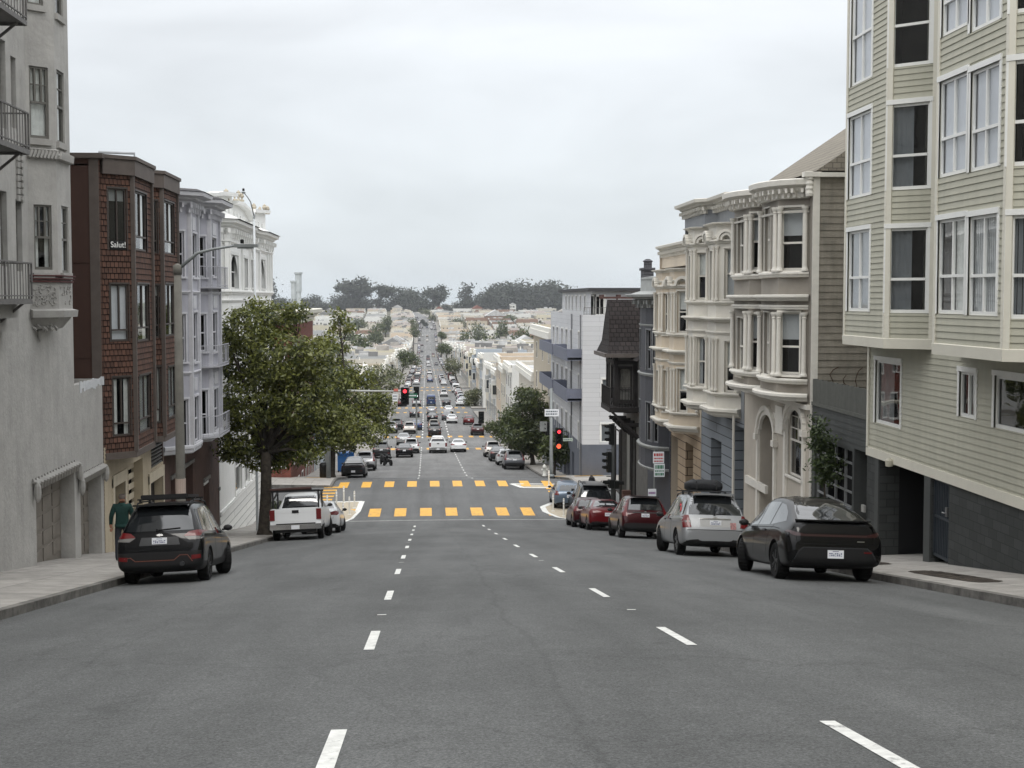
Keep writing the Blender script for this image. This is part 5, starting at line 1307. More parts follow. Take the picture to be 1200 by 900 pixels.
def loft_body(rows, arches, clad=True):
    """rows: (y, z_bottom, z_shoulder, z_top, w_side, w_shoulder, w_top) -> smooth body with cut wheel arches"""
    vs = []; fs = []; ms = []
    def ring(r):
        y, zb, zs, zt, wl, ws, wt = r; zt = max(zt, zs+.012)
        h = [(0, zb), (wl*.8, zb), (wl*.965, zb+.06), (wl*.995, zb+.2*(zs-zb)+.05), (wl, zb+.5*(zs-zb)), (wl*.995, zb+.82*(zs-zb)), (ws, zs), (ws-.03, zs+.03*min(1, (zt-zs)*4)),
             (wt+.3*(ws-wt), zs+.68*(zt-zs)), (wt+.03, zt-.09*min(1, (zt-zs)*2)), (wt-.05, zt-.012), (wt*.6, zt+.006), (0, zt+.014)]
        return [(x, y, z) for x, z in h]+[(-x, y, z) for x, z in h[-2:0:-1]]
    n = 24
    for r in rows: vs += ring(r)
    for i in range(len(rows)-1):
        for k in range(n):
            fs.append((i*n+k, i*n+(k+1) % n, (i+1)*n+(k+1) % n, (i+1)*n+k)); kk = k if k < 12 else 23-k
            ms.append(1 if kk < (3 if clad else 2) else 0)
    for base, fl in ((0, False), ((len(rows)-1)*n, True)):
        for k in range(12):
            a, b = base+k, base+k+1; c, d = base+(n-k-1) % n, base+(n-k) % n
            q = (a, b, c, d) if k not in (0, 11) else ((base, base+1, base+23) if k == 0 else (base+11, base+12, base+13))
            fs.append(q if fl else q[::-1]); ms.append(1 if k < (3 if clad else 1) else 0)
    me = bpy.data.meshes.new('body'); me.from_pydata(vs, [], fs); me.materials.append(PB['black']); me.materials.append(cblack)
    me.polygons.foreach_set('material_index', ms); me.update()
    bm = bmesh.new(); bm.from_mesh(me); bmesh.ops.recalc_face_normals(bm, faces=bm.faces); bm.to_mesh(me); bm.free()
    o = bpy.data.objects.new('tmp', me); COL.objects.link(o)
    md = o.modifiers.new('s', 'SUBSURF'); md.levels = 2; md.render_levels = 2
    dg = bpy.context.evaluated_depsgraph_get(); bvh = BVHTree.FromObject(o, dg)
    cut = []
    for (y, r, w) in arches:
        c = MB(); c.lathe([(r, -.4), (r, .4)], (w, y, r*.86), 28, 1, 'x'); c.lathe([(r, -.4), (r, .4)], (-w, y, r*.86), 28, 1, 'x')
        co = c.build('cut', [PB['black'], seatm]); bm = bmesh.new(); bm.from_mesh(co.data); bmesh.ops.recalc_face_normals(bm, faces=bm.faces); bm.to_mesh(co.data); bm.free()
        b = o.modifiers.new('b', 'BOOLEAN'); b.object = co; b.operation = 'DIFFERENCE'; b.solver = 'EXACT'; cut.append(co)
    dg = bpy.context.evaluated_depsgraph_get(); dg.update()
    m2 = bpy.data.meshes.new_from_object(o.evaluated_get(dg)); m2.name = 'body'
    while len(m2.materials) < 2: m2.materials.append(cblack)
    m2.materials[1] = cblack
    m2.polygons.foreach_set('use_smooth', [True]*len(m2.polygons)); m2.set_sharp_from_angle(angle=R(38))
    bpy.data.objects.remove(o)
    for c in cut: bpy.data.objects.remove(c)
    return m2, bvh

def decal(bvh, poly, mode, off=.004, maxe=.09, sk=.02):
    """panel cut to a 2-D outline and laid on the body surface with a small thickness"""
    def src(a, b):
        if mode == 'rear': return Vector((a, -6, b)), Vector((0, 1, 0))
        if mode == 'front': return Vector((a, 6, b)), Vector((0, -1, 0))
        if mode == 'right': return Vector((3, a, b)), Vector((-1, 0, 0))
        if mode == 'left': return Vector((-3, a, b)), Vector((1, 0, 0))
        if mode == 'top': return Vector((a, b, 5)), Vector((0, 0, -1))
        if mode == 'rq': d = Vector((-.6, .8, 0)); return Vector((.9, -2.2, 0))-d*3+Vector((.8, .6, 0))*a+Vector((0, 0, b)), d
        if mode == 'lq': d = Vector((.6, .8, 0)); return Vector((-.9, -2.2, 0))-d*3+Vector((-.8, .6, 0))*a+Vector((0, 0, b)), d
    bm = bmesh.new(); f = bm.faces.new([bm.verts.new((a, b, 0)) for a, b in poly]); bmesh.ops.triangulate(bm, faces=[f])
    for _ in range(5):
        es = [e for e in bm.edges if e.calc_length() > maxe]
        if not es: break
        bmesh.ops.subdivide_edges(bm, edges=es, cuts=1); bmesh.ops.triangulate(bm, faces=bm.faces[:])
    nrm = {}
    for v in bm.verts:
        o, d = src(v.co.x, v.co.y); h = bvh.ray_cast(o, d)
        if h[0] is None:
            h = bvh.find_nearest(o+d*((Vector((0, 0, .8))-o).dot(d)))
        n = h[1] if h[1].dot(d) < 0 else -h[1]
        v.co = h[0]+n*off; nrm[v] = n
    be = [e for e in bm.edges if e.is_boundary]; low = {}
    for e in be:
        for v in e.verts:
            if v not in low: low[v] = bm.verts.new(v.co-nrm[v]*(off+sk))
    for e in be: bm.faces.new((e.verts[0], e.verts[1], low[e.verts[1]], low[e.verts[0]]))
    bmesh.ops.recalc_face_normals(bm, faces=bm.faces)
    me = bpy.data.meshes.new('p'); bm.to_mesh(me); bm.free(); me.polygons.foreach_set('use_smooth', [True]*len(me.polygons)); me.set_sharp_from_angle(angle=R(45))
    return me
def mir(poly): return [(-a, b) for a, b in poly]

def wheel_meshes(r, w=.23, spokes=5, rimmat=None):
    t = MB(); h = w/2
    t.lathe([(r*.62, -h*.8), (r*.75, -h), (r*.93, -h*.98), (r*.99, -h*.75), (r, 0), (r*.99, h*.75), (r*.93, h*.98), (r*.75, h), (r*.62, h*.8)], (0, 0, 0), 28, 0, 'x')
    for k in range(28):
        a = 2*math.pi*k/28; t.obb((-h*.7, math.cos(a)*r*.985-.01, math.sin(a)*r*.985-.01), (h*1.4, 0, 0), (0, .02, 0), (0, 0, .02), 0)
    rm = MB()
    rm.lathe([(r*.64, -h*.82), (r*.66, h*.7), (r*.63, h*.86), (r*.58, h*.8), (r*.56, h*.3), (0.001, h*.28)], (0, 0, 0), 24, 1, 'x')
    for k in range(spokes):
        a = 2*math.pi*k/spokes; d = Vector((0, math.cos(a), math.sin(a))); p = Vector((h*.72, 0, 0))
        for s_ in (-.16, .16): d2 = Vector((0, math.cos(a+s_), math.sin(a+s_))); rm.bar(p+d*r*.1, Vector((h*.8, 0, 0))+d2*r*.6, r*.09, .03, 0, up=(1, 0, 0))
    rm.lathe([(r*.16, h*.55), (r*.16, h*.82), (.001, h*.84)], (0, 0, 0), 12, 0, 'x')
    to = t.build('wheel', rubber, smooth=True, angle=40); ro = rm.build('rim', [rimmat or alloy, seatm], angle=40)
    a, b = to.data, ro.data; bpy.data.objects.remove(to); bpy.data.objects.remove(ro)
    return a, b

class Car: pass
CARS = {}
def mesh_of(mb, mats, angle=40):
    o = mb.build('p', mats, angle=angle); me = o.data; bpy.data.objects.remove(o); return me
def make_car(kind, rows, axles, wr, half, rear_glass, side_glass, lights, plate_z, extras=None, clad=True, spokes=5, rimmat=None, plate_on='rear', front_glass=None, mirror=None, plate_ok=True):
    c = Car(); c.parts = []; c.kind = kind
    body, bvh = loft_body(rows, [(y, wr*1.17, half) for y in axles], clad); c.bvh = bvh
    c.L0, c.L1 = rows[0][0], rows[-1][0]
    c.parts.append(('body', body, None, True))
    def add(name, me, mat, sub=None): me.materials.clear(); me.materials.append(mat); c.parts.append((name, me, sub, False))
    if rear_glass: add('rear_window', decal(bvh, rear_glass, 'rear', .003), cglass)
    for s in side_glass:
        add('side_window', decal(bvh, s, 'right', .003), cglass); add('side_window', decal(bvh, s, 'left', .003), cglass)
    if front_glass: add('windscreen', decal(bvh, front_glass, 'front', .003), cglass)
    for (poly, mode, mat) in lights:
        add('tail_light', decal(bvh, poly, mode, .012, .06), mat); add('tail_light', decal(bvh, mir(poly) if mode == 'rear' else poly, {'rear': 'rear', 'rq': 'lq'}[mode], .012, .06), mat)
    if plate_ok:
        pw, ph = .155, .078
        h = bvh.ray_cast(Vector((0, -6, plate_z)), Vector((0, 1, 0)))[0]; y = h.y-.012
        p = MB(); p.box(-pw, pw, y-.006, y+.05, plate_z-ph, plate_z+ph); me = mesh_of(p, plate_m, None); add('number_plate', me, plate_m)
        q = MB(); rr = random.Random(hash(kind) % 97 if False else len(kind)*7)
        for k in range(7):
            x = -pw+.03+k*.037
            for j in range(2): q.box(x, x+.024, y-.009, y-.004, plate_z-.035+.035*j, plate_z-.035+.035*j+(.024 if (k+j) % 3 else .012))
        q.box(-.06, .06, y-.009, y-.004, plate_z+.05, plate_z+.06)
        add('plate_mark', mesh_of(q, plate_ink, None), plate_ink, 'number_plate')
    if mirror:
        yy, zz, xx = mirror
        for s in (1, -1):
            m_ = MB(); m_.lathe([(.02, -.07), (.075, -.05), (.085, .02), (.045, .06), (.01, .07)], (0, 0, 0), 10, 0, 'y'); m_.v = [(s*(xx+.07)+v[0]*1.25, yy+v[1], zz+v[2]*.85) for v in m_.v]; m_.bar((s*(xx-.06), yy, zz-.04), (s*(xx+.06), yy, zz-.03), .05, .04)
            add('wing_mirror', mesh_of(m_, cblack), cblack)
    if extras: extras(c, bvh, add)
    # door shut lines as thin dark strips
    tm, rm = wheel_meshes(wr, .235, spokes, rimmat); c.wheel = (tm, rm); c.axles = axles; c.half = half; c.wr = wr
    # joined low-detail version for far copies
    V, Fc, Mi, mats = [], [], [], [PB['black']]
    def addm(me, T=None):
        off = len(V); V.extend([tuple((T @ v.co) if T else v.co) for v in me.vertices]); idx = []
        for i, m_ in enumerate(me.materials):
            if me is body and i == 0: idx.append(0); continue
            if m_ not in mats: mats.append(m_)
            idx.append(mats.index(m_))
        for p in me.polygons: Fc.append(tuple(off+i for i in p.vertices)); Mi.append(idx[p.material_index] if idx else 0)
    for nme, me, sub, _ in c.parts: addm(me)
    for y in axles:
        for s in (1, -1):
            T = Matrix.Translation((s*(half-.13), y, wr)) @ (Matrix.Rotation(math.pi, 4, 'Z') if s < 0 else Matrix.Identity(4)); addm(tm, T); addm(rm, T)
    lo = bpy.data.meshes.new(kind); lo.from_pydata(V, [], Fc)
    for m_ in mats: lo.materials.append(m_)
    lo.polygons.foreach_set('material_index', Mi); lo.polygons.foreach_set('use_smooth', [True]*len(Fc)); lo.set_sharp_from_angle(angle=R(38)); c.low = lo
    CARS[kind] = c; return c
def ground_rot(X, Y):
    return (math.atan((zroad(X, Y+2)-zroad(X, Y-2))/4), -math.atan((zroad(X+.8, Y)-zroad(X-.8, Y))/1.6), 0)
def put_car(kind, color, X, Yrear, label, name='parked_car', cat='car', group=None, steer=0, low=False, rz=0, skip=()):
    c = CARS[kind]; Y = Yrear-c.L0; loc = (X, Y, zroad(X, Y)+.0)
    rot = ground_rot(X, Y); rot = (rot[0], rot[1], rz)
    if low:
        o = bpy.data.objects.new(name, c.low); COL.objects.link(o); o.location = loc; o.rotation_euler = rot
        o.material_slots[0].link = 'OBJECT'; o.material_slots[0].material = PB[color]; return tag(o, label, cat, group)
    t = thing(name, label, cat, loc, group); t.rotation_euler = rot; made = {}
    for nme, me, sub, isb in c.parts:
        if nme in skip: continue
        o = bpy.data.objects.new(nme, me); COL.objects.link(o); o.parent = made[sub] if sub else t; made.setdefault(nme, o)
        if isb: o.material_slots[0].link = 'OBJECT'; o.material_slots[0].material = PB[color]
    for k, y in enumerate(c.axles):
        for s in (1, -1):
            w = bpy.data.objects.new('wheel', c.wheel[0]); COL.objects.link(w); w.parent = t; w.location = (s*(c.half-.13), y, c.wr)
            w.rotation_euler.z = (math.pi if s < 0 else 0)+(steer if k == 1 else 0)
            r = bpy.data.objects.new('rim', c.wheel[1]); COL.objects.link(r); r.parent = w
    return t
def strip_line(bvh, pts, mode, w, off=.006):
    """ribbon laid along a 2-D polyline on the body"""
    L_ = []; R_ = []
    for i, p in enumerate(pts):
        a = Vector(pts[max(0, i-1)]); b = Vector(pts[min(len(pts)-1, i+1)]); d = (b-a).normalized(); n = Vector((-d.y, d.x))*w/2
        L_.append((p[0]+n.x, p[1]+n.y)); R_.append((p[0]-n.x, p[1]-n.y))
    return decal(bvh, L_+R_[::-1], mode, off, .12)

def door_lines(c, bvh, add, lines, handles):
    for ln in lines:
        for md in ('right', 'left'): add('door_gap', strip_line(bvh, ln, md, .012, .0015), seatm)
    for (y, z) in handles:
        for md in ('right', 'left'): add('door_handle', decal(bvh, [(y-.1, z-.015), (y+.1, z-.015), (y+.1, z+.02), (y-.1, z+.02)], md, .02, .06), ctrim)
def wiper(add, bvh, x0, z0, x1, z1, wnd='rear_window'):
    pts = []
    for f in (0, .5, 1):
        h = bvh.ray_cast(Vector((x0+(x1-x0)*f, -6, z0+(z1-z0)*f)), Vector((0, 1, 0)))[0]; pts.append(h+Vector((0, -.02, .0)))
    m_ = MB(); m_.tube(pts, .011, 5); m_.lathe([(.03, -.02), (.03, .03)], pts[0], 8, 0, 'y'); add('wiper', mesh_of(m_, cblack), cblack)
def badge(add, bvh, x0, x1, z0, z1, mat=None, ell=True):
    if ell: poly = [((x0+x1)/2+(x1-x0)/2*math.cos(a), (z0+z1)/2+(z1-z0)/2*math.sin(a)) for a in [2*math.pi*k/12 for k in range(12)]]
    else: poly = [(x0, z0), (x1, z0), (x1, z1), (x0, z1)]
    add('badge', decal(bvh, poly, 'rear', .008, .05), mat or chrome)
def rails(add, bvh, x, y0, y1, h=.09, mat=None):
    for s in (1, -1):
        m_ = MB(); pts = []
        for f in (0, .06, .3, .6, .94, 1):
            y = y0+(y1-y0)*f; z = bvh.ray_cast(Vector((s*x, y, 5)), Vector((0, 0, -1)))[0].z; pts.append((s*x, y, z+(0 if f in (0, 1) else h)))
        m_.tube(pts, .018, 6); add('roof_rail', mesh_of(m_, mat or cblack), mat or cblack)

# ---- upright SUV with black cladding and roof rack
def ex(c, bvh, add):
    wiper(add, bvh, .0, 1.13, -.02, 1.145) if False else wiper(add, bvh, -.06, 1.14, .42, 1.17)
    badge(add, bvh, -.07, .07, 1.005, 1.055)
    rails(add, bvh, .56, -1.75, .35, .07)
    r = MB()
    for y in (-1.35, -.35): r.bar((-.62, y, 1.80), (.62, y, 1.80), .05, .03); [r.bar((s*.56, y, 1.72), (s*.56, y, 1.8), .05, .05) for s in (1, -1)]
    r.bar((-.48, -1.6, 1.85), (.48, -1.6, 1.85), .04, .09); r.bar((-.48, -.2, 1.85), (.48, -.2, 1.85), .04, .06); r.bar((-.48, -1.6, 1.85), (-.48, -.2, 1.85), .04, .06); r.bar((.48, -1.6, 1.85), (.48, -.2, 1.85), .04, .06)
    for k in range(8): x = -.42+.12*k; r.bar((x, -1.6, 1.83), (x, -.2, 1.83), .03, .02)
    add('roof_rack', mesh_of(r, cblack), cblack)
    add('bumper_guard', decal(bvh, [(-.8, .30), (.8, .30), (.86, .5), (.86, .68), (-.86, .68), (-.86, .5)], 'rear', .006), cblack)
    add('bumper_trim', strip_line(bvh, [(-.72, .56), (-.6, .58), (-.5, .5), (.3, .5), (.42, .6), (.58, .6), (.68, .46)], 'rear', .016, .014), copper)
    for s in (1, -1): add('reflector', decal(bvh, [(s*.66, .5), (s*.84, .52), (s*.84, .6), (s*.66, .59)], 'rear', .014, .06), redlens)
    add('tailgate_recess', decal(bvh, [(-.42, .82), (.42, .82), (.38, .99), (-.38, .99)], 'rear', .003), ctrim)
    add('tailgate_gap', strip_line(bvh, [(-.74, 1.06), (-.7, .74), (.7, .74), (.74, 1.06)], 'rear', .014, .002), seatm)
    sp = MB(); sp.box(-.58, .58, -2.06, -1.72, 1.655, 1.69); add('spoiler', mesh_of(sp, cblack, None), cblack)
    for s in (1,): 
        e = MB(); e.lathe([(.05, 0), (.05, .2)], (.47, -2.36, .42), 12, 0, 'y'); add('exhaust', mesh_of(e, ctrim), ctrim)
    door_lines(c, bvh, add, [[(-.55, .45), (-.55, 1.05), (-.9, 1.55)], [(.35, .45), (.35, 1.6)]], [(-.35, .98), (.55, .98)])
Hf = .9
make_car('upright_suv', [(-2.31, .40, .62, .66, .70, .66, .60), (-2.30, .34, .68, .74, .82, .78, .68), (-2.22, .30, .95, 1.03, .885, .85, .74), (-2.16, .27, 1.0, 1.12, .9, .86, .76), (-2.02, .24, 1.02, 1.36, .905, .87, .68), (-1.86, .23, 1.03, 1.6, .905, .87, .61),
      (-1.7, .22, 1.03, 1.69, .905, .87, .6), (-1.2, .22, 1.02, 1.725, .905, .87, .6), (-.3, .22, 1.0, 1.735, .905, .87, .6), (.45, .22, .99, 1.68, .905, .86, .57), (.8, .22, .98, 1.48, .905, .86, .58), (1.15, .22, .97, 1.14, .905, .85, .66), (1.3, .22, .96, 1.03, .905, .85, .7),
      (1.8, .24, .88, .97, .9, .83, .66), (2.15, .28, .74, .86, .85, .76, .58), (2.3, .34, .6, .7, .7, .66, .5), (2.32, .4, .55, .6, .6, .55, .4)], (-1.33, 1.34), .345, Hf,
    [(-.70, 1.12), (.70, 1.12), (.63, 1.42), (.56, 1.60), (-.56, 1.60), (-.63, 1.42)],
    [[(-1.95, 1.12), (-1.3, 1.07), (-1.3, 1.55), (-1.72, 1.55)], [(-1.24, 1.07), (-.55, 1.05), (-.58, 1.6), (-1.24, 1.57)], [(-.45, 1.05), (.35, 1.04), (.32, 1.58), (-.48, 1.61)], [(.42, 1.04), (.98, 1.03), (.52, 1.5), (.4, 1.55)]],
    [([(.5, 1.0), (.6, 1.08), (.72, 1.1), (.87, 1.12), (.885, .985), (.54, .985)], 'rear', redlens), ([(.5, .985), (.885, .975), (.86, .92), (.62, .905)], 'rear', clearlens)], .9, ex, mirror=(.85, 1.08, .9), rimmat=darkrim, front_glass=[(-.6, 1.08), (.6, 1.08), (.52, 1.6), (-.52, 1.6)])

# ---- smooth coupe-roofed electric crossover
def ex(c, bvh, add):
    sp = MB(); pts = [(-.72, -2.12), (-.5, -2.2), (0, -2.23), (.5, -2.2), (.72, -2.12)]
    for a, b in zip(pts, pts[1:]): sp.bar((a[0], a[1], 1.165), (b[0], b[1], 1.165), .12, .025)
    add('spoiler', mesh_of(sp, cblack, None), cblack)
    add('bumper_panel', decal(bvh, [(-.8, .36), (.8, .36), (.72, .60), (.62, .66), (-.62, .66), (-.72, .60)], 'rear', .005), cblack)
    add('bumper_trim', strip_line(bvh, [(-.82, .36), (-.72, .56), (-.62, .65), (.62, .65), (.72, .56), (.82, .36)], 'rear', .02, .012), ctrim)
    add('light_bar', decal(bvh, [(-.78, .86), (.78, .86), (.8, .9), (-.8, .9)], 'rear', .006), M('dark red lens bar', (40, 4, 6), .15, 0, coat=1))
    add('reflector', decal(bvh, [(.55, .56), (.7, .56), (.7, .585), (.55, .585)], 'rear', .012, .06), redlens)
    add('tailgate_gap', strip_line(bvh, [(-.78, 1.02), (-.74, .72), (.74, .72), (.78, 1.02)], 'rear', .012, .002), seatm)
    add('badge', decal(bvh, [(.42, .77), (.56, .77), (.56, .785), (.42, .785)], 'rear', .006, .06), chrome)
    add('glass_roof', decal(bvh, [(-.5, -.75), (.5, -.75), (.52, .5), (-.52, .5)], 'top', .003, .15), cglass)
    door_lines(c, bvh, add, [[(-.75, .42), (-.85, .8), (-1.05, 1.05)], [(.3, .4), (.28, 1.0)], [(-1.62, .98), (-1.2, 1.0), (1.2, .97)]], [(-.5, .93), (.5, .92)])
make_car('coupe_crossover', [(-2.37, .44, .62, .66, .70, .64, .54), (-2.36, .36, .74, .84, .86, .8, .66), (-2.29, .30, .9, 1.08, .93, .87, .72), (-2.2, .27, .94, 1.15, .945, .88, .74), (-2.05, .25, .97, 1.19, .955, .89, .72), (-1.7, .22, .99, 1.36, .96, .9, .62),
      (-1.2, .2, .99, 1.53, .96, .9, .57), (-.6, .2, .98, 1.61, .96, .9, .56), (0, .2, .97, 1.625, .96, .9, .56), (.5, .2, .96, 1.57, .96, .89, .56), (1.0, .2, .95, 1.34, .96, .88, .6), (1.4, .21, .93, 1.08, .96, .87, .68), (1.8, .22, .84, .95, .95, .84, .64), (2.15, .25, .7, .82, .9, .76, .56), (2.33, .32, .56, .66, .74, .66, .5), (2.36, .4, .52, .56, .6, .55, .4)], (-1.42, 1.47), .355, .955,
    [(-.66, 1.17), (.66, 1.17), (.60, 1.34), (.5, 1.5), (-.5, 1.5), (-.60, 1.34)],
    [[(-1.72, 1.13), (-.78, 1.04), (-.72, 1.48), (-1.05, 1.44), (-1.45, 1.3)], [(-.7, 1.04), (.22, 1.02), (.2, 1.5), (-.64, 1.5)], [(.28, 1.02), (1.15, 1.0), (.72, 1.34), (.28, 1.49)]],
    [([(.62, .87), (.8, .865), (.9, .93), (.87, .965), (.74, .93), (.62, .905)], 'rear', M('smoked red lens', (44, 8, 10), .2, 0, coat=.6))], .53, ex, mirror=(.95, 1.05, .93), rimmat=darkrim, clad=False, front_glass=[(-.62, 1.05), (.62, 1.05), (.5, 1.5), (-.5, 1.5)])

# ---- rounded silver SUV
def ex(c, bvh, add):
    wiper(add, bvh, .0, 1.12, .0, 1.14) if False else wiper(add, bvh, -.02, 1.13, .3, 1.17)
    badge(add, bvh, -.06, .06, 1.02, 1.06)
    rails(add, bvh, .58, -1.8, .3, .06, ctrim)
    add('chrome_strip', decal(bvh, [(-.42, .995), (.42, .995), (.42, 1.025), (-.42, 1.025)], 'rear', .018), chrome)
    add('plate_recess', decal(bvh, [(-.42, .8), (.42, .8), (.42, .985), (-.42, .985)], 'rear', .003), M('pale plate recess', (150, 150, 148), .4, 0))
    add('bumper_gap', strip_line(bvh, [(-.86, .7), (-.5, .715), (.5, .715), (.86, .7)], 'rear', .016, .002), seatm)
    add('lower_bumper', decal(bvh, [(-.72, .30), (.72, .30), (.8, .42), (-.8, .42)], 'rear', .005), cblack)
    add('sticker', decal(bvh, [(.4, .74), (.56, .74), (.56, .92), (.4, .92)], 'rear', .005), M('faded sticker', (150, 110, 108), .6, .5, 30))
    sp = MB(); sp.box(-.56, .56, -2.1, -1.75, 1.66, 1.7); add('spoiler', mesh_of(sp, PB['silver'], None), PB['silver'])
    door_lines(c, bvh, add, [[(-.6, .4), (-.6, 1.02), (-.9, 1.5)], [(.35, .4), (.35, 1.0)]], [(-.4, .96), (.5, .95)])
make_car('rounded_suv', [(-2.35, .42, .62, .68, .72, .68, .6), (-2.34, .34, .7, .76, .84, .8, .7), (-2.25, .30, .92, 1.0, .9, .86, .74), (-2.2, .28, 1.0, 1.1, .91, .87, .76), (-2.05, .26, 1.02, 1.36, .915, .88, .69), (-1.88, .25, 1.03, 1.6, .915, .88, .62), (-1.7, .24, 1.03, 1.68, .915, .88, .61),
      (-1.1, .24, 1.02, 1.71, .915, .88, .61), (-.2, .24, 1.0, 1.715, .915, .88, .61), (.5, .24, .99, 1.64, .915, .87, .58), (.85, .24, .98, 1.42, .915, .87, .6), (1.2, .24, .97, 1.12, .915, .86, .68), (1.8, .26, .88, 1.0, .91, .84, .66), (2.15, .3, .74, .86, .86, .78, .58), (2.33, .36, .6, .7, .7, .66, .5), (2.35, .42, .55, .6, .6, .55, .4)], (-1.36, 1.35), .35, .91,
    [(-.72, 1.12), (.72, 1.12), (.68, 1.4), (.6, 1.62), (-.6, 1.62), (-.68, 1.4)],
    [[(-1.98, 1.12), (-1.3, 1.07), (-1.3, 1.56), (-1.75, 1.56)], [(-1.22, 1.07), (-.6, 1.06), (-.6, 1.58), (-1.22, 1.57)], [(-.5, 1.06), (.35, 1.05), (.33, 1.56), (-.5, 1.59)], [(.42, 1.05), (1.05, 1.04), (.6, 1.44), (.42, 1.5)]],
    [([(.66, .78), (.88, .76), (.9, 1.1), (.72, 1.1)], 'rear', redlens), ([(.67, .9), (.89, .9), (.89, .96), (.68, .96)], 'rear', clearlens)], .895, ex, mirror=(.9, 1.08, .9), clad=False)
# the clear band sits proud of the red lens
# ---- compact SUV with tall pillar lights
def ex(c, bvh, add):
    wiper(add, bvh, .0, 1.1, .34, 1.14); badge(add, bvh, -.05, .05, .98, 1.05)
    add('lower_bumper', decal(bvh, [(-.8, .30), (.8, .30), (.84, .55), (.6, .6), (-.6, .6), (-.84, .55)], 'rear', .006), cblack)
    add('chrome_strip', decal(bvh, [(-.5, .985), (.5, .985), (.5, 1.015), (-.5, 1.015)], 'rear', .014), ctrim)
    sp = MB(); sp.box(-.54, .54, -2.05, -1.68, 1.60, 1.635); add('spoiler', mesh_of(sp, cblack, None), cblack)
    door_lines(c, bvh, add, [[(-.6, .42), (-.6, 1.0), (-.85, 1.5)], [(.35, .42), (.35, 1.0)]], [(-.4, .95), (.5, .94)])
make_car('compact_suv', [(-2.27, .42, .62, .68, .72, .68, .6), (-2.26, .34, .7, .78, .84, .8, .7), (-2.18, .30, .92, 1.02, .895, .86, .74), (-2.1, .28, 1.0, 1.12, .905, .87, .75), (-1.95, .26, 1.02, 1.34, .91, .87, .68), (-1.75, .25, 1.03, 1.57, .91, .87, .6), (-1.55, .24, 1.03, 1.63, .91, .87, .59),
      (-1.0, .24, 1.01, 1.66, .91, .87, .59), (-.2, .24, .99, 1.665, .91, .87, .59), (.5, .24, .98, 1.58, .91, .86, .57), (.85, .24, .97, 1.36, .91, .86, .6), (1.2, .24, .96, 1.08, .91, .85, .68), (1.75, .26, .86, .96, .9, .83, .64), (2.08, .3, .72, .84, .85, .76, .56), (2.25, .36, .58, .68, .7, .64, .5), (2.27, .42, .52, .58, .6, .55, .4)], (-1.3, 1.32), .34, .905,
    [(-.66, 1.1), (.66, 1.1), (.6, 1.38), (.53, 1.56), (-.53, 1.56), (-.6, 1.38)],
    [[(-1.75, 1.12), (-1.2, 1.06), (-1.2, 1.5), (-1.55, 1.5)], [(-1.12, 1.06), (-.6, 1.05), (-.6, 1.54), (-1.12, 1.52)], [(-.5, 1.05), (.35, 1.04), (.33, 1.5), (-.5, 1.54)], [(.42, 1.04), (1.0, 1.03), (.58, 1.4), (.42, 1.45)]],
    [([(.68, .84), (.88, .86), (.88, 1.08), (.76, 1.3), (.67, 1.52), (.62, 1.5), (.68, 1.25), (.72, 1.08)], 'rear', redlens)], .89, ex, mirror=(.88, 1.06, .89))
# ---- sedan
def ex(c, bvh, add):
    badge(add, bvh, -.05, .05, .93, .98); add('lower_bumper', decal(bvh, [(-.7, .28), (.7, .28), (.76, .42), (-.76, .42)], 'rear', .006), cblack)
    add('boot_gap', strip_line(bvh, [(-.68, 1.0), (-.64, .68), (.64, .68), (.68, 1.0)], 'rear', .012, .002), seatm)
    door_lines(c, bvh, add, [[(-.65, .38), (-.7, .95), (-.95, 1.2)], [(.3, .38), (.3, .95)]], [(-.45, .9), (.45, .89)])
make_car('sedan', [(-2.32, .4, .6, .64, .68, .64, .56), (-2.31, .32, .7, .8, .82, .78, .68), (-2.24, .28, .86, .98, .88, .84, .74), (-2.15, .25, .92, 1.04, .895, .86, .76), (-1.85, .22, .93, 1.07, .9, .86, .76), (-1.62, .21, .94, 1.11, .9, .86, .72), (-1.3, .2, .94, 1.28, .9, .86, .61), (-.95, .2, .94, 1.4, .9, .86, .56), (-.4, .2, .93, 1.45, .9, .86, .55),
      (.2, .2, .92, 1.44, .9, .85, .55), (.6, .2, .91, 1.33, .9, .85, .57), (1.0, .2, .9, 1.12, .9, .85, .62), (1.3, .21, .88, .98, .9, .84, .66), (1.8, .23, .78, .88, .89, .81, .62), (2.12, .27, .66, .76, .84, .74, .54), (2.3, .34, .54, .62, .68, .62, .48), (2.32, .4, .5, .54, .58, .54, .4)], (-1.33, 1.37), .325, .895,
    [(-.64, 1.1), (.64, 1.1), (.56, 1.26), (.5, 1.38), (-.5, 1.38), (-.56, 1.26)],
    [[(-1.35, 1.08), (-.68, 1.0), (-.7, 1.34), (-1.0, 1.33)], [(-.6, 1.0), (.22, .98), (.2, 1.37), (-.62, 1.38)], [(.3, .98), (.95, .97), (.5, 1.27), (.3, 1.34)]],
    [([(.42, .82), (.8, .8), (.86, .86), (.84, .98), (.72, 1.0), (.46, .92)], 'rear', redlens)], .76, ex, mirror=(.85, 1.0, .88), clad=False, front_glass=[(-.6, 1.0), (.6, 1.0), (.48, 1.36), (-.48, 1.36)])
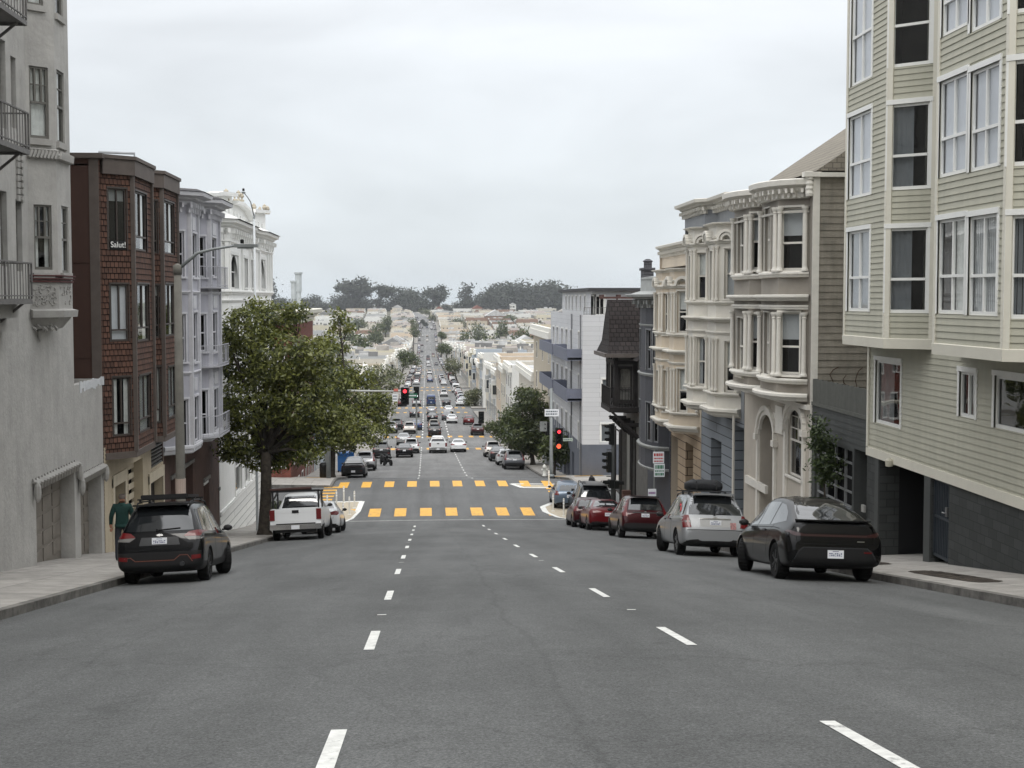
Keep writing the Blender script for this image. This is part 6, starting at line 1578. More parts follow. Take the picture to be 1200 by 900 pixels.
# ---- hatchback
make_car('hatchback', [(-2.0, .4, .6, .64, .66, .62, .54), (-1.99, .32, .7, .8, .8, .76, .66), (-1.92, .28, .9, 1.0, .85, .81, .7), (-1.82, .25, .95, 1.12, .865, .82, .68), (-1.62, .23, .96, 1.34, .87, .83, .6), (-1.4, .22, .96, 1.45, .87, .83, .55), (-.9, .21, .95, 1.5, .87, .83, .54), (-.2, .2, .93, 1.51, .87, .82, .54), (.4, .2, .92, 1.42, .87, .82, .54), (.8, .2, .9, 1.2, .87, .81, .58), (1.15, .21, .88, 1.0, .87, .8, .64), (1.6, .24, .76, .86, .85, .76, .58), (1.9, .3, .6, .7, .74, .66, .5), (1.98, .38, .5, .56, .6, .55, .4)], (-1.2, 1.28), .315, .865,
    [(-.6, 1.08), (.6, 1.08), (.5, 1.38), (-.5, 1.38)], [[(-1.5, 1.06), (-.6, 1.0), (-.6, 1.4), (-1.3, 1.36)], [(-.52, 1.0), (.3, .98), (.28, 1.4), (-.52, 1.42)], [(.36, .98), (.85, .97), (.5, 1.27), (.36, 1.33)]],
    [([(.6, .84), (.84, .84), (.82, 1.08), (.66, 1.06)], 'rear', redlens)], .78, None, mirror=(.7, 1.0, .85), clad=False)
# ---- van
make_car('panel_van', [(-2.6, .45, .7, .75, .8, .78, .72), (-2.59, .36, 1.1, 1.9, .92, .9, .8), (-2.5, .33, 1.15, 2.2, .97, .95, .84), (-2.2, .3, 1.2, 2.28, .98, .96, .84), (0, .28, 1.2, 2.3, .98, .96, .84), (1.0, .28, 1.2, 2.25, .98, .95, .8), (1.5, .28, 1.15, 1.75, .98, .93, .74), (1.9, .3, 1.08, 1.25, .97, .9, .72), (2.4, .34, .9, 1.0, .9, .8, .6), (2.6, .42, .6, .7, .7, .66, .5)], (-1.6, 1.7), .35, .97,
    [(-.68, 1.4), (.68, 1.4), (.66, 1.95), (-.66, 1.95)], [[(.6, 1.25), (1.5, 1.2), (1.15, 1.85), (.6, 1.9)]], [([(.78, .9), (.92, .9), (.9, 1.4), (.78, 1.4)], 'rear', redlens)], .8, None, mirror=(1.4, 1.4, .95), clad=False)
# ---- full-size pickup: lofted lower body and cab, separate open bed
def ex(c, bvh, add):
    b = MB(); t_ = MB()
    z0, z1 = .62, 1.22
    for s in (1, -1):
        b.box(s*.86-(.1 if s > 0 else 0), s*.86+(0 if s > 0 else .1), -2.86, -.72, z0, z1); 
        prof_ = [(.98, z0-.05), (1.0, .95), (.985, 1.14), (.95, 1.215), (.86, 1.235), (.78, 1.23)]
        for (a, c_) in zip(prof_, prof_[1:]):
            b.mesh([(s*a[0], -2.85, a[1]), (s*c_[0], -2.85, c_[1]), (s*c_[0], -.74, c_[1]), (s*a[0], -.74, a[1])], [(0, 1, 2, 3) if s < 0 else (3, 2, 1, 0)])
        b.mesh([(s*a[0], -2.85, a[1]) for a in prof_]+[(s*.78, -2.85, z0)], [tuple(range(7)) if s > 0 else tuple(range(7))[::-1]])
    b.box(-.8, .8, -.78, -.74, z0, z1)
    add('bed_side', mesh_of(b, PB['white'], 30), PB['white'])
    fl = MB(); fl.box(-.8, .8, -2.84, -.76, z0, z0+.05); add('bed_floor', mesh_of(fl, cblack, None), cblack)
    tg = MB(); tg.box(-.79, .79, -2.9, -2.83, .66, 1.21); tg.box(-.72, .72, -2.915, -2.89, .72, 1.0); tg.box(-.74, .74, -2.91, -2.89, 1.06, 1.17); add('tailgate', mesh_of(tg, PB['white'], 30), PB['white'])
    h = MB(); h.box(-.13, .13, -2.925, -2.9, 1.05, 1.16); add('tailgate_handle', mesh_of(h, cblack, None), cblack)
    bp = MB(); bp.box(-.98, .98, -3.05, -2.85, .42, .62); bp.box(-.3, .3, -3.06, -3.04, .44, .56, 1); add('bumper', mesh_of(bp, chrome, None), chrome)
    bb = MB(); bb.box(-.8, .8, -2.95, -2.7, .3, .44); add('underrun', mesh_of(bb, cblack, None), cblack)
    for s in (1, -1):
        l_ = MB(); l_.box(s*.80 if s > 0 else -.99, .99 if s > 0 else -.80, -2.885, -2.8, .78, 1.19); add('tail_light', mesh_of(l_, redlens, 30), redlens)
    pm = MB(); pm.box(-.155, .155, -3.07, -3.055, .43, .58); add('number_plate', mesh_of(pm, plate_m, None), plate_m)
    rk = MB()
    for s in (1, -1):
        for y in (-2.6, -.85): rk.bar((s*.88, y, 1.2), (s*.88, y, 1.9), .06, .06)
        rk.bar((s*.88, -2.6, 1.55), (s*.88, -.85, 1.88), .05, .05)
    rk.bar((-.95, -2.6, 1.9), (.95, -2.6, 1.9), .06, .06); rk.bar((-.95, -.85, 1.9), (.95, -.85, 1.9), .06, .06)
    add('ladder_rack', mesh_of(rk, cblack, None), cblack)
    pp = MB(); pp.tube([(-1.0, -2.55, 1.97), (.62, -2.5, 1.99)], .06, 10); add('rack_load', mesh_of(pp, M('brown wrapped pipe', (62, 42, 38), .8, .2), None), MATS['brown wrapped pipe'])
make_car('pickup_truck', [(-2.8, .5, .62, .64, .84, .8, .7), (-2.7, .42, .64, .66, .98, .9, .8), (-.9, .4, .64, .66, 1.0, .95, .85), (-.74, .38, 1.1, 1.14, 1.0, .93, .78), (-.7, .36, 1.18, 1.45, 1.0, .92, .72), (-.58, .35, 1.2, 1.76, 1.0, .92, .64), (-.3, .34, 1.2, 1.84, 1.0, .92, .63), (.6, .34, 1.19, 1.85, 1.0, .93, .63), (1.0, .34, 1.18, 1.78, 1.0, .96, .66), (1.4, .34, 1.17, 1.4, 1.0, .95, .7), (1.6, .35, 1.15, 1.24, 1.0, .95, .78), (2.4, .38, 1.08, 1.18, .99, .93, .76), (2.75, .42, .95, 1.08, .95, .88, .7), (2.9, .48, .7, .8, .85, .8, .6)], (-1.75, 1.95), .4, 1.0,
    [(-.74, 1.24), (.74, 1.24), (.6, 1.7), (-.6, 1.7)], [[(-.5, 1.26), (.3, 1.24), (.3, 1.78), (-.42, 1.78)], [(.4, 1.24), (1.3, 1.22), (.95, 1.72), (.4, 1.77)]],
    [], .5, ex, mirror=(1.15, 1.3, .98), clad=False, plate_ok=False, rimmat=darkrim)
CARS['pickup_truck'].L0 = -3.05

def Xat(px, Y): return Y*rat(px, 560)
# ---- the cars one can tell apart
big_ = put_car('upright_suv', 'navy', -5.2, 27.5, 'black sport utility vehicle with roof rack and copper bumper line, parked beside the stucco house', 'parked_suv', 'suv', steer=.42)
big_.scale = (.94, .94, .93)
put_car('coupe_crossover', 'black', 7.74, 26.05, 'glossy black coupe-roofed electric crossover parked in front of the sage green house', 'parked_crossover', 'car', steer=-.42)
put_car('rounded_suv', 'silver', 7.72, 37.0, 'silver sport utility vehicle with black cargo bag on its roof', 'parked_suv', 'suv', steer=-.42)
put_car('compact_suv', 'maroon', Xat(756, 53.2), 53.2, 'maroon compact sport utility vehicle with tall pillar tail lights, parked behind the red sedan', 'parked_suv', 'suv', steer=-.3)
put_car('sedan', 'red', Xat(712, 64.2), 64.0, 'dark red sedan parked just ahead of the maroon sport utility vehicle', 'parked_car', 'car', steer=-.3)
put_car('hatchback', 'maroon', Xat(692, 69), 69.0, 'small dark red hatchback half hidden behind the red sedan', 'parked_car', 'car')
big_ = put_car('upright_suv', 'black', Xat(697, 74.3), 74.2, 'large black sport utility vehicle parked nearest the crossing on the right', 'parked_suv', 'suv', skip=('roof_rack', 'bumper_trim'))
big_.scale = (1.12, 1.12, 1.2)
put_car('hatchback', 'bluegrey', Xat(667, 80.2), 80.0, 'blue grey hatchback ahead of the large black sport utility vehicle', 'parked_car', 'car')
put_car('pickup_truck', 'white', Xat(347.5, 54.6), 54.2, 'white pickup truck with ladder rack parked beside the street tree', 'parked_pickup_truck', 'pickup truck', steer=.3)
put_car('sedan', 'white', Xat(374, 62.5), 62.5, 'white sedan parked just ahead of the white pickup truck', 'parked_car', 'car', steer=.3)
MID = [('coupe_crossover', 'darkgrey', 414, 109, 'dark grey sedan parked at the left kerb right past the second yellow crosswalk'), ('compact_suv', 'silver', 427.5, 121, 'silver sport utility vehicle parked ahead of the dark grey sedan on the left'),
       ('upright_suv', 'black', 447, 145, 'black sport utility vehicle parked on the left, ahead of the motorcycles'), ('compact_suv', 'grey', 603, 121.5, 'grey sport utility vehicle parked below the round street tree on the right'),
       ('hatchback', 'white', 593.5, 129, 'white hatchback parked ahead of the grey sport utility vehicle'), ('sedan', 'darkgrey', 585, 136.5, 'dark sedan parked ahead of the white hatchback on the right'), ('compact_suv', 'pearl', 578, 146, 'pale sport utility vehicle at the front of the right row before the second side street'),
       ('sedan', 'navy', 474, 146, 'dark blue sedan driving in the left lane before the second side street'), ('compact_suv', 'white', 482, 156, 'white sport utility vehicle in the left lane ahead of the dark blue sedan'), ('pickup_truck', 'white', 513.5, 156, 'white pickup truck driving in the middle lane before the second side street'),
       ('sedan', 'white', 537.5, 158, 'white sedan driving in the right lane beside the white pickup truck'), ('sedan', 'silver', 473, 172, 'silver sedan in the left lane inside the second side street crossing'), ('upright_suv', 'black', 509.5, 191, 'black sport utility vehicle waiting in the middle lane past the second side street'),
       ('compact_suv', 'maroon', 560, 194, 'maroon sport utility vehicle parked at the right kerb past the second side street'), ('hatchback', 'red', 549.5, 222, 'bright red car turning by the right kerb beyond the second side street'), ('compact_suv', 'pearl', 480, 198, 'pale pinkish sport utility vehicle queuing in the left lane past the second side street'),
       ('sedan', 'blue', 488, 207, 'blue sedan queuing ahead of the pale pinkish sport utility vehicle'), ('compact_suv', 'silver', 458.5, 200, 'silver sport utility vehicle parked at the left kerb past the second side street'), ('compact_suv', 'darkgrey', 465, 209, 'dark grey sport utility vehicle parked ahead of the silver one on the far left kerb'),
       ('compact_suv', 'tan', 508.7, 204, 'tan sport utility vehicle in the middle lane queue ahead of the black one'), ('sedan', 'white', 530, 226, 'white sedan in the right lane a little ahead of the second side street'), ('sedan', 'grey', 524, 236, 'grey sedan in the right lane ahead of the white sedan')]
for kind, col, px, Y, lab in MID:
    tr = 'pickup' in kind; park = 'parked' in lab
    nm = ('parked_' if park else 'driving_')+('pickup_truck' if tr else 'suv' if 'suv' in kind else 'car')
    put_car(kind, col, Xat(px, Y), Y, lab, nm, 'pickup truck' if tr else 'suv' if 'suv' in kind else 'car', skip=('roof_rack', 'bumper_trim', 'ladder_rack', 'rack_load', 'door_gap', 'door_handle', 'plate_mark', 'wiper', 'badge'))
FAR = [('sedan', 'darkgrey', 486, 247), ('compact_suv', 'silver', 488.5, 290), ('sedan', 'white', 471.5, 292), ('sedan', 'silver', 506, 258), ('sedan', 'navy', 507, 232), ('panel_van', 'blue', 505.5, 292), ('sedan', 'white', 526, 262), ('hatchback', 'darkgrey', 523.5, 292), ('hatchback', 'white', 539.5, 292),
       ('compact_suv', 'white', 520.5, 330), ('panel_van', 'white', 534.5, 352), ('sedan', 'grey', 543, 305)]
for kind, col, px, Y in FAR:
    blk = 'before the third side street' if Y < 270 else 'past the third side street'
    lane_ = 'left kerb' if px < 475 else 'left lane' if px < 495 else 'middle lane' if px < 512 else 'right lane' if px < 531 else 'right kerb'
    kn = {'sedan': 'sedan', 'compact_suv': 'sport utility vehicle', 'hatchback': 'hatchback', 'panel_van': 'van'}[kind]
    put_car(kind, col, Xat(px, Y), Y, f'small {col} {kn} at the {lane_} {blk}', 'far_'+('van' if 'van' in kn else 'car'), 'van' if 'van' in kn else 'car', 'cars queuing down the street', low=True)
# ---- the long queue and kerb rows far down the street
rr = random.Random(11); cols = ['white', 'white', 'silver', 'darkgrey', 'black', 'grey', 'white', 'red', 'blue', 'tan', 'pearl', 'maroon']
blocks = [(288, 364), (384, 461), (481, 557), (577, 653), (673, 749), (769, 845), (865, 941), (961, 1037), (1057, 1133), (1160, 1400)]
ordn = ['third', 'fourth', 'fifth', 'sixth', 'seventh', 'eighth', 'ninth', 'tenth', 'eleventh', 'twelfth']
seen = {}
for bi, (a, e_) in enumerate(blocks):
    for lx, nm, dens in ((-4.9, 'left kerb', .62), (7.9, 'right kerb', .62), (-2.6, 'left lane', .5 if a < 560 else .1), (1.2, 'middle lane', .5 if a < 480 else .07), (4.9, 'right lane', .5 if a < 480 else .05)):
        y = a+rr.random()*6
        while y < e_-4:
            if rr.random() < dens and not (a < 370 and y < 355 and 'lane' in nm):
                kind = rr.choice(['sedan', 'compact_suv', 'hatchback', 'compact_suv', 'rounded_suv', 'sedan', 'panel_van'] if rr.random() < .5 else ['sedan', 'compact_suv']); col = rr.choice(cols)
                kn = {'sedan': 'sedan', 'compact_suv': 'sport utility vehicle', 'rounded_suv': 'sport utility vehicle', 'hatchback': 'hatchback', 'panel_van': 'van'}[kind]
                wd = {'darkgrey': 'dark grey', 'pearl': 'pearl white'}.get(col, col)
                put_car(kind, col, lx+bend(y)+rr.uniform(-.15, .15), y, f'tiny far {wd} {kn} at the {nm} past the {ordn[bi]} side street', 'far_'+('van' if kn == 'van' else 'car'), 'van' if kn == 'van' else 'car', f'far cars at the {nm} past the {ordn[bi]} side street', low=True)
            y += rr.uniform(5.6, 7.5)
# ---- cargo bag on the silver SUV
def soft_box(name, label, cat, c, size, rot, mat, extra=None):
    bm = bmesh.new(); bmesh.ops.create_cube(bm, size=1); bmesh.ops.subdivide_edges(bm, edges=bm.edges[:], cuts=5, use_grid_fill=True); rr = random.Random(5)
    for v in bm.verts:
        k = 1-.12*(abs(v.co.x*2)**4*abs(v.co.y*2)**4)-.12*abs(v.co.z*2)**6*max(abs(v.co.x*2), abs(v.co.y*2))**4
        v.co = Vector((v.co.x*size[0]*k, v.co.y*size[1]*k, (v.co.z+.5)*size[2]*(1-.22*max(abs(v.co.x*2), abs(v.co.y*2))**4*(v.co.z > 0))+rr.uniform(-.015, .015)))
    me = bpy.data.meshes.new(name); bm.to_mesh(me); bm.free(); me.polygons.foreach_set('use_smooth', [True]*len(me.polygons)); me.materials.append(mat)
    t = thing(name, label, cat, c); t.rotation_euler = rot; o = bpy.data.objects.new('bag', me); COL.objects.link(o); o.parent = t
    s = MB()
    for x in (-.28, .28): s.tube([(x*size[0], -size[1]*.5, .02), (x*size[0], -size[1]*.47, size[2]*.8), (x*size[0], 0, size[2]*1.03), (x*size[0], size[1]*.47, size[2]*.8), (x*size[0], size[1]*.5, .02)], .018, 5)
    so = s.build('strap', cblack); so.parent = t
    return t
Yc = 37.0+1.5; zc = zroad(7.72, Yc)+1.80
soft_box('roof_cargo_bag', 'black soft cargo bag strapped on the roof of the silver sport utility vehicle', 'cargo bag', (7.68, Yc, zc), (.98, .95, .30), ground_rot(7.72, Yc), M('black cargo fabric', (26, 27, 30), .7, .3, 12, .4, 30))
rb = MB(); [rb.bar((-.68, y, 0), (.68, y, 0), .05, .03) for y in (-.45, .45)]; [rb.bar((s*.5, y, -.1), (s*.5, y, 0), .05, .06) for s in (1, -1) for y in (-.45, .45)]
rt_ = thing('roof_rack', 'roof bars under the black cargo bag on the silver sport utility vehicle', 'roof rack', (7.70, Yc, zc-.02)); rt_.rotation_euler = ground_rot(7.72, Yc); o = rb.build('bar', ctrim); o.parent = rt_
# ---- motorcycles
def motorcycle(X, Y, rz, label):
    t = thing('motorcycle', label, 'motorcycle', (X, Y, zroad(X, Y)), 'motorcycles parked beside the left kerb', rz)
    for y in (-.68, .7):
        w = MB(); w.lathe([(.2, -.05), (.3, -.06), (.31, 0), (.3, .06), (.2, .05)], (0, y, .31), 18, 0, 'x'); w.lathe([(.04, -.05), (.19, -.02), (.19, .02), (.04, .05)], (0, y, .31), 12, 1, 'x'); w.build('wheel', [rubber, alloy], t, world=False)
    b = MB(); b.tube([(0, -.2, .5), (0, .1, .42), (0, .25, .6), (0, .42, .95)], .06, 8); b.lathe([(.1, -.28), (.17, -.1), (.17, .1), (.1, .28)], (0, .1, .82), 10, 0, 'y'); b.lathe([(.16, -.2), (.18, 0), (.14, .2)], (0, .02, .45), 8, 0, 'x'); b.build('frame', cblack, t, world=False, smooth=True)
    s = MB(); s.lathe([(.06, -.35), (.14, -.2), (.13, .15), (.06, .3)], (0, -.42, .8), 8, 0, 'y'); s.build('seat', M('black saddle', (22, 22, 23), .6, .1), t, world=False, smooth=True)
    f = MB(); [f.bar((x, .7, .31), (x, .45, 1.0), .04, .04) for x in (-.09, .09)]; f.bar((-.36, .38, 1.05), (.36, .38, 1.05), .035, .035); f.lathe([(.05, -.06), (.1, .02), (.1, .08)], (0, .55, .92), 10, 0, 'y'); f.build('fork', ctrim, t, world=False)
    return t
motorcycle(Xat(448.5, 131), 131, .25, 'dark motorcycle parked nose in, nearer the silver sport utility vehicle'); motorcycle(Xat(455, 130.5), 130.5, .4, 'dark motorcycle parked at the traffic side of the other one')
# ================================================================== TREES AND PLANTS
def leafmat(name, c1, c2, scale=1.2):
    m, nt, b = newmat(name); L = nt.links; nt.nodes.remove(b); out = nt.nodes['Material Output']
    d = N(nt, 'ShaderNodeBsdfDiffuse'); tr = N(nt, 'ShaderNodeBsdfTranslucent'); gl = N(nt, 'ShaderNodeBsdfGlossy', Roughness=.45)
    tc = N(nt, 'ShaderNodeTexCoord'); n1 = N(nt, 'ShaderNodeTexNoise', Scale=scale, Detail=2.0); L.new(tc.outputs['Object'], n1.inputs['Vector'])
    gi = N(nt, 'ShaderNodeNewGeometry')
    ad = N(nt, 'ShaderNodeMath', operation='MULTIPLY_ADD'); ad.inputs[1].default_value = .6; L.new(gi.outputs['Random Per Island'], ad.inputs[0]); L.new(n1.outputs['Fac'], ad.inputs[2])
    cr = N(nt, 'ShaderNodeValToRGB'); cr.color_ramp.elements[0].position = .45; cr.color_ramp.elements[1].position = 1.05
    cr.color_ramp.elements[0].color = (*c1, 1); cr.color_ramp.elements[1].color = (*c2, 1); L.new(ad.outputs[0], cr.inputs['Fac'])
    for s in (d, tr): L.new(cr.outputs['Color'], s.inputs['Color'])
    m1 = N(nt, 'ShaderNodeMixShader'); m1.inputs[0].default_value = .3; L.new(d.outputs[0], m1.inputs[1]); L.new(tr.outputs[0], m1.inputs[2])
    m2 = N(nt, 'ShaderNodeMixShader'); m2.inputs[0].default_value = .05; L.new(m1.outputs[0], m2.inputs[1]); L.new(gl.outputs[0], m2.inputs[2])
    L.new(m2.outputs[0], out.inputs['Surface']); return m
leaf_a = leafmat('street tree leaves', (.026, .042, .009), (.19, .205, .042), .8)
leaf_b = leafmat('dark street tree leaves', (.018, .034, .011), (.09, .115, .03), .8)
leaf_c = leafmat('pale shrub leaves', (.05, .065, .025), (.17, .18, .085), .5)
leaf_far = leafmat('cypress foliage', (.010, .016, .010), (.036, .046, .024), .12)
leaf_d = leafmat('glossy shrub leaves', (.018, .035, .012), (.07, .1, .03), 3)
bark = M('dark bark', (58, 53, 47), .95, .5, 5, .9, 14)
def leaf_cloud(lobes, n, size, rr, flat=.35, shell=.55, clump=6):
    """leaf blades grouped in twig-end clumps spread through the lobes; returns an MB"""
    mb = MB(); tot = sum(r**2.2 for *_, r in [(l[0], l[1], l[2], l[3]) for l in lobes])
    for l in lobes:
        c = Vector(l[:3]); r = l[3]; sq = l[4] if len(l) > 4 else .85
        k = max(3, int(n*r**2.2/tot/clump))
        for _ in range(k):
            d = Vector((rr.gauss(0, 1), rr.gauss(0, 1), rr.gauss(0, 1))).normalized(); rad = r*(shell+(1-shell)*rr.random())**.8*(.85+.3*rr.random())
            p = c+Vector((d.x*rad, d.y*rad, d.z*rad*sq)); cs = size*2.2
            for _ in range(clump):
                q = p+Vector((rr.gauss(0, cs), rr.gauss(0, cs), rr.gauss(0, cs*.7)))*.6
                nrm = (d*.5+Vector((rr.gauss(0, .5), rr.gauss(0, .5), .5+rr.gauss(0, .5)))).normalized(); a = nrm.orthogonal().normalized(); a.rotate(Matrix.Rotation(rr.random()*6.28, 3, nrm)); b = nrm.cross(a)
                s = size*(.6+.7*rr.random()); w = s*.42; dz = nrm*s*.18
                i = len(mb.v); mb.v += [tuple(q-a*s), tuple(q+b*w-dz*.3), tuple(q+a*s-dz), tuple(q-b*w-dz*.3)]; mb.f.append((i, i+1, i+2, i+3)); mb.m.append(0); mb.uv.append([(0, 0), (1, 0), (1, 1), (0, 1)])
    return mb
def limbs(mb, base, fork, lobes, r0, rr):
    mid = base.lerp(fork, .5)+Vector((rr.uniform(-.1, .1)*r0*4, rr.uniform(-.1, .1)*r0*4, 0))
    mb.tube([base-Vector((0, 0, .3)), base, base+Vector((0, 0, .25)), mid, fork], [r0*1.7, r0*1.45, r0*1.12, r0, r0*.85], 10)
    for l in lobes:
        c = Vector(l[:3]); s = fork.lerp(c, .06); q = fork.lerp(c, .5)+Vector((rr.uniform(-.25, .25), rr.uniform(-.25, .25), .25))*(c-fork).length*.35
        mb.tube([s, q, c], [r0*.42, r0*.26, r0*.09], 6)
        for _ in range(3):
            e = c+Vector((rr.gauss(0, .5), rr.gauss(0, .5), rr.gauss(.1, .4)))*l[3]; mb.tube([q.lerp(c, rr.uniform(.2, .9)), e], [r0*.16, r0*.04], 5)
def px_lobes(Y, spec, rr, spread=.8):
    out = []
    for px, py, rp in spec:
        Yq = Y+rr.uniform(-spread, spread); p = onY(px, py, Yq); out.append((p.x, p.y, p.z, rp/F*Y))
    return out
def tree(name, label, base, fork, lobes, n, size, mat, r0, seed, group=None, cat='tree', **kw):
    rr = random.Random(seed); t = thing(name, label, cat, tuple(base), group)
    tm = MB(); limbs(tm, Vector(base), Vector(fork), lobes, r0, rr); tm.build('trunk', bark, t, smooth=True)
    leaf_cloud(lobes, n, size, rr, **kw).build('crown', mat, t)
    return t
rr = random.Random(3)
# big tree beside the pickup
Yt = 59.5; b = onX(310, 628, -6.75); b = Vector((b.x, b.y, zwalk(b.x, b.y)))
lb = px_lobes(Yt, [(290, 386, 30), (325, 376, 26), (348, 366, 15), (302, 360, 13), (282, 425, 30), (328, 420, 38), (368, 418, 27), (385, 402, 14), (300, 468, 40), (350, 468, 42), (388, 452, 26), (286, 515, 30), (328, 512, 32), (368, 508, 30), (266, 480, 16), (268, 400, 12), (395, 490, 22), (345, 535, 16), (272, 528, 16), (300, 538, 15), (325, 540, 15), (364, 532, 14)], rr, 1.7)
tree('street_tree', 'large dense olive green street tree beside the white pickup truck', b, onY(312, 530, b.y), lb, 32000, .1, leaf_a, .24, 5)
# second tree beyond the side street
p = Vector((-6.75, 100.5, zwalk(-6.75, 100.5)))
lb = px_lobes(100.5, [(420, 468, 30), (442, 478, 20), (400, 498, 30), (430, 508, 20), (396, 440, 26), (452, 470, 10), (425, 440, 16), (378, 480, 30), (450, 500, 12), (404, 520, 16), (398, 372, 11), (408, 384, 9), (390, 386, 8), (402, 410, 8)], rr, 1.7)
tree('street_tree', 'smaller olive street tree past the first side street, with a tall wispy top branch', p, onY(390, 520, 100.5), lb, 13000, .15, leaf_a, .24, 9)
# round tree on the right
p = Vector((9.75, 128, zwalk(9.75, 128)))
lb = px_lobes(128, [(612, 488, 24), (622, 468, 17), (604, 508, 20), (634, 503, 20), (620, 520, 20), (598, 494, 13), (638, 482, 13), (612, 462, 9), (630, 520, 14)], rr, 1.6)
tree('street_tree', 'round dark green street tree above the parked grey sport utility vehicle on the right', p, onY(623, 528, 128), lb, 11000, .17, leaf_b, .2, 12)
p = Vector((9.9, 108, zwalk(9.9, 108)))
lb = px_lobes(108, [(652, 518, 15), (664, 528, 14), (644, 530, 12), (672, 520, 9), (655, 536, 10)], rr, 1.0)
tree('small_tree', 'small dark tree between the traffic signal pole and the white apartment block', p, onY(651, 540, 108), lb, 2600, .18, leaf_b, .1, 14)
# mid-distance street trees: (px, py, radius px, Y, base X, leaf, label)
MIDT = [([(432, 440, 13), (447, 437, 13), (462, 442, 12), (440, 450, 12), (422, 446, 10), (456, 452, 10)], 235, -8.3, leaf_c, 'pale grey green spreading tree on the left before the beige flat-roofed building'),
        ([(472, 416, 7), (480, 418, 8), (487, 424, 6), (476, 425, 7)], 372, -7.2, leaf_b, 'dark bushy street tree on the left past the pale spreading tree'),
        ([(529, 424, 7), (535, 428, 7), (524, 430, 6), (532, 434, 6)], 400, 9.2, leaf_c, 'grey green street tree on the right below the round clipped tree'),
        ([(520, 407, 6.5), (524, 410, 6), (517, 410, 5)], 560, 9.0, leaf_b, 'dark round clipped street tree far down on the right'),
        ([(552, 464, 8), (558, 460, 7), (556, 470, 7), (548, 470, 5)], 290, 10.2, leaf_c, 'yellow green young tree by the right kerb beyond the second side street'),
        ([(576, 500, 8), (584, 505, 7)], 165, 10.5, leaf_b, 'dark low tree at the right corner of the second side street'),
        ([(483, 376, 4.5), (486, 382, 5), (484, 388, 5.5), (488, 391, 5)], 760, -6.9, leaf_b, 'tall dark tree row end on the left near the foot of the far hill'),
        ([(517, 392, 4), (520, 394, 4)], 800, 8.8, leaf_b, 'little dark tree on the right near the foot of the far hill'),
        ([(495, 377, 3), (499, 380, 3)], 1190, -3.2, leaf_far, 'dark planting in the middle of the far uphill street')]
for k, (sp, Y, X, mt, lab) in enumerate(MIDT):
    lb = px_lobes(Y, sp, rr, 1.5); z = zwalk(X+bend(Y), Y); p = Vector((X+bend(Y), Y, z)); cx = sum(l[0] for l in lb)/len(lb); cz = min(l[2]-l[3] for l in lb)
    tree('street_tree', lab, p, Vector((p.x*.5+cx*.5, Y, max(z+.6, cz+.3))), lb, 1500, min(.3+Y*.0012, .17*max(l[3] for l in lb)), mt, .14+Y*.0002, 30+k, group='street trees further down')
# far ridge cypresses: a few kinds, copied
def ridge_proto(kind, seed):
    rr = random.Random(seed); h = 20
    if kind == 'dome': lb = [(rr.uniform(-5, 5), rr.uniform(-3, 3), rr.uniform(6, 15), rr.uniform(4, 6)) for _ in range(9)]+[(0, 0, 15, 4.5)]
    elif kind == 'umbrella': lb = [(rr.uniform(-6, 6), rr.uniform(-3, 3), 15+rr.uniform(-1.5, 1.5), rr.uniform(2, 3.2), .5) for _ in range(6)]+[(rr.uniform(-3, 3), 0, 9, 2.6, .5), (1, 0, 17.5, 2.4, .6)]
    else: lb = [(rr.uniform(-1, 1), 0, 3+2.2*i, 4.6-.4*i, .6) for i in range(8)]
    return lb
protos = {}
for kind in ('dome', 'umbrella', 'conifer'):
    for v in (0, 1):
        t = tree('ridge_cypress', 'x', (0, 0, 0), (0, 0, 5), ridge_proto(kind, v*7+len(kind)), 1500, .95, leaf_far, .55, v+40, shell=.35); protos[kind, v] = t
RIDGE = [(357, 345, 372, 'dome'), (368, 343, 372, 'dome'), (377, 349, 372, 'dome'), (387, 350, 372, 'dome'), (401, 343, 372, 'dome'), (408, 341, 373, 'dome'), (421, 332, 372, 'umbrella'), (414, 337, 372, 'umbrella'), (428, 345, 373, 'dome'), (443, 337, 372, 'umbrella'), (436, 352, 374, 'dome'),
         (450, 350, 374, 'dome'), (462, 344, 373, 'dome'), (472, 337, 373, 'dome'), (481, 338, 373, 'dome'), (490, 342, 373, 'dome'), (499, 346, 372, 'conifer'), (507, 343, 371, 'umbrella'), (515, 338, 372, 'umbrella'), (522, 351, 372, 'dome'), (536, 349, 374, 'dome'), (547, 333, 372, 'conifer'), (553, 347, 373, 'dome'),
         (562, 346, 374, 'dome'), (573, 340, 374, 'dome'), (584, 334, 374, 'dome'), (595, 331, 374, 'dome'), (606, 334, 374, 'dome'), (616, 339, 374, 'dome'), (626, 336, 374, 'dome'), (636, 332, 374, 'dome'), (647, 332, 374, 'dome'), (657, 337, 374, 'dome'), (669, 342, 374, 'dome'), (318, 329, 366, 'conifer'), (343, 347, 372, 'dome'), (330, 345, 372, 'dome'),
         (590, 350, 376, 'dome'), (612, 352, 376, 'dome'), (640, 350, 376, 'dome'), (570, 354, 376, 'dome'), (478, 352, 376, 'dome'), (445, 358, 377, 'dome'), (415, 356, 377, 'dome'), (690, 346, 375, 'dome')]
used = set()
wordk = {'dome': 'dark spreading cypress', 'umbrella': 'flat-topped cypress', 'conifer': 'narrow dark conifer'}
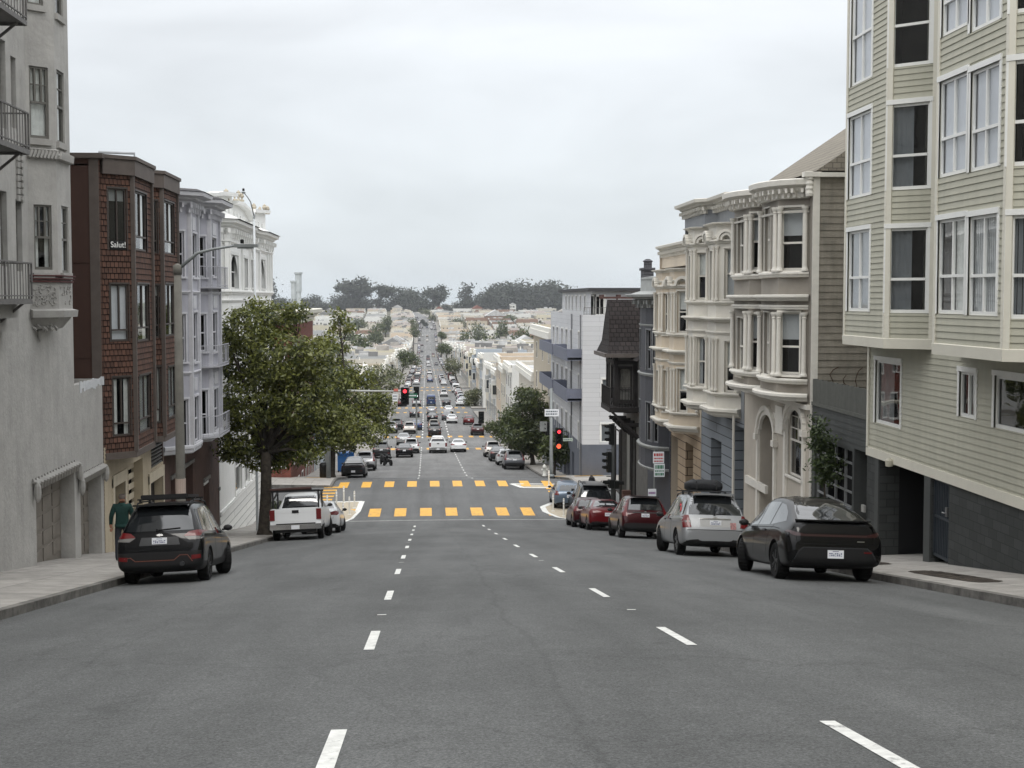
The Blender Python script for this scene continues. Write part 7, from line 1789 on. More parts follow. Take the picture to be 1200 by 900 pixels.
for i, (px, top, base, kind) in enumerate(RIDGE):
    Y = 1680+rr.uniform(-50, 70); src = protos[kind, i % 2]
    if (kind, i % 2) in used: o = copy_tree(src)
    else: o = src; used.add((kind, i % 2))
    top = 341+(top-341)*1.45; p = onY(px, base, Y); zt = onY(px, top, Y).z; zb = min(zr(Y)-.4, p.z); hh = {'dome': 19.5, 'umbrella': 18.5, 'conifer': 21.0}[kind]; s = (zt-zb)/hh
    o.location = (p.x, Y, zb); o.scale = (s*rr.uniform(1.05, 1.4), s*1.15, s); o.rotation_euler.z = rr.uniform(0, 6.28) if kind != 'umbrella' else rr.uniform(-.4, .4)
    where = 'left of' if px < 480 else 'right of'
    o['label'] = f'{wordk[kind]} on the far ridge, {where} the uphill street'; o['group'] = f'{wordk[kind]} trees on the ridge {where} the street'
for o in [p_ for k_, p_ in protos.items() if k_ not in used]:
    for ch in list(o.children): bpy.data.objects.remove(ch)
    bpy.data.objects.remove(o)
# scrubby hedge masses along the far uphill road
for (px, py, rp, Y, lab) in ((500, 366, 3, 1420, 'scrubby bank of bushes right of the far uphill street'), (512, 374, 3.5, 1300, 'bushes at the right foot of the far uphill street')):
    lb = px_lobes(Y, [(px+rp*1.6*k, py+k*1.4, rp) for k in range(-1, 3)], rr, 4); t = thing('bush', lab, 'bush', (lb[0][0], Y, zr(Y)))
    leaf_cloud(lb, 700, 1.0, rr, shell=.3).build('foliage', leaf_c, t)
# shrub in front of the charcoal gate
pb = onX(968, 585, XR-.35); pb.z = zwalk(pb.x, pb.y)
lb = px_lobes(pb.y, [(958, 505, 10), (966, 520, 13), (972, 540, 13), (962, 545, 12), (975, 555, 9), (968, 562, 9), (955, 520, 8), (956, 492, 6)], rr, .18)
tree('leafy_shrub', 'glossy green shrub growing in front of the charcoal garden gate', pb, onY(966, 560, pb.y), lb, 1500, .075, leaf_d, .03, 77, cat='shrub')
# dry vine stems on the weathered side wall and small hedge by the tree
v = MB()
for k in range(7):
    x = XR+.6+.35*k; z = zl+.2; pts = [(x, YT0-.06, z)]
    for q in range(6): x += rr.uniform(-.16, .16); z += rr.uniform(.08, .2); pts.append((x, YT0-.07, z))
    v.tube(pts, .013, 4)
tag(v.build('dry_vine', M('dry brown stems', (74, 58, 46), .9, .2)), 'bare brown vine stems climbing the weathered grey side wall', 'vine')
p = Vector((-6.7, 61.5, zwalk(-6.7, 61.5))); lb = [(p.x+rr.uniform(-.2, .2), p.y+.25*k, p.z+.7+.3*(k % 2), .42) for k in range(5)]
t = thing('kerb_hedge', 'small dark hedge behind the trunk of the large street tree', 'hedge', tuple(p)); leaf_cloud(lb, 1300, .07, rr, shell=.3).build('foliage', leaf_b, t)
# ================================================================== HOUSES FURTHER DOWN
WALLS = {n: M('far wall '+n, c, .75, .07, .6, streak=.3) for n, c in dict(cream=(196, 190, 176), white=(206, 206, 202), tan=(182, 172, 154), peach=(196, 180, 160), grey=(168, 170, 170), blue=(164, 172, 180), pink=(190, 180, 175), beige=(188, 183, 172), yellow=(190, 184, 164), brown=(134, 110, 96)).items()}
ROOFS = [M('pale roof membrane', (178, 178, 177), .9, .25, .4), M('grey roof membrane', (124, 124, 123), .9, .15, .4), M('tan gravel roof', (160, 156, 150), .9, .25, .4)]
tile = M('red clay tile', (128, 84, 72), .8, .2, .8)
winglass = M('far window glass', (.03, .035, .04), .08, 0, spec=.8)
trimw = M('far white trim', (220, 218, 210), .6, .05)
def far_house(side, Y0, Y1, h, col, depth, X0, seed, parts, name, label, group=None, gable=False):
    """flat-roofed row house; side -1 left of the street, +1 right"""
    rr = random.Random(seed); w = Y1-Y0; s = side; b0 = bend((Y0+Y1)/2); X = (X0+b0); xb = X+s*depth; zg = zr(Y1)-1.2; zt = zr((Y0+Y1)/2)+h
    wm, rm, wn, tm = MB(), MB(), MB(), MB()
    xs = sorted((X, xb)); wm.box(xs[0], xs[1], Y0, Y1, zg, zt)
    if gable:
        ym = (Y0+Y1)/2; rm.mesh([(xs[0]-.4, Y0-.4, zt), (xs[1]+.4, Y0-.4, zt), (xs[1]+.4, Y1+.4, zt), (xs[0]-.4, Y1+.4, zt), (xs[0]-.4, ym, zt+w*.34), (xs[1]+.4, ym, zt+w*.34)] if gable == 'y' else
            [(xs[0]-.4, Y0-.4, zt), (xs[1]+.4, Y0-.4, zt), (xs[1]+.4, Y1+.4, zt), (xs[0]-.4, Y1+.4, zt), ((xs[0]+xs[1])/2, Y0-.4, zt+depth*.3), ((xs[0]+xs[1])/2, Y1+.4, zt+depth*.3)],
            [(0, 1, 5, 4), (2, 3, 4, 5), (0, 4, 3), (1, 2, 5), (0, 3, 2, 1)] if gable == 'y' else [(0, 1, 4), (2, 3, 5), (1, 2, 5, 4), (3, 0, 4, 5), (0, 3, 2, 1)])
    else:
        rm.box(xs[0]+.25, xs[1]-.25, Y0+.2, Y1-.2, zt-.02, zt+.03)
        for (a, c, e, f) in ((xs[0], xs[0]+.25, Y0, Y1), (xs[1]-.25, xs[1], Y0, Y1), (xs[0]+.25, xs[1]-.25, Y0, Y0+.2), (xs[0]+.25, xs[1]-.25, Y1-.2, Y1)): wm.box(a, c, e, f, zt, zt+.45)
        for _ in range(rr.randint(1, 3)):
            x, y = rr.uniform(xs[0]+2, xs[1]-4), rr.uniform(Y0+1, Y1-2); k = rr.uniform(.6, 2.2); rm.box(x, x+k*1.5, y, min(Y1-.5, y+k), zt+.03, zt+.5+k*.6)
        for _ in range(2): x, y = rr.uniform(xs[0]+1, xs[1]-1), rr.uniform(Y0+.6, Y1-.6); tm.box(x-.12, x+.12, y-.12, y+.12, zt, zt+1.0)
    fl = max(2, int(h/3.1)); bays_ = rr.random() < .65; wins = []
    cxs = [Y0+w*f for f in ((.28, .72) if w < 9.5 else (.2, .5, .8))]
    for i in range(fl):
        z0 = zt-h+1.0+(h-.8)/fl*i
        for yc in cxs:
            if i > 0 and bays_ and len(cxs) == 2:
                if yc == cxs[0]: wm.box(min(X, X-s*.9), max(X, X-s*.9), yc-1.3, yc+1.3, z0-.7, z0+2.3); wins.append(('x', X-s*.9, yc, z0)); wins.append(('b', X-s*.45, yc-1.3, z0)); continue
            wins.append(('x', X, yc, z0))
    for i in range(1, fl):
        z0 = zt-h+1.0+(h-.8)/fl*i
        for f in (.12, .3, .48, .66, .84):
            if rr.random() < .7: wins.append(('y', X+s*depth*f, Y0, z0))
    if parts:
        t = thing(name, label, 'house', (X, (Y0+Y1)/2, zg), group)
    for (k, a, b_, z0) in wins:
        m_ = wn if not parts else MB(); hh = 1.5
        if k == 'x':
            n = -s*.05; x0, x1 = sorted((a, a+n)); (m_ if parts else tm).box(x0, x1, b_-.62, b_+.62, z0-.08, z0+hh+.08)
            x0, x1 = sorted((a+n*.9, a+n*1.4)); (wn if not parts else m_).box(x0, x1, b_-.5, b_+.5, z0, z0+hh, 1 if parts else 0)
        else:
            wd = .3 if k == 'b' else .55
            (m_ if parts else tm).box(a-wd-.1, a+wd+.1, b_-.05, b_, z0-.08, z0+hh+.08); (wn if not parts else m_).box(a-wd, a+wd, b_-.075, b_-.045, z0, z0+hh, 1 if parts else 0)
        if parts: m_.build('window', [trimw, winglass], t)
    x0, x1 = sorted((X, X-s*.5)); tm.box(x0, x1, Y0, Y1, zt-.5, zt+.1); tm.box(x0+.1, x1-.1, Y0, Y1, zt+.1, zt+.5)
    g0, g1 = sorted((X, X-s*.06)); wn2 = MB(); wn2.box(g0, g1, Y0+w*.12, Y0+w*.5, zg+1.2, zt-h+2.6)
    rmat = tile if gable and seed % 5 == 1 else ROOFS[seed % 3]
    if parts:
        wm.build('wall', WALLS[col], t); rm.build('roof', rmat, t); tm.build('cornice', trimw, t); wn2.build('garage_door', WALLS['grey'], t); return t
    al = MB()
    for i, m_ in enumerate((wm, rm, wn, tm, wn2)):
        n = len(al.v); al.v += m_.v; al.f += [tuple(n+q for q in f) for f in m_.f]; al.m += [i]*len(m_.f); al.uv += m_.uv
    o = al.build(name, [WALLS[col], rmat, winglass, trimw, WALLS['grey']]); return tag(o, label, 'house', group)
HB = [(97, 172.5), (184.5, 270.5), (282.5, 367), (379, 464), (476, 560), (572, 656), (668, 752), (764, 848), (860, 944), (956, 1040), (1052, 1136), (1148, 1420)]
OR = ['first', 'second', 'third', 'fourth', 'fifth', 'sixth', 'seventh', 'eighth', 'ninth', 'tenth', 'eleventh', 'twelfth']
rr = random.Random(21)
# named mid-distance houses on the right
far_house(1, 123, 146, 12.6, 'tan', 17, 11.2, 3, True, 'row_house', 'long tan building with balconies next to the white apartment block')
far_house(1, 146.2, 172, 9.2, 'beige', 19, 11.4, 6, True, 'row_house', 'lower beige building past the tan one on the right')
far_house(1, 184.5, 199, 9.6, 'white', 20, 11.3, 9, True, 'row_house', 'white corner house with bays right after the second side street on the right')
far_house(1, 199.2, 212, 9.2, 'cream', 20, 11.3, 10, True, 'row_house', 'cream house past the white bayed corner house on the right')
far_house(1, 212.2, 226, 10.6, 'peach', 20, 11.3, 11, True, 'row_house', 'orange peach building in the middle of the second block on the right')
far_house(-1, 117.3, 132, 8.5, 'blue', 16, -9.4, 4, True, 'row_house', 'pale blue house just past the red brick building')
far_house(-1, 132.3, 150, 8.0, 'white', 16, -9.4, 5, True, 'row_house', 'white house past the pale blue house on the left')
far_house(-1, 150.3, 172, 8.0, 'cream', 16, -9.4, 7, True, 'row_house', 'cream house before the second side street on the left')
far_house(-1, 352, 367, 7.6, 'peach', 17, -10.0, 8, True, 'row_house', 'low peach building with a broad flat pale roof behind the pale tree on the left')
starts = {(1, 0): 999, (1, 1): 226.3, (-1, 0): 999}
for bi, (a, e_) in enumerate(HB):
    for side in (-1, 1):
        y = starts.get((side, bi), a)
        end = 351.8 if (side, bi) == (-1, 2) else e_
        while y < end-4:
            w = min(end-y, rr.choice([7.6, 7.6, 9, 12] if y < 480 else [9, 12, 14, 16])); h = rr.uniform(8.0, 10.8) if side > 0 else rr.uniform(6.6, 9.2)
            if y > 1140: h = rr.uniform(6, 8.5); 
            col = rr.choice(['cream', 'white', 'beige', 'white', 'cream', 'tan', 'peach', 'grey', 'pink', 'yellow', 'beige', 'blue'])
            gab = ('x' if rr.random() < .05 else False) if y > 500 else False; sd = 'right' if side > 0 else 'left'
            lab = f'{"gabled" if gab else "flat-roofed"} {col} row house on the {sd}, {OR[bi]} block past the first side street'
            far_house(side, y+.06, y+w-.06, h, col, rr.uniform(15, 21), 11.5 if side > 0 else -9.6, rr.randint(0, 999), y < 250, 'row_house', lab, f'row houses on the {sd}, {OR[bi]} block', gab)
            y += w
# rows on the parallel streets behind, where roofs show above the first row
for bi, (a, e_) in enumerate(HB):
    if a < 370: continue
    for side in (-1, 1):
        for row, (x0, dep) in enumerate(((34, 17), (54, 18), (75, 18), (96, 18), (118, 18))):
            y = a
            while y < e_-4:
                w = rr.choice([16, 20, 26, 32]); w = min(w, e_-y); ym = y+w/2; X = side*x0
                px = 499+X/ym*1650
                if 378 < px < 655 and rr.random() < .9:
                    col = rr.choice(['cream', 'white', 'beige', 'white', 'tan', 'grey', 'pink', 'brown', 'yellow']); gab = rr.random() < .06; sd = 'right' if side > 0 else 'left'
                    lab = f'distant {"gabled" if gab else "flat-roofed"} {col} house behind the {sd} row, {OR[bi]} block'
                    far_house(side, y+.5, y+w-1.5, rr.uniform(8, 11.5) if a < 1000 else rr.uniform(6, 9), col, dep, X, rr.randint(0, 999), False, 'distant_house', lab, f'houses behind the {sd} row, {OR[bi]} block', 'x' if gab else False)
                y += w
# yard trees scattered among the roofs
ysrc = None
for k, (px, py, Y, r) in enumerate(((408, 384, 700, 3.2), (425, 392, 560, 3), (398, 400, 470, 3.4), (440, 379, 820, 3), (546, 388, 760, 2.6), (561, 379, 900, 3), (588, 376, 940, 3.2), (612, 384, 700, 3), (575, 395, 560, 2.4), (634, 380, 760, 3), (452, 372, 1080, 3.6), (536, 374, 1150, 3.4), (600, 371, 1200, 4), (420, 374, 1100, 4), (470, 373, 1200, 4))):
    p = onY(px, py+6, Y)
    if ysrc is None:
        ysrc = tree('yard_tree', 'x', (0, 0, 0), (0, 0, 3), [(0, 0, 5, 2.6), (1.6, .4, 4.4, 2), (-1.5, -.3, 4.6, 2.1), (.3, 1, 6.6, 1.8)], 900, .42, leaf_b, .2, 90); o = ysrc
    else: o = copy_tree(ysrc)
    s_ = r/2.8; zb_ = zr(Y); zt_ = onY(px, py-3, Y).z; o.location = (p.x, Y, zb_); o.scale = (s_*1.5, s_*1.5, max(.6, (zt_-zb_)/8.2)); o.rotation_euler.z = k*1.7
    sd = 'left' if px < 499 else 'right'; o['label'] = f'dark yard tree showing between the far roofs {sd} of the street'; o['group'] = f'yard trees among the far roofs on the {sd}'
# a pale gabled church-like house and a few tiled roofs up by the ridge
for px, Y, w, h, col, lab in ((470, 1440, 20, 9, 'cream', 'pale gabled hall at the top of the hill, left of the uphill street'), (526, 1520, 16, 6, 'white', 'small white house with red tiled roof under the ridge trees'), (566, 1480, 24, 7, 'beige', 'long beige house with tiled roof below the big ridge grove'), (612, 1500, 12, 11, 'white', 'bright white house in a gap of the ridge grove')):
    X = Y*rat(px, 365); far_house(1, Y, Y+w, h, col, w*.5, X, 1 if 'tiled' in lab else 3, False, 'hill_house', lab, None, 'x'); 
# ================================================================== STREET FURNITURE AND PEOPLE
galv = M('galvanised steel', (128, 132, 132), .5, .12, 3, metal=.3)
concpole = M('concrete pole', (108, 106, 100), .85, .15, 3)
sig_black = M('signal housing black', (18, 19, 19), .5, .1)
red_on = M('lit red signal', (1.0, .05, .07), .4, 0, emis=1.6); red_hand = M('lit red hand', (1.0, .12, .05), .4, 0, emis=1.2)
lens_off = M('unlit lens', (22, 30, 26), .2, 0); white_on = M('lit white walk light', (.95, .97, 1), .4, 0, emis=1.0)
green_sign = M('green street sign', (18, 92, 66), .5, .06); sign_w = M('white sign face', (218, 222, 226), .5, .03); sign_red = M('sign red print', (170, 40, 40), .5, 0); sign_green = M('sign green print', (40, 110, 80), .5, 0); sign_ink = M('sign grey print', (96, 102, 112), .5, 0); orange_sign = M('faded red sign', (190, 110, 100), .5, .1)
def lamp(name, label, base, h, arm_to, r=.12, collar=None, mat=None, lw=1.0):
    t = thing(name, label, 'street lamp', tuple(base)); b = Vector(base); m_ = MB()
    m_.tube([b-Vector((0, 0, .2)), b, b+Vector((0, 0, h*.5)), b+Vector((0, 0, h))], [r*1.15, r*1.1, r*.95, r*.8], 14); m_.lathe([(r*.9, 0), (r*.95, .25), (.02, .3)], b+Vector((0, 0, h-.25)), 12)
    m_.build('pole', mat or concpole, t, smooth=True)
    if collar: c = MB(); c.lathe([(r*1.12, 0), (r*1.12, .45)], b+Vector((0, 0, collar)), 14); c.build('collar', M('pale pole band', (168, 152, 142), .8, .1), t)
    a = MB(); p = b+Vector((0, 0, h-.12)); e = Vector(arm_to); rise = e.z-p.z
    a.tube([p, p+(e-p)*.35+Vector((0, 0, rise*.35)), p+(e-p)*.65+Vector((0, 0, rise*.22)), e], [.05*lw, .045*lw, .036*lw, .032*lw], 8); a.build('arm', galv, t, smooth=True)
    l = MB(); d = (e-p); d.z = 0; d.normalize(); s = d.cross(Vector((0, 0, 1)))
    l.obb(e-s*.12*lw-Vector((0, 0, .04*lw)), d*.62*lw, s*.24*lw, Vector((0, 0, .08*lw))); l.obb(e-s*.1*lw+d*.08*lw-Vector((0, 0, .075*lw)), d*.42*lw, s*.2*lw, Vector((0, 0, .04*lw))); lo_ = l.build('luminaire', galv, t)
    ph = MB(); ph.lathe([(.05, 0), (.05, .1), (.01, .12)], e+d*.2+Vector((0, 0, .06)), 8); ph.build('photocell', sig_black, lo_)
    return t
Yl = 38.5; xl = Yl*rat(210, 450); bs_ = (xl, Yl, zwalk(xl, Yl)); zt = onY(206, 311, Yl).z; e = onY(275, 288, Yl)
lamp('street_lamp', 'grey concrete street lamp with curved arm in front of the lavender house', bs_, zt-bs_[2], (e.x, Yl, e.z), .125, onY(211, 580, Yl).z-bs_[2])
Yl = 64.0; xl = Yl*rat(301, 560); bs_ = (xl, Yl, zwalk(xl, Yl)); zt = onX(298, 250, xl).z; e = onX(286, 226, xl)
lamp('street_lamp', 'slim pale street lamp rising in front of the white ornate house', bs_, zt-bs_[2], (e.x, e.y, e.z), .06, mat=M('pale lamp paint', (200, 204, 206), .5, .05), lw=.55)
def signal(mb_parent, c, facing=(0, -1), states=('red', None, None), s=1.0, back=True):
    """three-lens head at its centre; parts under the given thing"""
    f = Vector((*facing, 0)).normalized(); u = Vector((-f.y, f.x, 0)); c = Vector(c); h = MB(); n = len(states)
    if back: h.obb(c-u*.28*s-f*.02-Vector((0, 0, .2*n*s)), u*.56*s, f*.02, Vector((0, 0, .4*n*s)))
    h.obb(c-u*.16*s-f*.2*s-Vector((0, 0, .17*n*s)), u*.32*s, f*.2*s, Vector((0, 0, .34*n*s)))
    for i in range(n):
        z = (n-1)/2*.33*s-i*.33*s
        for k in range(6):
            a0, a1 = math.pi*(k/6), math.pi*((k+1)/6); p0, p1 = c+u*.15*s*math.cos(a0)+Vector((0, 0, z+.15*s*math.sin(a0))), c+u*.15*s*math.cos(a1)+Vector((0, 0, z+.15*s*math.sin(a1)))
            h.face([p0, p1, p1+f*.22*s, p0+f*.22*s]); h.face([p0+f*.22*s, p1+f*.22*s, p1, p0])
    ho = h.build('signal_head', sig_black, mb_parent)
    for i, st_ in enumerate(states):
        z = (n-1)/2*.33*s-i*.33*s; l = MB(); pts = [c+f*.012+u*.13*s*math.cos(2*math.pi*k/14)+Vector((0, 0, z+.13*s*math.sin(2*math.pi*k/14))) for k in range(14)]
        l.face(pts); l.build('lens', {'red': red_on, 'hand': red_hand, 'walk': white_on, None: lens_off}[st_], ho)
def board(parent, c, w, h, mat, facing=(0, -1), rows=(), name='sign_panel', border=None, marks=None):
    f = Vector((*facing, 0)).normalized(); u = Vector((-f.y, f.x, 0)); c = Vector(c); b = MB(); b.obb(c-u*w/2-f*.01-Vector((0, 0, h/2)), u*w, f*.02, Vector((0, 0, h))); bo = b.build(name, mat, parent)
    if rows:
        m_ = MB(); rr = random.Random(int(abs(c.x*100)))
        for i, (fz0, fz1) in enumerate(rows):
            x = -.42*w
            while x < .40*w:
                k = rr.uniform(.05, .13)*w; m_.obb(c+u*x+f*.012+Vector((0, 0, (fz0-.5)*h)), u*min(k, .42*w-x), f*.004, Vector((0, 0, (fz1-fz0)*h))); x += k+.035*w
        m_.build('print', marks or sign_ink, bo)
    return bo
# far right corner pole with signals and signs
Yp = 97.5; xp = Yp*rat(646, 520); bz = zwalk(xp, Yp)
t = thing('signal_pole', 'grey corner pole with red signal, red hand and white sign by the white apartment block', 'traffic signal', (xp, Yp, bz)); m_ = MB()
zt = onY(646, 455, Yp).z; m_.tube([(xp, Yp, bz-.1), (xp, Yp, bz+.5), (xp, Yp, zt)], [.17, .13, .1], 12); m_.lathe([(.26, 0), (.22, .12), (.14, .2)], (xp, Yp, bz), 12); m_.build('pole', galv, t, smooth=True)
q = onY(655, 511, Yp); signal(t, (q.x, Yp-.15, q.z), states=('red', None, None), s=.95); q = onY(654.5, 522.5, Yp); signal(t, (q.x, Yp-.2, q.z), states=('hand',), s=1.25, back=False)
q = onY(640.5, 503, Yp); signal(t, (q.x, Yp+.35, q.z), (-.9, -.45), ('red', None, None), .9, False)
q = onY(646.5, 483.5, Yp); board(t, (q.x, Yp-.14, q.z), 1.0, .5, sign_w, rows=((.58, .78), (.22, .42))); q = onY(663, 515, Yp); board(t, (q.x, Yp-.1, q.z), .95, .2, M('pale green sign', (170, 184, 172), .5, .05), rows=((.3, .7),))
q = onY(637, 500, Yp); board(t, (q.x, Yp+.2, q.z), .5, .7, galv)
hx = thing('fire_hydrant', 'white fire hydrant beside the corner signal pole', 'hydrant', (xp-.45, Yp+.3, bz)); m_ = MB(); m_.lathe([(.17, 0), (.17, .06), (.12, .08), (.12, .55), (.16, .58), (.15, .68), (.08, .78), (.03, .84)], (xp-.45, Yp+.3, bz), 14); m_.build('barrel', M('white hydrant paint', (196, 196, 190), .5, .12, 6), hx, smooth=True)
m_ = MB(); m_.lathe([(.05, -.22), (.07, -.2), (.07, .2), (.05, .22)], (xp-.45, Yp+.3, bz+.45), 10, 0, 'x'); m_.build('outlet', MATS['white hydrant paint'], hx)
# near right corner pole: signals seen from the side
Yp = 72.8; xp = Yp*rat(718.5, 540); bz = zwalk(xp, Yp)
t = thing('signal_pole', 'dark signal pole seen edge on in front of the timbered corner house', 'traffic signal', (xp, Yp, bz)); m_ = MB(); zt = onY(719, 496, Yp).z
m_.tube([(xp, Yp, bz-.1), (xp, Yp, zt)], [.12, .09], 12)
for y in (499, 527, 558, 575): z = onY(719, y, Yp).z; m_.bar((xp, Yp, z), (xp-.35, Yp, z), .05, .05)
m_.build('pole', M('dark pole paint', (70, 72, 72), .6, .12), t, smooth=True)
for px, y, st_ in ((712, 509, (None, None, None)), (709, 541.5, (None, None, None)), (711, 567, (None,))):
    q = onY(px, y, Yp); signal(t, (q.x+.1, Yp, q.z), (-1, -.12), st_, 1.05 if len(st_) == 3 else 1.25, False)
q = onY(716, 505, Yp); board(t, (q.x+.06, Yp+.1, q.z), .1, .5, green_sign); q = onY(725, 568, Yp); signal(t, (q.x, Yp+.1, q.z), (1, .1), (None,), 1.2, False)
# left corner pole with mast arm over the street
Yp = 96.8; xp = -6.7; bz = zwalk(xp, Yp); za = onY(470, 459, Yp).z
t = thing('mast_arm_signal', 'long signal mast arm reaching over the street from behind the trees with a red light', 'traffic signal', (xp, Yp, bz)); m_ = MB()
m_.tube([(xp, Yp, bz-.1), (xp, Yp, za+.4)], [.16, .12], 12); m_.build('pole', galv, t, smooth=True); m_ = MB(); m_.tube([(xp, Yp, za+.1), (onY(486, 459, Yp).x, Yp, za)], [.09, .05], 10); m_.build('mast_arm', M('pale galvanised arm', (160, 162, 158), .5, .06), t, smooth=True)
q = onY(474.5, 464, Yp); signal(t, (q.x, Yp-.15, q.z), s=1.0); q = onY(463, 465, Yp); board(t, (q.x, Yp-.05, q.z-.05), .34, .5, sign_w, rows=((.2, .4), (.6, .8))); q = onY(483.5, 463.5, Yp); board(t, (q.x, Yp-.05, q.z), .62, .3, green_sign, rows=((.35, .65),), marks=sign_w)
q = onY(464, 457, Yp); board(t, (q.x, Yp-.06, q.z), .3, .18, orange_sign)
Yp = 98.5; xp = -7.0; bz = zwalk(xp, Yp)
t = thing('corner_post', 'pale steel post on the far left corner under the trees', 'post', (xp, Yp, bz)); m_ = MB(); m_.tube([(xp, Yp, bz), (xp, Yp, bz+4.2)], .11, 10); m_.build('post', galv, t); q = onY(372, 570, Yp); board(t, (xp, Yp-.14, bz+2.2), .5, .6, galv)
# second crossing signals, small
for px, py, Y, lab, st_ in ((488, 460, 196, 'small traffic signal past the second side street on the left', (None, None, 'walk')), (564, 489, 196, 'green-tinted signal pole at the second side street on the right', (None, None, None))):
    q = onY(px, py, Y); X = q.x; bz = zroad(X, Y); t = thing('signal_pole', lab, 'traffic signal', (X, Y, bz)); m_ = MB(); m_.tube([(X, Y, bz), (X, Y, q.z+.8)], .11, 8); m_.build('pole', galv, t); signal(t, (X, Y-.2, q.z), states=st_, s=1.4)
# parking sign post on the right sidewalk
Yp = 57.5; xp = Yp*rat(770, 560); bz = zwalk(xp, Yp)
t = thing('parking_sign_post', 'steel post with a red printed and a green printed parking sign on the right sidewalk', 'sign', (xp, Yp, bz)); m_ = MB(); zt = onY(770, 528, Yp).z; m_.tube([(xp-.12, Yp, bz-.1), (xp-.12, Yp, zt)], .03, 8); m_.build('post', galv, t)
q = onY(771.5, 536, Yp); board(t, (q.x, Yp-.04, q.z), .46, .48, sign_w, rows=((.12, .24), (.36, .48), (.62, .86)), marks=sign_red); q = onY(772.5, 551, Yp); board(t, (q.x, Yp-.04, q.z), .44, .54, sign_w, rows=((.1, .3), (.4, .5), (.62, .9)), marks=sign_green)
q = onY(764, 577, Yp); board(t, (q.x, Yp-.04, q.z), .34, .3, sign_w, rows=((.3, .6),), marks=M('violet print', (120, 70, 130), .5, 0))
# flexible delineator posts on the painted corners
for x, y in ((-4.5, 76.0), (-4.3, 78.6), (-4.15, 81.2), (-5.2, 81.5), (-4.9, 83.6), (-5.6, 79.6), (7.6, 77.2), (7.2, 79.3), (7.9, 81.8), (8.0, 91.2), (8.7, 76.2)):
    z = zroad(x, y); m_ = MB(); m_.lathe([(.1, 0), (.1, .04), (.045, .06), (.045, .98), (.03, 1.02), (.001, 1.03)], (0, 0, 0), 10); m_.lathe([(.047, .7), (.047, .78)], (0, 0, 0), 10, 1); m_.lathe([(.047, .85), (.047, .93)], (0, 0, 0), 10, 1)
    o = m_.build('delineator_post', [M('white flexible post', (214, 212, 204), .6, .08), M('reflective white band', (240, 240, 240), .3, 0)]); o.location = (x, y, z)
    tag(o, 'white flexible delineator post on the '+('left' if x < 0 else 'right')+' painted corner', 'delineator', 'delineator posts on the '+('left' if x < 0 else 'right')+' painted corner')
# blue bins and dark bin behind the parked cars on the left, litter bin on the right
for k, (px, Y) in enumerate(((402, 117), (409, 119))):
    X = Y*rat(px, 545); z = zwalk(X, Y); m_ = MB(); m_.prism([(X-.42, Y-.5), (X+.42, Y-.5), (X+.42, Y+.5), (X-.42, Y+.5)], z+.1, z+1.5); m_.box(X-.46, X+.46, Y-.56, Y+.54, z+1.5, z+1.62)
    t = thing('wheeled_bin', ('blue wheeled bin nearer the tree trunk' if k == 0 else 'blue wheeled bin nearer the silver sport utility vehicle')+' on the left sidewalk', 'bin', (X, Y, z), 'blue bins on the left sidewalk'); m_.build('bin_body', M('blue bin plastic', (38, 86, 140), .5, .1), t)
    w_ = MB(); [w_.lathe([(.1, -.04), (.1, .04)], (X+s*.36, Y-.45, z+.1), 10, 0, 'x') for s in (1, -1)]; w_.build('wheel', rubber, t)
X = -7.1; Y = 97.9; z = zwalk(X, Y); t = thing('litter_bin', 'black litter bin at the far left corner of the first side street', 'bin', (X, Y, z)); m_ = MB(); m_.lathe([(.26, 0), (.3, .1), (.3, .85), (.33, .9), (.2, 1.05)], (X, Y, z), 14); m_.build('bin_body', sig_black, t, smooth=True)
X = 10.0; Y = 163; z = zwalk(X, Y); t = thing('litter_bin', 'dark brown litter bin at the second side street on the right', 'bin', (X, Y, z)); m_ = MB(); m_.lathe([(.4, 0), (.42, .2), (.42, 1.4), (.3, 1.6)], (X, Y, z), 12); m_.build('bin_body', M('dark brown bin', (44, 34, 32), .6, .1), t, smooth=True)
# ------------------------------------------------------------------ people
def person(name, label, loc, rz, joints, edges, radii, colour, extra, mats, scale=1.0):
    me = bpy.data.meshes.new('body'); me.from_pydata([tuple(Vector(j)*1.0) for j in joints], edges, []); o = bpy.data.objects.new('tmp', me); COL.objects.link(o)
    sk = o.modifiers.new('k', 'SKIN'); sk.use_smooth_shade = True; ss = o.modifiers.new('s', 'SUBSURF'); ss.levels = 2; ss.render_levels = 2
    if not me.skin_vertices: 
        bpy.context.view_layer.objects.active = o; o.select_set(True); bpy.ops.mesh.customdata_skin_add()
    for i, r in enumerate(radii): me.skin_vertices[0].data[i].radius = r if isinstance(r, tuple) else (r, r); me.skin_vertices[0].data[i].use_root = (i == 0)
    dg = bpy.context.evaluated_depsgraph_get(); dg.update(); m2 = bpy.data.meshes.new_from_object(o.evaluated_get(dg)); bpy.data.objects.remove(o)
    m2.materials.clear()
    for m_ in mats: m2.materials.append(m_)
    for p in m2.polygons: p.material_index = colour(p.center); p.use_smooth = True
    t = thing(name, label, 'person', loc); t.rotation_euler.z = rz; t.scale = (scale,)*3
    b = bpy.data.objects.new('body', m2); COL.objects.link(b); b.parent = t
    extra(t); return t
skin = M('skin', (176, 128, 104), .6, .05); jacket = M('dark green jacket', (20, 50, 46), .8, .2, 6, .4, 12); trousers = M('dark grey trousers', (40, 42, 48), .85, .15, 6); shoe = M('dark shoe', (26, 24, 24), .6, .1); hairm = M('short grey hair', (96, 88, 82), .9, .2, 40)
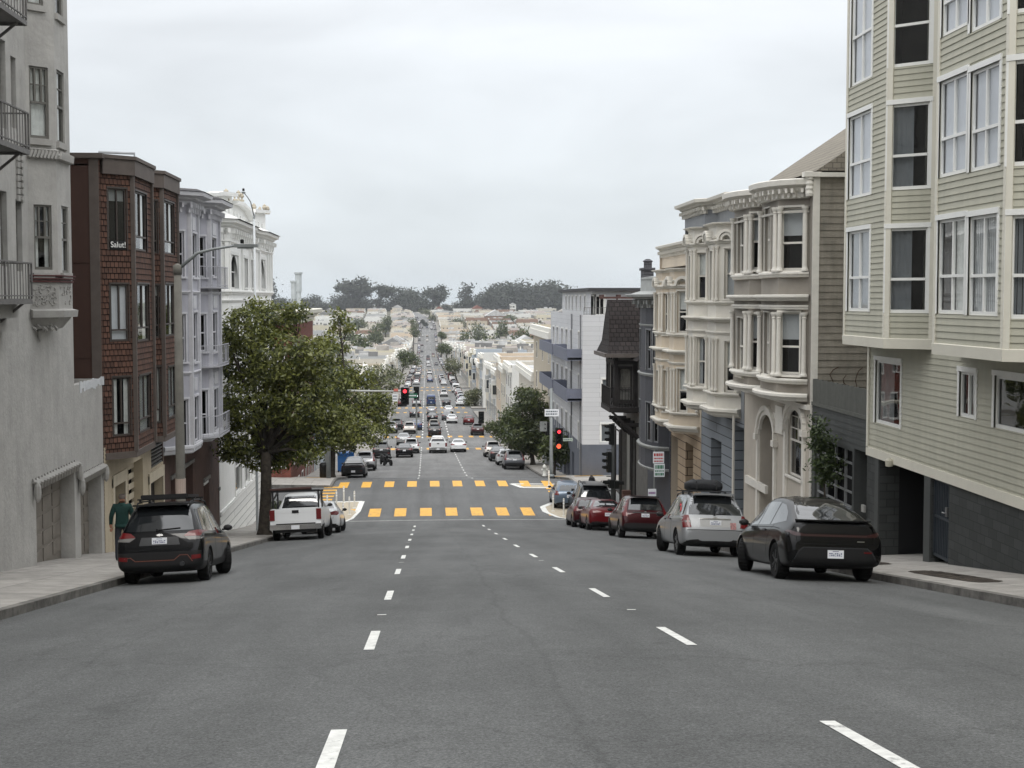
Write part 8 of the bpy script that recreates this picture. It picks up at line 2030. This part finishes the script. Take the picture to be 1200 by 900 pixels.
J = [(0, 0, .95), (0, .02, 1.15), (0, .03, 1.35), (0, .03, 1.45), (0, .05, 1.54), (0, .07, 1.63),           # pelvis .. head
     (-.19, .02, 1.40), (-.27, -.02, 1.15), (-.29, .04, .92), (-.29, .08, .83), (.19, .02, 1.40), (.26, .05, 1.16), (.27, .14, .95), (.27, .18, .86),
     (-.1, .0, .88), (-.11, -.08, .50), (-.11, -.24, .12), (-.11, -.16, .05), (.1, .0, .88), (.11, .16, .50), (.11, .14, .10), (.11, .27, .045)]
E_ = [(0, 1), (1, 2), (2, 3), (3, 4), (4, 5), (2, 6), (6, 7), (7, 8), (8, 9), (2, 10), (10, 11), (11, 12), (12, 13), (0, 14), (14, 15), (15, 16), (16, 17), (0, 18), (18, 19), (19, 20), (20, 21)]
Rr = [(.17, .12), (.165, .12), (.18, .12), (.09, .08), (.06, .06), (.085, .1), (.085, .085), (.062, .062), (.045, .045), (.04, .03), (.085, .085), (.062, .062), (.045, .045), (.04, .03), (.1, .1), (.075, .075), (.05, .05), (.045, .04), (.1, .1), (.075, .075), (.05, .05), (.045, .04)]
def colr(c):
    if c.z > 1.47 or (abs(c.x) > .2 and c.z < .935): return 0
    if c.z > .86: return 1
    return 3 if c.z < .1 else 2
def hands_and_head(t, hands=True):
    for s, (hx_, hy, hz) in ((-1, (-.29, .08, .83)), (1, (.27, .18, .86))):
        for k in range(4):
            f = MB(); x = hx_+.02*(k-1.5)*.9; l_ = (.075, .085, .08, .062)[k]; f.tube([(x, hy+.0, hz-.02), (x, hy+.012, hz-.02-l_*.55), (x, hy+.03, hz-.02-l_)], [.0095, .009, .007], 6); f.build('finger', skin, t, world=False, smooth=True)
        f = MB(); f.tube([(hx_-s*.025, hy+.02, hz+.01), (hx_-s*.04, hy+.04, hz-.03), (hx_-s*.035, hy+.05, hz-.06)], [.012, .011, .008], 6); f.build('thumb', skin, t, world=False, smooth=True)
    h = MB(); c = Vector((0, .055, 1.635)); vs = []
    for i in range(7):
        for k in range(14):
            th = math.pi*(.02+.58*i/6); ph = 2*math.pi*k/14; d = Vector((.088*math.sin(th)*math.cos(ph), .106*math.sin(th)*math.sin(ph)-.006, .122*math.cos(th)))
            if d.y > .03 and i > 3: d *= .9
            vs.append(tuple(c+d))
    h.mesh(vs, [(i*14+k, (i+1)*14+k, (i+1)*14+(k+1) % 14, i*14+(k+1) % 14) for i in range(3, 6) for k in range(14)]); h.build('hair', hairm, t, world=False, smooth=True)
    for s in (-1, 1): e = MB(); e.lathe([(.004, -.012), (.024, 0), (.004, .012)], (s*.088, .06, 1.62), 8, 0, 'x'); e.build('ear', skin, t, world=False)
    fa = MB(); fa.lathe([(.018, -.03), (.02, -.01), (.006, .03)], (0, .168, 1.615), 8); fa.build('nose', skin, t, world=False, smooth=True)
    for s in (-1, 1): e = MB(); e.lathe([(.001, -.01), (.013, 0), (.001, .01)], (s*.034, .155, 1.645), 8, 0, 'y'); e.build('eye', shoe, t, world=False)
    m_ = MB(); m_.tube([(-.025, .158, 1.575), (0, .165, 1.573), (.025, .158, 1.575)], .005, 5); m_.build('mouth', M('lips', (130, 80, 72), .6, 0), t, world=False)
    cl = MB(); cl.lathe([(.085, -.02), (.1, .02), (.082, .07), (.07, .06)], (0, .035, 1.42), 14); cl.build('collar', jacket, t, world=False, smooth=True)
    hm = MB(); hm.lathe([(.185, -.02), (.19, .0), (.185, .05)], (0, .0, .90), 16); hm.build('jacket_hem', jacket, t, world=False, smooth=True)
    for v in hm.v: pass
Yq = 35.3; xq = Yq*rat(143, 600)
person('person', 'person with shaved head in dark green jacket walking away down the left sidewalk', (xq, Yq, zwalk(xq, Yq)+.01), .08, J, E_, Rr, colr, hands_and_head, [skin, jacket, trousers, shoe], .97)
coat2 = M('dark coat', (30, 30, 34), .8, .15, 6)
def colr2(c): return 0 if c.z > 1.47 else 1 if c.z > .8 else 3 if c.z < .1 else 2
for px, Y, lab in ((694, 82.5, 'person in dark clothes standing behind the large black sport utility vehicle'), (562, 205, 'distant person standing at the right corner past the second side street')):
    X = Y*rat(px, 560); person('person', lab, (X, Y, (zwalk(X, Y) if X > 9.6 else zroad(X, Y))+.01), 2.0, J, E_, Rr, colr2, lambda t: None, [hairm, coat2, trousers, shoe], 1.0)
